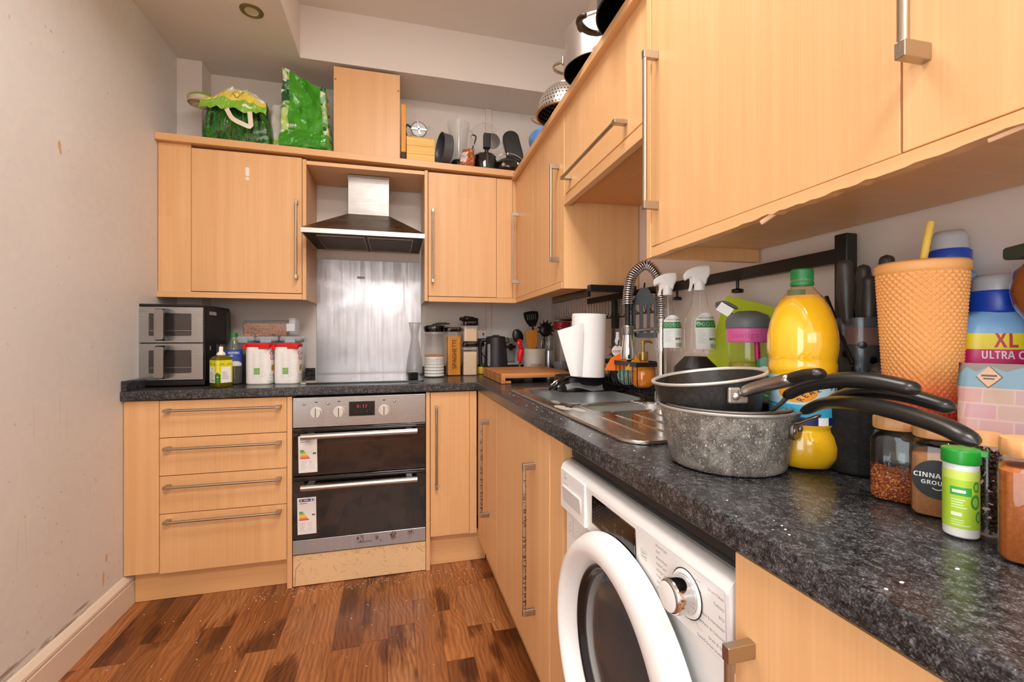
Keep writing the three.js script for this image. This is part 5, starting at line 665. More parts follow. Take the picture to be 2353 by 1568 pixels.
// ---------- saucepans, bottles and jars in the foreground corner ----------
const SPECK = pix(512, 512, (u, v, x, y) => { const a = fbm(u * 14, v * 14, 14, 14, 4), b = vn(u * 150, v * 150, 150, 150), c = hash(x, y), d = vn(u * 80 + 40, v * 80, 80, 80); let k = lerp(98, 142, smooth(0.3, 0.7, a)) + (b - 0.5) * 60; if (c > 0.94 || d > 0.88) k = 195 + 50 * c; if (c < 0.16) k *= 0.4; return [k, k * 0.96, k * 0.9]; });
const SPECKD = pix(512, 512, (u, v, x, y) => { const c = hash(x >> 1, y >> 1), d = vn(u * 110, v * 110, 110, 110); const k = c > 0.988 || d > 0.93 ? 190 : 52 + 18 * vn(u * 40, v * 40, 40, 40); return [k, k, k]; });
const speckle = metric(std(0xffffff, 0.38, 0.1, { map: SPECK, clearcoat: 0.2 }), 0.157, 0.157, 'round', 0), speckleDark = metric(std(0xffffff, 0.4, 0, { map: SPECKD }), 0.157, 0.157, 'round', 0);
const DIRT = pix(256, 256, (u, v, x, y) => { const c = hash(x, y), k = c > 0.992 ? 150 : 42 + 14 * vn(u * 30, v * 30, 30, 30); return [k, k * 0.98, k * 0.95]; });
const panGrey = metric(std(0xffffff, 0.42, 0.2, { map: DIRT }), 0.157, 0.157, 'round', 0);
const nonstick = metric(std(0xa89a88, 0.35, 0, { map: SPECKD }), 0.157, 0.157, 'round', 0);
function panShell(t, R, r, h, y, out, rimM, x = 0, z = 0, rot = [0, 0, 0]) {
  const P = (g) => place(bare(g), ...rot, x, y, z);
  mesh('body', P(lathe([[0, 0], [r * 0.93, 0], [r * 0.99, 0.004], [r * 1.01, 0.012], [lerp(r, R, 0.55), h * 0.55], [R - 0.001, h - 0.003]], 72)), out, t); mesh('lining', P(lathe([[R - 0.0035, h - 0.003], [lerp(r, R, 0.55) - 0.0035, h * 0.55], [r - 0.003, 0.016], [r * 0.94, 0.0065], [0, 0.006]], 64)), nonstick, t);
  mesh('rim', P(lathe([[R - 0.001, h - 0.004], [R + 0.0015, h - 0.003], [R + 0.002, h], [R, h + 0.0018], [R - 0.0035, h + 0.0012], [R - 0.0045, h - 0.003]], 80)), rimM, t);
}
const rimGrey = std(0xa9a39b, 0.4, 0.4), bakelite = std(0x1a1918, 0.34, 0, { clearcoat: 0.25, clearcoatRoughness: 0.4 });
{
  const a = thing('saucepan', 'big speckled stone-effect saucepan at the bottom of the stack', 'saucepan', [0.592, TOP + 0.001, -0.706], 0, 'stacked saucepans');
  panShell(a, 0.117, 0.098, 0.106, 0, speckle, rimGrey);
  const d = V(0.053, 0, 0.107).normalize(), p = (q, s, y) => [d.x * q - d.z * s * -1, y, d.z * q - d.x * s];     // q out along the handle, s sideways
  mesh('bracket', [taper([p(0.107, 0, 0.085), p(0.125, 0, 0.094), p(0.15, 0, 0.108)], () => 0.0075, 14, 10, 0.5), place(ext(rrect(0.044, 0.03, 0.013), 0.003, 0.001), 0, Math.atan2(d.x, d.z), 0, d.x * 0.1125, 0.078, d.z * 0.1125)], std(0x8b8782, 0.3, 0.9), a);
  mesh('rivet', [-0.0135, 0.0135].map((s) => place(lathe([[0, 0.004], [0.004, 0.0034], [0.0062, 0.001], [0.0064, 0]], 16).rotateX(Math.PI / 2), 0, Math.atan2(d.x, d.z), 0, d.x * 0.116 + d.z * s, 0.078, d.z * 0.116 - d.x * s)), std(0xc4bfb8, 0.3, 0.9), a);
  mesh('handle', taper([[0.05, 0.108, 0.112], [0.048, 0.128, 0.15], [0.03, 0.139, 0.21], [0.012, 0.14, 0.28], [-0.002, 0.132, 0.345], [-0.012, 0.122, 0.378]], (v) => 0.0098 + 0.0045 * Math.sin(v * 2.6), 48, 18, 0.75), bakelite, a);
  const b = thing('saucepan', 'dark saucepan nested second in the stack, its handle lowest but one', 'saucepan', [0.592, TOP + 0.0095, -0.71], 0, 'stacked saucepans');
  panShell(b, 0.107, 0.092, 0.1, 0, panGrey, std(0x6d6862, 0.4, 0.4)); mesh('bracket', taper([[0.036, 0.092, 0.1], [0.05, 0.104, 0.128], [0.054, 0.118, 0.155]], () => 0.006, 14, 10, 0.5), std(0x8b8782, 0.3, 0.9), b);
  mesh('handle', taper([[0.054, 0.116, 0.15], [0.056, 0.137, 0.185], [0.057, 0.147, 0.225], [0.06, 0.146, 0.27], [0.064, 0.136, 0.318]], (v) => 0.0098 + 0.004 * Math.sin(v * 2.6), 44, 18, 0.75), bakelite, b);
  const c = thing('saucepan', 'dark saucepan nested third in the stack with uppermost black handle', 'saucepan', [0.59, TOP + 0.018, -0.712], 0, 'stacked saucepans');
  panShell(c, 0.099, 0.087, 0.09, 0, panGrey, std(0x6d6862, 0.4, 0.4)); mesh('bracket', taper([[0.012, 0.09, 0.096], [0.016, 0.11, 0.118], [0.016, 0.124, 0.13]], () => 0.006, 14, 10, 0.5), std(0x8b8782, 0.3, 0.9), c);
  mesh('handle', taper([[0.014, 0.118, 0.122], [0.018, 0.138, 0.155], [0.024, 0.152, 0.2], [0.028, 0.156, 0.25], [0.03, 0.15, 0.305]], (v) => 0.0105 + 0.0045 * Math.sin(v * 2.6), 44, 18, 0.75), bakelite, c);
  const e = thing('saucepan', 'small grey food-splashed saucepan with steel handle tilted on top of the stack', 'saucepan', [0.581, 1.006, -0.73], 0, 'stacked saucepans');
  panShell(e, 0.1, 0.084, 0.072, 0, panGrey, std(0xc9c4bc, 0.35, 0.5), 0, 0, [-0.03, 0, 0.13]);
  const q = [[-0.026, 0.05, 0.098], [-0.014, 0.06, 0.115], [-0.006, 0.072, 0.15], [-0.004, 0.083, 0.185]];
  mesh('bracket', place(bb(-0.017, 0.017, -0.014, 0.014, -0.002, 0.006, 0.004), 0, -0.25, 0, -0.028, 0.047, 0.096), std(0xa8a098, 0.4, 0.8), e); mesh('rivet', [place(lathe([[0, 0.004], [0.005, 0.003], [0.0066, 0]], 16).rotateX(Math.PI / 2), 0, -0.25, 0, -0.034, 0.046, 0.1015)], std(0xc4bfb8, 0.3, 0.9), e);
  mesh('handle', taper(q, (v) => 0.0135 + 0.001 * v, 30, 18, 0.72), std(0xa59e97, 0.28, 0.95), e); mesh('handle_end', taper([[-0.0045, 0.082, 0.18], [-0.005, 0.09, 0.205], [-0.01, 0.0945, 0.235]], (v) => 0.0132 - 0.002 * v, 26, 18, 0.7), bakelite, e);
}
{ // squash bottle
  const t = thing('squash_bottle', 'large bottle of orange squash with green cap behind the saucepans', 'bottle', [0.712, TOP + 0.001, -0.657], -0.9);
  const J = std(0xffc41e, 0.1, 0, { clearcoat: 1, clearcoatRoughness: 0.05 });
  const prof = [[0, 0.004], [0.03, 0.001], [0.046, 0.006], [0.053, 0.022], [0.0545, 0.04], [0.051, 0.06], [0.0465, 0.067], [0.0465, 0.074], [0.051, 0.08], [0.051, 0.165], [0.0535, 0.172], [0.054, 0.182], [0.0525, 0.188], [0.0535, 0.194], [0.0555, 0.21], [0.055, 0.235], [0.051, 0.258], [0.043, 0.282], [0.034, 0.298], [0.029, 0.305]];
  const ped = bare(lathe(prof, 72)), pp = ped.attributes.position; for (let i = 0; i < pp.count; i++) { const y = pp.getY(i); if (y < 0.03) { const a = Math.atan2(pp.getZ(i), pp.getX(i)), k = 1 - 0.05 * (1 - y / 0.03) * Math.pow(Math.abs(Math.cos(a * 3)), 6); pp.setX(i, pp.getX(i) * k); pp.setZ(i, pp.getZ(i) * k); } }
  mesh('squash', [ped, lathe([[0.029, 0.305], [0, 0.305]], 40)], J, t); mesh('neck', lathe([[0.0345, 0.2985], [0.026, 0.31], [0.018, 0.319], [0.0155, 0.323], [0.0155, 0.33], [0.018, 0.331], [0.018, 0.334]], 44), std(0xfdf4d8, 0.05, 0, { transmission: 0.9, thickness: 0 }), t);
  const kn = [lathe([[0.0172, 0.329], [0.0175, 0.331], [0.0175, 0.35], [0.016, 0.353], [0, 0.353]], 40)]; for (let i = 0; i < 44; i++) { const a = i / 44 * 6.2832; kn.push(place(new THREE.BoxGeometry(0.0012, 0.016, 0.0014), 0, -a, 0, 0.0176 * Math.cos(a), 0.342, 0.0176 * Math.sin(a))); } mesh('cap', kn, std(0x2a8a4a, 0.35), t); mesh('tamper_ring', lathe([[0.0178, 0.323], [0.0185, 0.324], [0.0185, 0.329], [0.0178, 0.33]], 36), std(0x2a8a4a, 0.35), t);
  const LAB = draw(1024, 512, (g, w, h) => { g.fillStyle = '#bfe3f2'; g.fillRect(0, 0, w, h); g.fillStyle = '#3fb0dc'; g.fillRect(0, 300, w, 130); g.fillStyle = '#18246a'; g.fillRect(0, 430, w, 82); g.fillStyle = '#f4a01e'; g.beginPath(); g.arc(500, 160, 120, 0, 6.3); g.fill(); g.save(); g.translate(700, 330); 'REAL FRUIT'.split('').forEach((c, i) => { const a = -1.15 + i * 0.25; g.save(); g.rotate(a); txt(g, c, 0, -200, 56, '#16324a', { style: 'bold' }); g.restore(); }); g.restore(); lines(g, 60, 330, 330, 6, 16, '#e8f6fc', 6); lines(g, 780, 330, 200, 5, 18, '#e8f6fc', 6); g.fillStyle = '#fff'; g.fillRect(620, 430, 70, 82); });
  wrapLabel('label', 0.0518, 0.084, 0.0805, -2.6, 2.6, LAB, t);
  const sec = thing('squash_bottle', 'second squash bottle, only its green cap showing behind the first', 'bottle', [0.79, TOP + 0.001, -0.742]); mesh('bottle', lathe([[0, 0], [0.036, 0.001], [0.04, 0.01], [0.04, 0.22], [0.03, 0.27], [0.016, 0.295], [0.014, 0.31]], 32), clear, sec); mesh('cap', cyl(0.0165, 0.016, 0.02, 0, 0.306), std(0x2a8a4a, 0.35), sec);
}
{ // knife holder
  const t = thing('knife_holder', 'dark dotted clear tub holding knives against the wall', 'knife holder', [0.845, TOP + 0.001, -0.653]);
  mesh('tub', lathe([[0, 0], [0.04, 0.001], [0.042, 0.005], [0.047, 0.266], [0.045, 0.266], [0.0435, 0.25]], 48), clearGrey, t); mesh('filling', lathe([[0, 0.004], [0.0385, 0.005], [0.0425, 0.215], [0, 0.216]], 40), std(0x241d1c, 0.25), t); mesh('peach_layer', lathe([[0.0428, 0.217], [0.0432, 0.248], [0, 0.249]], 40), std(0xb9795a, 0.4), t);
  const dots = []; for (let i = 0; i < 60; i++) { const a = i * 2.39996, y = 0.03 + 0.2 * (i / 60); const r = 0.0432 + 0.003 * (y / 0.26); dots.push(place(lathe([[0, 0.0012], [0.006, 0.0008], [0.0068, 0]], 12).rotateX(Math.PI / 2), 0, Math.PI / 2 - a, 0, r * Math.cos(a), y, r * Math.sin(a))); } mesh('dot', dots, std(0x0a0a0a, 0.25), t);
  const blade = std(0xb9bcc0, 0.25, 1), kh = std(0x3b352f, 0.4);
  [['knife with matt black handle closest to the squash bottle', -0.03, 0.012, 0.008, 0.31, 0.09], ['knife with shorter black handle standing in front in the tub', -0.008, 0.02, -0.01, 0.28, 0.0], ['black-handled knife behind the short one by the rack post', 0.012, -0.012, 0.0, 0.305, -0.03], ['black-handled knife beside the orange studded tumbler', 0.006, 0.034, 0.0, 0.315, -0.03]].forEach(([lab, x, z, r, top, tilt]) => {
    const k = thing('knife', lab, 'knife', [0.845 + x, TOP + 0.001, -0.653 + z], -0.7 + r * 8, 'kitchen knives in the dotted tub'); const P = (g) => place(bare(g), 0, 0, tilt * 0.5, 0, 0, 0);
    mesh('handle', P(taper([[0, top - 0.058, 0], [0, top - 0.02, 0], [0.001, top + 0.02, 0], [0, top + 0.064, 0]], (v) => 0.0085 + 0.0065 * Math.sin(smooth(0, 1, v) * 2.7), 36, 18, 1)), kh, k);
    mesh('blade', P(bb(-0.009, 0.009, 0.22, top - 0.055, -0.0008, 0.0008)), blade, k);
  });
  const st = thing('metal_straw', 'slim dark metal straw leaning across the dotted tub', 'straw', [0, 0, 0]); mesh('tube', tube([[0.8085, 1.228, -0.692], [0.795, 1.102, -0.63]], 0.0035, 1, 12), std(0x3a3634, 0.25, 0.8), st); st.userData.category = 'straw';
}
{ // mortar, black box with studded tumbler
  const m = thing('mortar', 'rough dark granite mortar half hidden behind the pan handles', 'mortar', [0.775, TOP + 0.001, -0.605]); const G = metric(std(0x6a655f, 0.75, 0, { map: STONE, bumpMap: PLASTER, bumpScale: 0.004 }), 0.2, 0.2, 'y', 0);
  mesh('bowl', lathe([[0, 0], [0.04, 0], [0.043, 0.006], [0.04, 0.022], [0.042, 0.04], [0.052, 0.075], [0.056, 0.11], [0.057, 0.132], [0.051, 0.135], [0.046, 0.12], [0.036, 0.07], [0, 0.045]], 48), G, m);
  const p = thing('pestle', 'round-topped granite pestle resting in the mortar', 'pestle', [0.775, TOP + 0.048, -0.605]); mesh('pestle', place(taper([[0, 0, 0], [0, 0.05, 0], [0, 0.1, 0], [0, 0.15, 0]], (v) => 0.017 + 0.005 * Math.cos(v * 6.28) + 0.006 * v, 24, 20, 1), 0.34, 0, -0.08), metric(std(0xf2e6d8, 0.6, 0, { map: STONE }), 0.2, 0.2, 'y', 0), p);
  const b = thing('black_tin', 'plain black canister tin holding up the orange tumbler', 'tin', [0.796, TOP + 0.001, -0.501], -0.3); mesh('body', bb(-0.05, 0.05, 0, 0.094, -0.045, 0.045, 0.008), black, b); mesh('lid', bb(-0.052, 0.052, 0.0945, 0.107, -0.047, 0.047, 0.004), blackGloss, b);
  const t = thing('studded_tumbler', 'orange-to-red studded tumbler with lid and yellow straw', 'tumbler', [0.779, TOP + 0.1085, -0.511]);
  const OMB = pix(4, 256, (u, v) => { const k = smooth(0.02, 0.36, v); return [lerp(240, 252, k), lerp(72, 180, k), lerp(46, 106, k)]; });
  const H = 0.222; mesh('cup', skin(336, 130, (u, v) => { const a = u * 6.28318, R = lerp(0.0405, 0.0525, v), nu = 36, nv = 22, s = (Math.abs(Math.sin((u * nu + v * nv) * Math.PI / 1)) * Math.abs(Math.sin((u * nu - v * nv) * Math.PI / 1))), r = R + 0.003 * Math.pow(s, 0.75); return [r * Math.cos(a), v * H, r * Math.sin(a)]; }), std(0xffffff, 0.5, 0, { map: OMB }), t);
  mesh('lid', lathe([[0.0535, H - 0.002], [0.0562, H], [0.0567, H + 0.004], [0.0562, H + 0.008], [0.0567, H + 0.011], [0.054, H + 0.015], [0.03, H + 0.0165], [0, H + 0.0165]], 60), std(0xfab870, 0.5), t);
  mesh('straw', tube([[0.0, H + 0.0, 0.0], [0.016, H + 0.078, 0.003]], 0.005, 1, 16), std(0xf5cf5c, 0.4), t);
}
{ // softener bottles, pouch, round jar
  const L = draw(1024, 768, (g, w, h) => {
    const q = g.createLinearGradient(0, 0, 0, h); g.fillStyle = '#7fb4e6'; g.fillRect(0, 0, w, h); for (let i = 0; i < 40; i++) { g.fillStyle = `rgba(245,250,255,${rr(0.2, 0.6)})`; g.beginPath(); g.ellipse(rr(0, w), rr(300, 520), rr(40, 130), rr(14, 40), 0, 0, 6.3); g.fill(); }
    g.fillStyle = '#f2dd1e'; g.fillRect(0, 60, w, 90); g.fillStyle = '#d0186c'; g.fillRect(0, 150, w, 84); txt(g, 'XL BOTTLE', 700, 108, 96, '#c22a2a', { style: 'bold' }); txt(g, 'ULTRA CONCENTRATE', 660, 176, 50, '#fbe8f2', { style: 'bold' }); txt(g, 'FRESH', 700, 216, 38, '#fbe8f2'); g.fillStyle = '#e78cb8'; for (const [x, y, r] of [[380, 340, -0.5], [300, 440, -0.5], [470, 300, -0.4]]) { g.save(); g.translate(x, y); g.rotate(r); g.beginPath(); g.ellipse(0, 0, 90, 34, 0, 0, 6.3); g.fill(); g.restore(); }
    txt(g, 'lenor', 640, 440, 230, '#1b2a63', { style: 'italic bold' }); g.fillStyle = '#1f4fb0'; g.beginPath(); g.ellipse(300, 700, 260, 60, 0.2, 0, 6.3); g.fill();
  });
  const mk = (label, x, z, turn, k) => { const t = thing('softener_bottle', label, 'bottle', [x, TOP + 0.001, z], turn, 'fabric softener bottles'); if (k > 1) t.scale.set(0.8, 1, 0.8); mesh('bottle', loft([[0.1, 0.058, 0.026, 0], [0.11, 0.066, 0.03, 0.006], [0.115, 0.07, 0.034, 0.1 * k], [0.113, 0.07, 0.034, 0.24 * k], [0.1, 0.066, 0.032, 0.26 * k], [0.06, 0.05, 0.0249, 0.272 * k]], 56), std(0x86b9ea, 0.25), t);
    mesh('label', skin(40, 8, (u, v) => { const w = v > 0.9 ? lerp(1, 0.89, (v - 0.9) * 10) : 1, p = rr4(lerp(-0.36, 0.36, u), 0.1165 * w, 0.0716 * w, 0.0344); return [p[0], lerp(0.02, 0.261 * k, v), p[1]]; }), std(0xffffff, 0.3, 0, { map: L, side: THREE.DoubleSide }), t);
    mesh('collar', lathe([[0.027, 0.266 * k], [0.034, 0.27 * k], [0.034, 0.297 * k], [0.026, 0.302 * k]], 40), blue, t); mesh('dosing_cap', lathe([[0.0295, 0.3 * k], [0.029, 0.315 * k], [0.023, 0.324 * k], [0, 0.325 * k]], 36), std(0xe4e7ec, 0.25, 0, { transmission: 0.45, thickness: 0 }), t); };
  mk('blue fabric softener bottle with yellow and pink banner', 0.868, -0.468, -0.85, 1.0); mk('taller fabric softener bottle, only its blue cap showing over the tumbler', 0.887, -0.54, -1.2, 1.25);
  const PT = draw(768, 768, (g, w, h) => { g.fillStyle = '#7fa3b4'; g.fillRect(0, 0, w, 120); g.fillStyle = '#8d7a70'; g.beginPath(); g.moveTo(0, 60); [[60, 20], [120, 44], [200, 10], [290, 40], [380, 16], [470, 44], [560, 18], [660, 40], [768, 20]].forEach((q) => g.lineTo(...q)); g.lineTo(768, 0); g.lineTo(0, 0); g.fill(); g.fillStyle = '#d6b2a8'; g.fillRect(0, 120, w, h); for (let j = 0; j < 9; j++) for (let i = 0; i < 5; i++) { g.fillStyle = `rgb(${206 + rr(-14, 14)},${164 + rr(-12, 12)},${154 + rr(-10, 10)})`; g.fillRect(i * 170 - (j % 2) * 85 + 4, 128 + j * 76, 160, 66); } g.fillStyle = '#e2b48c'; g.beginPath(); g.moveTo(196, 12); g.lineTo(272, 66); g.lineTo(196, 120); g.lineTo(120, 66); g.fill(); g.strokeStyle = '#4a3524'; g.lineWidth = 5; g.stroke(); g.fillStyle = '#4a3524'; g.fillRect(150, 56, 92, 9); g.fillRect(164, 72, 64, 7); });
  const p = thing('food_pouch', 'pink and blue stand-up pouch printed with mountains and pink blocks', 'pouch', [0.75, TOP + 0.001, -0.379], -1.08); mesh('pouch', skin(40, 24, (u, v) => { const q = rr4(u + 0.5, 0.115, lerp(0.034, 0.003, smooth(0.35, 1, v)), 0.0014), w = 0.003 * (fbm(u * 8, v * 6, 8, 64, 3) - 0.5); return [q[0] + w, v * 0.198, q[1] + w * 2]; }), std(0xffffff, 0.35, 0, { map: (() => { PT.wrapS = THREE.RepeatWrapping; PT.repeat.set(2, 1); PT.offset.set(-0.5, 0); return PT; })(), side: THREE.DoubleSide }), p);
  const r = thing('round_jar', 'brown round-bodied jar with flat dark green lid at the picture edge', 'jar', [0.84, TOP + 0.001, -0.388], -0.6); mesh('body', lathe([[0, 0], [0.034, 0.001], [0.036, 0.01], [0.028, 0.12], [0.025, 0.22], [0.03, 0.25], [0.043, 0.272], [0.047, 0.295], [0.043, 0.32], [0.03, 0.335], [0.028, 0.338], [0, 0.338]], 48), std(0x7a3d16, 0.12, 0, { clearcoat: 1 }), r); mesh('lid', bb(-0.04, 0.04, 0.339, 0.357, -0.04, 0.04, 0.005), std(0x3b473c, 0.5), r); mesh('label_edge', sleeve(0.064, 0.064, 0.031, 0.12, 0.19), std(0xe8c32a, 0.4, 0, { side: THREE.DoubleSide }), r);
}
{ // spice jars
  const bam = metric(std(0xfff0e0, 0.45, 0, { map: WOODTEX }), 0.3, 0.5, 'x');
  const body = (t, h = 0.1) => { mesh('jar', loft([[0.049, 0.049, 0.01, 0], [0.053, 0.053, 0.0115, 0.003], [0.054, 0.054, 0.012, 0.01], [0.054, 0.054, 0.012, h - 0.014], [0.05, 0.05, 0.015, h - 0.006], [0.044, 0.044, 0.02, h]], 48), glassM, t); mesh('lid', loft([[0.05, 0.05, 0.0245, h + 0.0005], [0.0525, 0.0525, 0.026, h + 0.002], [0.0525, 0.0525, 0.026, h + 0.0155], [0.05, 0.05, 0.0245, h + 0.018]], 56), bam, t); };
  const fill = (t, m, h) => mesh('contents', loft([[0.046, 0.046, 0.008, 0.002], [0.0515, 0.0515, 0.0105, 0.006], [0.0515, 0.0515, 0.0105, h], [0.044, 0.044, 0.008, h + 0.003]], 44), m, t);
  const FLK = pix(256, 256, (u, v, x, y) => { const a = vn(u * 38, v * 50, 38, 50), b = vn(u * 60 + 9, v * 60, 60, 60); return a > 0.72 ? [218, 150, 70] : a > 0.55 ? [176, 78, 30] : [96 + 50 * b, 34 + 18 * b, 18]; });
  const c = thing('spice_jar', 'square glass jar of chilli flakes with wooden lid', 'jar', [0.697, TOP + 0.001, -0.489], -1.05, 'square wooden-lidded spice jars'); body(c); fill(c, metric(std(0xffffff, 0.7, 0, { map: FLK }), 0.06, 0.06, 'y', 0), 0.036);
  flakes('chilli_flakes', 900, new THREE.BoxGeometry(1, 0.25, 0.8), std(0xc96a26, 0.6), c, () => { const q = rr4(rnd(), 0.0515, 0.0515, 0.0105); return rnd() < 0.7 ? [q[0], rr(0.006, 0.04), q[1]] : [rr(-0.024, 0.024), rr(0.036, 0.043), rr(-0.024, 0.024)]; }, () => rr(0.0012, 0.0027));
  const PWDR = (r, g, b) => pix(128, 128, (u, v) => { const k = (fbm(u * 30, v * 30, 30, 30, 2) - 0.5) * 26; return [r + k, g + k * .8, b + k * .6]; });
  const n = thing('spice_jar', 'square jar of ground cinnamon with round black sticker', 'jar', [0.692, TOP + 0.001, -0.433], -1.05, 'square wooden-lidded spice jars'); body(n); fill(n, metric(std(0xffffff, 0.85, 0, { map: PWDR(186, 122, 74) }), 0.06, 0.06, 'y', 0), 0.078);
  printed('sticker', 0.05, 0.05, draw(256, 256, (g) => { g.clearRect(0, 0, 256, 256); g.fillStyle = '#0b0b0b'; g.beginPath(); g.arc(128, 128, 126, 0, 6.3); g.fill(); txt(g, 'CINNAMON', 128, 104, 42, '#f4f1ec', { style: 'bold' }); txt(g, 'GROUND', 128, 150, 38, '#f4f1ec', { style: 'bold' }); g.strokeStyle = '#f4f1ec'; g.lineWidth = 6; g.beginPath(); g.arc(128, 160, 34, 0.7, 2.4); g.stroke(); }), n, [0, 0.05, 0.0274], [0, 0, 0], { mat: { transparent: true, alphaTest: 0.5 } });
  const o = thing('spice_jar', 'square jar of orange-brown spice powder at the worktop edge', 'jar', [0.642, TOP + 0.001, -0.316], -1.05, 'square wooden-lidded spice jars'); body(o, 0.108); fill(o, metric(std(0xffffff, 0.85, 0, { map: PWDR(178, 92, 26) }), 0.06, 0.06, 'y', 0), 0.094);
  const pc = thing('spice_jar', 'little jar of peppercorns tucked behind the green tub', 'jar', [0.674, TOP + 0.001, -0.373], 0, 'square wooden-lidded spice jars'); mesh('jar', lathe([[0, 0], [0.0125, 0.001], [0.014, 0.004], [0.014, 0.1], [0.011, 0.106]], 30), glassM, pc); mesh('lid', cyl(0.013, 0.0125, 0.014, 0, 0.106), bam, pc); flakes('peppercorns', 500, new THREE.IcosahedronGeometry(1, 1), std(0x3c2420, 0.6), pc, () => { const a = rr(0, 6.283), q = 0.0115 * Math.sqrt(rr(0.4, 1)); return [q * Math.cos(a), rr(0.004, 0.1), q * Math.sin(a)]; }, () => rr(0.0016, 0.0024));
  const gt = thing('seasoning_tub', 'small lime green seasoning tub with bright green shaker lid', 'tub', [0.643, TOP + 0.001, -0.38], -1.05); mesh('tub', lathe([[0, 0], [0.0145, 0.0005], [0.0158, 0.003], [0.0158, 0.084], [0.015, 0.086], [0, 0.087]], 40), std(0xe9ece8, 0.35), gt);
  wrapLabel('label', 0.0161, 0.066, 0.012, -2.4, 2.4, draw(768, 384, (g, w, h) => { g.fillStyle = '#b6dc3c'; g.fillRect(0, 0, w, h); g.fillStyle = '#d6ec6a'; g.fillRect(0, 0, w, 60); g.fillStyle = '#3fae4c'; g.fillRect(290, 108, 190, 56); lines(g, 310, 126, 140, 1, 1, '#f4fbe8', 20); lines(g, 300, 190, 150, 4, 17, '#f0f8d8', 6); lines(g, 300, 278, 110, 1, 1, '#f4fbe8', 24); lines(g, 300, 326, 170, 3, 16, '#e8f4c8', 6); for (const [x, y, r] of [[520, 200, 50], [560, 300, 40], [530, 100, 36]]) { g.fillStyle = '#4d9a34'; g.beginPath(); g.arc(x, y, r, 0, 6.3); g.fill(); g.fillStyle = '#9fd05a'; g.beginPath(); g.arc(x, y, r * 0.6, 0, 6.3); g.fill(); } }), gt);
  mesh('lid', [lathe([[0.0158, 0.085], [0.0175, 0.086], [0.0175, 0.1], [0.0168, 0.102], [0, 0.102]], 40), bb(0.01, 0.0225, 0.095, 0.101, -0.006, 0.006, 0.001)], std(0x1f9a30, 0.3), gt);
}
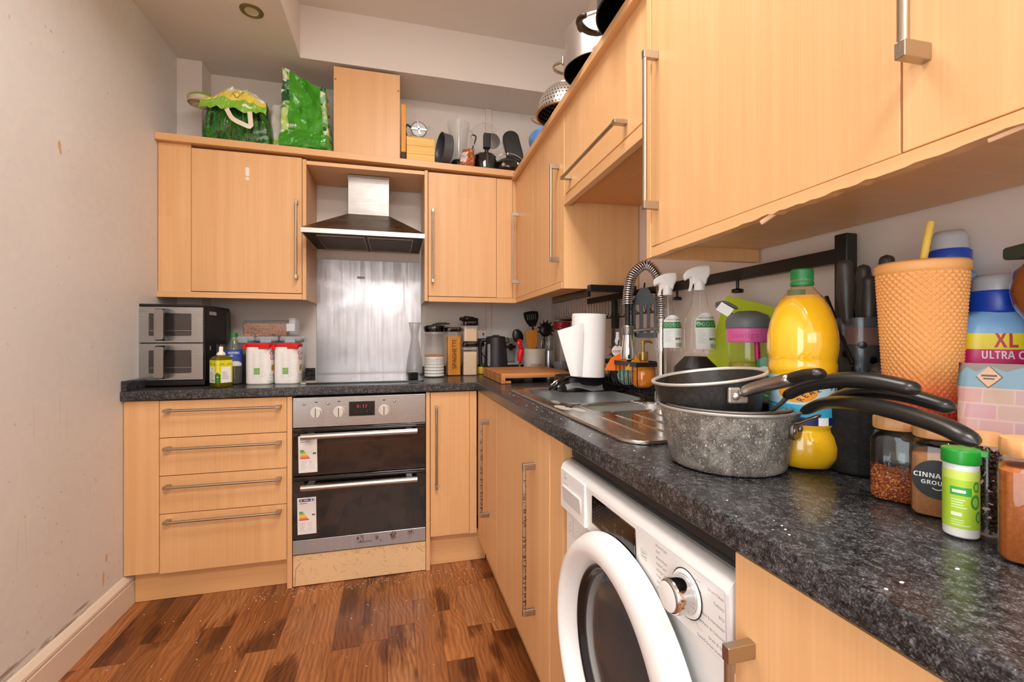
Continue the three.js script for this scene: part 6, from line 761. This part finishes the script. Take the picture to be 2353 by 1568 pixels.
// ---------- on top of the wall cabinets ----------
const yTop = (x) => 2.109 - 0.013 * x;                                // the top board is not quite level
{ // shopping bag with grass print
  const GR = draw(1024, 512, (g, w, h) => { g.fillStyle = '#16301a'; g.fillRect(0, 0, w, h); g.fillStyle = '#2f6aa8'; g.fillRect(250, 60, 90, 240); g.fillStyle = '#c9d4cc'; for (let i = 0; i < 30; i++) g.fillRect(rr(0, w), rr(40, 240), rr(6, 18), rr(60, 150)); for (let i = 0; i < 1500; i++) { const x = rr(0, w), y = rr(120, h), L = rr(40, 190) * (1.2 - y / h * 0.7); g.strokeStyle = `rgb(${rr(18, 90)},${rr(70, 150)},${rr(20, 50)})`; g.lineWidth = rr(1.5, 6); g.beginPath(); g.moveTo(x, y + 40); g.quadraticCurveTo(x + rr(-10, 10), y - L * 0.5, x + rr(-36, 36), y - L); g.stroke(); } g.fillStyle = 'rgba(8,22,8,0.55)'; for (let i = 0; i < 40; i++) g.fillRect(rr(0, w), rr(0, 220), rr(4, 16), rr(60, 200)); });
  const t = thing('grass_bag', 'dark green grass-printed shopping bag with folded yellow-white top and cream strap', 'shopping bag', [-0.765, yTop(-0.765), -2.625]);
  mesh('bag', skin(72, 30, (u, v) => { const p = rr4(u + 0.5, lerp(0.315, 0.27, v), lerp(0.17, 0.13, v), 0.035), b = 1 + 0.05 * Math.sin(Math.min(1, v * 1.15) * Math.PI), w = 0.016 * (fbm(u * 14, v * 4, 14, 64, 4) - 0.5); return [p[0] * b * (1 + w * 3) * (v < 0.05 ? 0.92 : 1), v * 0.2, p[1] * b + w * 1.6]; }), std(0xffffff, 0.3, 0, { map: GR, side: THREE.DoubleSide }), t);
  const FL = draw(1024, 512, (g, w, h) => { g.fillStyle = '#efe8dc'; g.fillRect(0, 0, w, h); g.fillStyle = '#f2dc62'; g.fillRect(0, 280, w, 130); g.fillStyle = '#8cc63c'; g.fillRect(0, 400, w, 112); for (let i = 0; i < 60; i++) { g.strokeStyle = `rgba(120,170,60,${rr(0.3, 0.8)})`; g.lineWidth = rr(4, 9); const x = rr(260, 760), y = rr(150, 270); g.beginPath(); g.moveTo(x, y); g.lineTo(x + rr(-24, 24), y + rr(20, 60)); g.stroke(); } g.strokeStyle = '#2a2a2a'; g.lineWidth = 7; g.beginPath(); g.moveTo(470, 330); g.quadraticCurveTo(520, 295, 590, 315); g.lineTo(640, 295); g.quadraticCurveTo(600, 370, 530, 370); g.closePath(); g.stroke(); lines(g, 640, 440, 180, 1, 1, '#f4f8e8', 22); txt(g, 'Nu', 560, 230, 90, '#7fb040', { style: 'italic bold' }); });
  mesh('folded_top', skin(64, 28, (u, v) => { const a = (u - 0.5) * 2, b = v * 1.9, w = fbm(u * 12, v * 5, 12, 64, 4) - 0.5, hgt = (a < 0 ? 0.135 - 0.06 * smooth(-0.25, -0.8, a) : 0.135 - 0.055 * smooth(0.45, 1, a)), c = Math.cos(b); return [a * (0.15 - 0.03 * v) + 0.018 * w + 0.006 * v, 0.15 + hgt * Math.sin(Math.min(b, 1.5708)) - 0.007 * Math.sin(a * 3) * (1 - v) - (b > 1.5708 ? (b - 1.5708) * 0.06 : 0) + 0.014 * w, 0.112 * Math.sign(c) * Math.pow(Math.abs(c), 0.55) + 0.034 * w + 0.004]; }), std(0xffffff, 0.38, 0, { map: FL, side: THREE.DoubleSide, clearcoat: 0.2 }), t);
  mesh('side_fold', skin(40, 18, (u, v) => { const a = u * 6.2832, b = v * Math.PI, w = 1 + 0.5 * (fbm(u * 5, v * 4, 5, 64, 3) - 0.5); return [-0.17 + 0.062 * Math.sin(b) * Math.cos(a) * w, 0.215 + 0.036 * Math.cos(b) * w - 0.3 * 0.062 * Math.sin(b) * Math.cos(a) * 0, 0.02 + 0.055 * Math.sin(b) * Math.sin(a) * w]; }), std(0xffffff, 0.45, 0, { map: draw(256, 256, (g) => { g.fillStyle = '#d8cbb4'; g.fillRect(0, 0, 256, 256); g.fillStyle = '#8ab83c'; g.fillRect(0, 150, 256, 60); g.fillStyle = '#a8936c'; g.fillRect(60, 60, 110, 40); g.strokeStyle = '#30302c'; g.lineWidth = 5; g.beginPath(); g.moveTo(30, 60); g.lineTo(90, 90); g.lineTo(150, 70); g.stroke(); }), side: THREE.DoubleSide }), t);
  const strap = (pts) => { const c = new THREE.CatmullRomCurve3(pts.map((p) => V(...p))); return skin(2, 30, (u, v) => { const p = c.getPointAt(v), q = c.getTangentAt(v); const s = (u - 0.5) * 0.022; return [p.x + s * -q.y, p.y + s * q.x, p.z]; }); };
  mesh('strap', strap([[-0.03, 0.15, 0.118], [0.0, 0.1, 0.13], [0.05, 0.075, 0.132], [0.078, 0.068, 0.13], [0.078, 0.1, 0.125], [0.072, 0.148, 0.118]]), std(0xeee4cc, 0.6, 0, { side: THREE.DoubleSide }), t);
  const w = thing('white_bag', 'pale carrier bag with black squiggle print between the two green bags', 'shopping bag', [-0.573, yTop(-0.573), -2.66]);
  mesh('bag', skin(40, 24, (u, v) => { const p = rr4(u + 0.5, lerp(0.15, 0.1, v), lerp(0.1, 0.05, v), 0.02), n = 0.03 * (fbm(u * 10, v * 6, 10, 64, 4) - 0.5); return [p[0] + n, v * 0.26, p[1] + n]; }), std(0xffffff, 0.5, 0, { map: draw(256, 512, (g) => { g.fillStyle = '#d8d3c8'; g.fillRect(0, 0, 256, 512); g.fillStyle = '#a9cc5c'; g.fillRect(0, 380, 256, 132); g.fillStyle = '#e8e4da'; for (let i = 0; i < 20; i++) g.fillRect(rr(0, 256), rr(390, 500), 12, 30); g.strokeStyle = '#22221f'; g.lineWidth = 6; for (let i = 0; i < 6; i++) { g.beginPath(); g.arc(rr(20, 236), rr(120, 360), rr(14, 26), rr(0, 3), rr(4, 6)); g.stroke(); } g.fillStyle = '#e0a03a'; g.fillRect(0, 60, 80, 40); }), side: THREE.DoubleSide }), w);
}
{ // tall bright green bag
  const t = thing('green_bag', 'tall bright green crumpled shopping bag with leafy side panel', 'shopping bag', [-0.44, yTop(-0.44), -2.61], -0.12);
  const TX = draw(1024, 1024, (g, w, h) => {   // the front is the middle third, leafy print on both flanks
    g.fillStyle = '#3f9e22'; g.fillRect(0, 0, w, h); const leaf = (x, y, r, c) => { g.save(); g.translate(x, y); g.rotate(rr(0, 6)); g.fillStyle = c; g.beginPath(); g.ellipse(0, 0, r, r * 0.45, 0, 0, 6.3); g.fill(); g.restore(); };
    for (const [x0, x1] of [[0, 400], [640, 1024]]) { g.fillStyle = '#a6cf86'; g.fillRect(x0, 0, x1 - x0, h); for (let i = 0; i < 120; i++) leaf(rr(x0, x1), rr(0, h), rr(30, 110), ['#e2eecb', '#5da04a', '#2f7040', '#c7e08a', '#8fc7a2', '#1f5a36', '#bfe06a'][Math.floor(rr(0, 7))]); }
    g.fillStyle = '#44a424'; g.fillRect(400, 0, 250, h); for (let i = 0; i < 60; i++) { g.fillStyle = `rgba(${rnd() < 0.5 ? '30,110,20' : '120,200,70'},${rr(0.05, 0.2)})`; g.fillRect(rr(400, 640), rr(0, h), rr(6, 30), rr(80, 400)); } g.fillStyle = '#3a9420'; g.fillRect(380, 780, 340, 244); txt(g, 'ASDA', 470, 800, 66, '#f4faf0', { style: 'bold' }); g.fillStyle = '#c3d8e8'; g.fillRect(760, 420, 60, 60);
  });
  const rid = (x, k) => 1 - Math.abs(((x * k) % 1 + 1) % 1 * 2 - 1);
  mesh('bag', toCreasedNormals(skin(120, 80, (u, v) => {
    const p = rr4(u + 0.5, lerp(0.25, 0.215, v), lerp(0.15, 0.11, v), 0.016), front = Math.exp(-Math.pow((u - 0.49) / 0.13, 2)), n = fbm(u * 12, v * 7, 12, 64, 4) - 0.5, cr = rid(u * 5 + v * 2.3 + n * 0.9, 1) * 0.02 + rid(u * 7 - v * 3 + n, 1) * 0.012;
    const inward = front * (0.05 * smooth(0.25, 0.8, v) + cr) + 0.6 * cr * (1 - front), top = 0.45 - 0.1 * smooth(-0.12, 0.12, p[0]) + 0.02 * n;
    return [p[0] * (1 + 0.16 * n * v) + (v < 0.2 ? 0.02 * (0.2 - v) : 0) - 0.02 * v, v * top, p[1] - inward * Math.sign(p[1] || 1) + 0.03 * n * v];
  }), 0.55), std(0xffffff, 0.25, 0, { map: TX, side: THREE.DoubleSide, clearcoat: 0.5, clearcoatRoughness: 0.2 }), t);
  mesh('base_flap', toCreasedNormals(skin(24, 10, (u, v) => { const x = (u - 0.5) * 0.235, n = fbm(u * 9, v * 6, 9, 64, 3) - 0.5; return [x + 0.01 * n, 0.004 + 0.1 * v * (1 - 0.5 * Math.abs(u - 0.4)), 0.085 - 0.012 * v + 0.024 * n + 0.012 * Math.sin(v * 3.1)]; }), 0.5), std(0x3c961e, 0.28, 0, { side: THREE.DoubleSide, clearcoat: 0.4 }), t);
  printed('bag_print', 0.052, 0.022, draw(256, 108, (g) => { g.clearRect(0, 0, 256, 108); txt(g, 'ASDA', 128, 46, 92, '#f4faf0', { style: 'bold' }); g.fillStyle = '#f4faf0'; g.fillRect(20, 96, 216, 6); }), t, [-0.05, 0.108, 0.104], [-0.12, 0, 0], { mat: { transparent: true, alphaTest: 0.5 } });
}
{ // boxes and a teapot
  const a = thing('leaning_board', 'narrow pale pine board standing on end beside the duct cover', 'board', [0.053, yTop(0.053), -2.56]); mesh('board', bb(-0.013, 0.013, 0.055, 0.318, -0.15, 0, 0.002), pineLean, a); mesh('dark_foot', bb(-0.013, 0.012, 0, 0.0545, -0.15, -0.001, 0.002), std(0x3a1c12, 0.6), a);
  const b = thing('pine_box', 'yellow pine box carrying the glass teapot', 'box', [0.145, yTop(0.145), -2.545]); for (let i = 0; i < 3; i++) mesh('slat', bb(-0.076, 0.076, 0.001 + i * 0.0455, 0.0455 + i * 0.0455, -0.012, 0, 0.001), pine, b); mesh('side_panel', [bb(-0.076, -0.066, 0.001, 0.137, -0.15, -0.0125), bb(0.066, 0.076, 0.001, 0.137, -0.15, -0.0125)], pine, b); mesh('top_panel', bb(-0.077, 0.077, 0.1372, 0.141, -0.15, 0.001, 0.001), pine, b);
  const t = thing('glass_teapot', 'small glass teapot lying with its steel lid facing out on the pine box', 'teapot', [0.135, yTop(0.135) + 0.142 + 0.0445, -2.59]);
  mesh('pot', lathe([[0, -0.09], [0.036, -0.088], [0.043, -0.07], [0.043, 0.03], [0.042, 0.036]], 40).rotateX(Math.PI / 2), glassM, t); mesh('lid', [new THREE.TorusGeometry(0.041, 0.0035, 10, 44).translate(0, 0, 0.036), cyl(0.039, 0.039, 0.003, 0, 0.034, 0, 40).rotateX(Math.PI / 2)], std(0x7f7c77, 0.4, 0.9), t); mesh('cross_strap', [bb(-0.04, 0.042, -0.005, 0.005, 0.037, 0.042, 0.001), place(bb(-0.005, 0.005, -0.03, 0.075, 0.038, 0.042, 0.001), 0, 0, 0.16)], chrome, t); mesh('handle', [tube([[-0.036, 0.02, 0.0], [-0.062, 0.034, 0], [-0.072, 0.018, 0], [-0.062, -0.03, 0], [-0.038, -0.03, 0]], 0.006, 30, 10)], black, t); mesh('spout', place(cyl(0.004, 0.012, 0.03), 0, 0, -0.9, 0.036, 0.012, 0.01), glassM, t);
}
{ // pans and gadgets standing over the corner cabinet
  const c = thing('cake_tin', 'dark grey round cake tin standing on edge before the blender jug', 'cake tin', [0.278, yTop(0.28), -2.575], 0.2); mesh('tin', place(lathe([[0, 0.0], [0.086, 0.0], [0.088, 0.003], [0.09, 0.05], [0.093, 0.052], [0.093, 0.055], [0.088, 0.053], [0.085, 0.006], [0, 0.004]], 56), 0, 0, Math.PI / 2 - 0.05, 0.027, 0.0935, 0), std(0x5a5c60, 0.38, 0.3), c);
  const b = thing('blender_jug', 'clear plastic blender jug on black base behind the cake tin', 'blender jug', [0.37, yTop(0.37), -2.66]); mesh('jug', lathe([[0.04, 0.07], [0.046, 0.1], [0.06, 0.24], [0.066, 0.29], [0.067, 0.294]], 44), std(0xf2f4f4, 0.12, 0, { transmission: 0.85, thickness: 0 }), b); mesh('base', lathe([[0, 0], [0.05, 0.001], [0.054, 0.01], [0.05, 0.055], [0.042, 0.072], [0, 0.074]], 40), black, b); mesh('handle', tube([[0.062, 0.26, 0.0], [0.094, 0.255, 0], [0.1, 0.22, 0], [0.086, 0.15, 0], [0.054, 0.14, 0]], 0.007, 30, 8), std(0xf2f4f4, 0.12, 0, { transmission: 0.8, thickness: 0 }), b); mesh('blades', [place(bb(-0.02, 0.02, 0, 0.002, -0.004, 0.004), 0.2, 0.4, 0.2, 0, 0.085, 0), place(bb(-0.02, 0.02, 0, 0.002, -0.004, 0.004), -0.2, 1.9, 0.2, 0, 0.088, 0), cyl(0.006, 0.004, 0.02, 0, 0.073)], chrome, b); mesh('rib', [0.6, 1.5, 2.4].map((a) => tube([[0.043 * Math.cos(a), 0.09, 0.043 * Math.sin(a)], [0.062 * Math.cos(a), 0.27, 0.062 * Math.sin(a)]], 0.0016, 1, 6)), frost, b);
  const p = thing('snack_packet', 'crumpled orange-brown food packet beside the food processor', 'packet', [0.4, yTop(0.4), -2.55], -0.2); mesh('packet', toCreasedNormals(skin(36, 16, (u, v) => { const q = rr4(u + 0.5, lerp(0.085, 0.06, v), lerp(0.05, 0.008, v), 0.004), n = fbm(u * 10, v * 6, 10, 64, 3) - 0.5; return [q[0] + 0.02 * n + 0.012 * v, v * 0.105 + 0.014 * n * v, q[1] + 0.02 * n]; }), 0.5), std(0xffffff, 0.3, 0, { map: draw(256, 256, (g) => { g.fillStyle = '#a8501c'; g.fillRect(0, 0, 256, 256); g.fillStyle = '#d8cbc0'; g.fillRect(60, 40, 66, 150); lines(g, 70, 60, 46, 8, 14, '#7d8ab0', 4); g.fillStyle = '#c8702c'; for (let i = 0; i < 20; i++) g.fillRect(rr(0, 256), rr(0, 256), 20, 10); }), side: THREE.DoubleSide }), p);
  const f = thing('food_processor', 'food processor with clear round bowl on a black motor base', 'food processor', [0.516, yTop(0.516), -2.6]);
  mesh('base', [lathe([[0, 0], [0.07, 0.001], [0.074, 0.008], [0.07, 0.085], [0.062, 0.098], [0, 0.1]], 44)], blackGloss, f); mesh('base_highlight', bb(-0.004, 0.004, 0.02, 0.09, 0.068, 0.0735, 0.001), darkGrey, f); mesh('bowl', place(lathe([[0.07, -0.05], [0.086, -0.046], [0.09, -0.03], [0.09, 0.03], [0.086, 0.034]], 52), Math.PI / 2 - 0.1, 0, 0, 0.004, 0.185, 0.01), clear, f); mesh('bowl_rim', new THREE.TorusGeometry(0.09, 0.003, 8, 56).translate(0.004, 0.185, 0.045), frost, f);
  mesh('pusher', [bb(-0.022, 0.018, 0.115, 0.2, 0.05, 0.085, 0.006), cyl(0.012, 0.01, 0.06, -0.002, 0.09, 0.06)], black, f); mesh('disc', place(lathe([[0, 0], [0.045, 0], [0.045, 0.006], [0, 0.007]], 36), Math.PI / 2, 0.5, 0, 0.05, 0.2, -0.02), std(0x6d6d6d, 0.3, 0.7), f); mesh('cord', tube([[-0.07, 0.02, 0.02], [-0.09, 0.08, 0.03], [-0.07, 0.15, 0.04], [-0.06, 0.19, 0.04], [-0.085, 0.2, 0.03], [-0.08, 0.165, 0.035]], 0.0035, 40, 8), black, f);
  const g = thing('contact_grill', 'black clamshell grill with its upper plate propped open', 'grill', [0.655, yTop(0.655), -2.595], -0.1);
  mesh('base', [skin(48, 14, (u, v) => { const a = u * 6.2832, b = v * Math.PI / 2; return [0.09 * Math.cos(a) * Math.cos(b * 0.9), 0.02 + 0.075 * Math.sin(b), 0.085 * Math.sin(a) * Math.cos(b * 0.9)]; }), lathe([[0, 0], [0.08, 0.001], [0.09, 0.02]], 40)], blackGloss, g); mesh('chrome_trim', [tube([[-0.085, 0.06, 0.03], [-0.05, 0.1, 0.045], [0.02, 0.108, 0.045], [0.07, 0.085, 0.04], [0.09, 0.06, 0.03]], 0.0028, 30, 8)], chrome, g);
  mesh('upper_plate', [place(ext(rrect(0.085, 0.19, 0.0424), 0.034, 0.006, 3), -0.12, -0.1, 0.22, 0.03, 0.16, -0.02)], black, g); mesh('plate_trim', place(ext(rrect(0.088, 0.193, 0.0438), 0.006, 0.001, 1), -0.12, -0.1, 0.22, 0.03, 0.162, -0.006), std(0xb9b6ae, 0.3, 0.8), g); mesh('knob', [lathe([[0, 0.012], [0.01, 0.01], [0.012, 0]], 20).rotateX(Math.PI / 2).translate(-0.04, 0.03, 0.08), bb(-0.012, -0.004, 0.1, 0.115, 0.04, 0.048, 0.002), bb(0.042, 0.052, 0.035, 0.05, 0.07, 0.078, 0.002)], chrome, g);
}
const up = (x, z) => [0.687 - 0.041 * (x) + z, x];
{ // upturned pans overhanging the sink-side units
  const bag = thing('blue_bag', 'crumpled light blue plastic bag behind the upturned colander', 'bag', [0.74, 2.09, -2.2]); mesh('bag', toCreasedNormals(skin(32, 18, (u, v) => { const a = u * 6.2832, b = v * Math.PI, w = 1 + 0.6 * (fbm(u * 6, v * 4, 6, 64, 4) - 0.5); return [0.07 * Math.sin(b) * Math.cos(a) * w, 0.05 + 0.06 * Math.cos(b) * w, 0.12 * Math.sin(b) * Math.sin(a) * w]; }), 0.5), std(0xffffff, 0.35, 0, { map: draw(128, 128, (g) => { g.fillStyle = '#5b9ae2'; g.fillRect(0, 0, 128, 128); for (let i = 0; i < 12; i++) { g.fillStyle = rnd() < 0.5 ? '#8fbcf0' : '#3d7ccc'; g.fillRect(rr(0, 128), rr(0, 128), 22, 8); } g.fillStyle = '#b8d040'; g.fillRect(50, 40, 14, 10); }), clearcoat: 0.3 }), bag);
  const steelP = std(0xc9c6c2, 0.28, 0.9);
  const shell = (t, R, r, h, out, inn, th = 0.003) => { mesh('body', lathe([[R, 0], [R - 0.002, h * 0.35], [lerp(R, r, 0.6), h * 0.75], [r, h - 0.006], [r * 0.93, h], [0, h]], 72), out, t); mesh('lining', lathe([[0, h - th], [r * 0.92, h - th], [r - th, h - 0.01], [lerp(R, r, 0.6) - th, h * 0.75], [R - 0.002 - th, h * 0.35], [R - th, 0.001]], 64), inn, t); };
  const c = thing('colander', 'steel colander upside down over the cabinet edge with dark perforated inside', 'colander', [0.712, 2.0935, -1.82]);
  const holes = draw(1024, 256, (g, w, h) => { g.fillStyle = '#c9c4bc'; g.fillRect(0, 0, w, h); g.fillStyle = '#17130f'; for (let j = 0; j < 9; j++) for (let i = 0; i < 52; i++) { g.beginPath(); g.ellipse((i + (j % 2) * 0.5) * w / 52, 20 + j * 27, 4.2, 5, 0, 0, 6.3); g.fill(); } });
  const holesIn = draw(1024, 256, (g, w, h) => { g.fillStyle = '#0d0a08'; g.fillRect(0, 0, w, h); g.fillStyle = '#d8d0c4'; for (let j = 0; j < 9; j++) for (let i = 0; i < 52; i++) { g.beginPath(); g.ellipse((i + (j % 2) * 0.5) * w / 52, 20 + j * 27, 3.4, 4.2, 0, 0, 6.3); g.fill(); } });
  const prof = (k) => (u, v) => { const a = u * 6.2832, R = 0.108 * Math.cos(v * 1.2) + 0.012 - k, y = 0.12 * Math.sin(v * 1.45) - k; return [R * Math.cos(a), Math.max(0.001, y), R * Math.sin(a)]; };
  mesh('bowl', skin(72, 20, prof(0)), std(0xffffff, 0.3, 0.8, { map: holes, side: THREE.DoubleSide }), c); mesh('inside', skin(72, 20, prof(0.0025)), std(0xffffff, 0.4, 0.4, { map: holesIn, side: THREE.DoubleSide }), c); mesh('base_ring', lathe([[0.05, 0.112], [0.052, 0.126], [0.049, 0.126], [0.047, 0.112]], 40), steelP, c);
  mesh('rim', new THREE.TorusGeometry(0.121, 0.005, 10, 72).rotateX(Math.PI / 2).translate(0, 0.003, 0), std(0xb08a5a, 0.3, 0.9), c); const loop = (s) => tube([[-0.045, 0.006, s * 0.112], [-0.04, 0.014, s * 0.14], [0, 0.018, s * 0.158], [0.04, 0.014, s * 0.14], [0.045, 0.006, s * 0.112]], 0.0036, 36, 10); mesh('handle', loop(-1), steelP, c); mesh('handle', loop(1), steelP, c); c.rotation.y = 0.75;
  const inky = std(0x040404, 0.6);
  const p = thing('steel_pot', 'steel stock pot upside down, its black inside showing past the cabinet edge', 'pot', [0.7, 2.0835, -1.47], 0.62); shell(p, 0.122, 0.115, 0.145, steelP, inky); mesh('rim', new THREE.TorusGeometry(0.122, 0.0022, 8, 72).rotateX(Math.PI / 2).translate(0, 0.002, 0), steelP, p);
  const lp = (s) => [tube([[-0.042, 0.062, s * 0.116], [-0.042, 0.066, s * 0.14], [-0.03, 0.07, s * 0.168], [0, 0.072, s * 0.18], [0.03, 0.07, s * 0.168], [0.042, 0.066, s * 0.14], [0.042, 0.062, s * 0.116]], 0.0062, 44, 12), bb(-0.055, -0.03, 0.048, 0.078, s > 0 ? 0.112 : -0.122, s > 0 ? 0.122 : -0.112, 0.003), bb(0.03, 0.055, 0.048, 0.078, s > 0 ? 0.112 : -0.122, s > 0 ? 0.122 : -0.112, 0.003)]; mesh('handle', lp(-1), std(0xbfb5a4, 0.25, 0.95), p); mesh('handle', lp(1), std(0xbfb5a4, 0.25, 0.95), p);
  const q = thing('granite_pot', 'black speckled stew pot upside down at the top of the picture', 'pot', [0.705, 2.0735, -1.15], 0.62); shell(q, 0.148, 0.136, 0.17, speckleDark, inky); mesh('rim', new THREE.TorusGeometry(0.148, 0.0025, 8, 72).rotateX(Math.PI / 2).translate(0, 0.002, 0), std(0x1b1b1b, 0.35), q);
  for (const s of [-1, 1]) { const h = mesh('handle', taper([[-0.048, 0.045, s * 0.172], [-0.05, 0.048, s * 0.19], [-0.03, 0.053, s * 0.213], [0, 0.055, s * 0.22], [0.03, 0.053, s * 0.213], [0.05, 0.048, s * 0.19], [0.048, 0.045, s * 0.172]], (v) => 0.0085 + 0.003 * Math.sin(v * 3.14), 48, 14, 0.8), std(0x2b1c12, 0.35), q); mesh('handle_stem', [tube([[-0.048, 0.04, s * 0.138], [-0.049, 0.044, s * 0.176]], 0.0034, 1, 8), tube([[0.048, 0.04, s * 0.138], [0.049, 0.044, s * 0.176]], 0.0034, 1, 8)], chrome, h); mesh('wood_inlay', place(lathe([[0, 0.002], [0.008, 0.0015], [0.0095, 0]], 20).scale(1.6, 1, 1).rotateX(-s * -Math.PI / 2), 0, 0, 0, 0.0, 0.054, s * 0.2305), std(0xb08a54, 0.5), h); }
}

// ---------- lamps ----------
{ // recessed downlight in the lower ceiling and flat panels in the upper one
  const d = thing('downlight', 'round brass recessed downlight in the lower ceiling', 'downlight', [-0.617, SOFFIT, -2.262]); mesh('trim_ring', lathe([[0.027, -0.001], [0.03, -0.005], [0.04, -0.007], [0.047, -0.004], [0.048, 0.0]], 48), std(0x8a7c50, 0.32, 0.85), d); mesh('inner_ring', lathe([[0.0235, -0.002], [0.0265, -0.0055], [0.029, -0.003]], 40), std(0xe3d9b8, 0.3, 0.5), d); mesh('lamp_face', new THREE.CircleGeometry(0.0245, 32).rotateX(Math.PI / 2).translate(0, -0.0015, 0), std(0xcfc6b0, 0.5, 0), d);
  const panel = (x, z, w, l, label, k = 1) => { const p = thing('ceiling_panel', label, 'ceiling light', [x, CEIL, z]); mesh('frame', [bb(-w / 2 - 0.015, w / 2 + 0.015, -0.03, -0.0005, -l / 2 - 0.015, -l / 2), bb(-w / 2 - 0.015, w / 2 + 0.015, -0.03, -0.0005, l / 2, l / 2 + 0.015), bb(-w / 2 - 0.015, -w / 2, -0.03, -0.0005, -l / 2, l / 2), bb(w / 2, w / 2 + 0.015, -0.03, -0.0005, -l / 2, l / 2)], white, p); mesh('diffuser', bb(-w / 2, w / 2, -0.026, -0.006, -l / 2, l / 2), std(0xffffff, 0.6, 0, { emissive: 0xfff4ea, emissiveIntensity: 1.1 }), p); const L = new THREE.RectAreaLight(0xfffaf8, LAMP * k, w, l); L.position.set(0, -0.03, 0); L.rotation.x = -Math.PI / 2; p.add(L); };
  panel(0.1, -0.95, 0.6, 0.6, 'square ceiling light panel over the middle of the kitchen'); panel(0.1, 0.9, 0.6, 0.6, 'square ceiling light panel near the window wall', 2.2);
}
renderer.render(scene, camera);
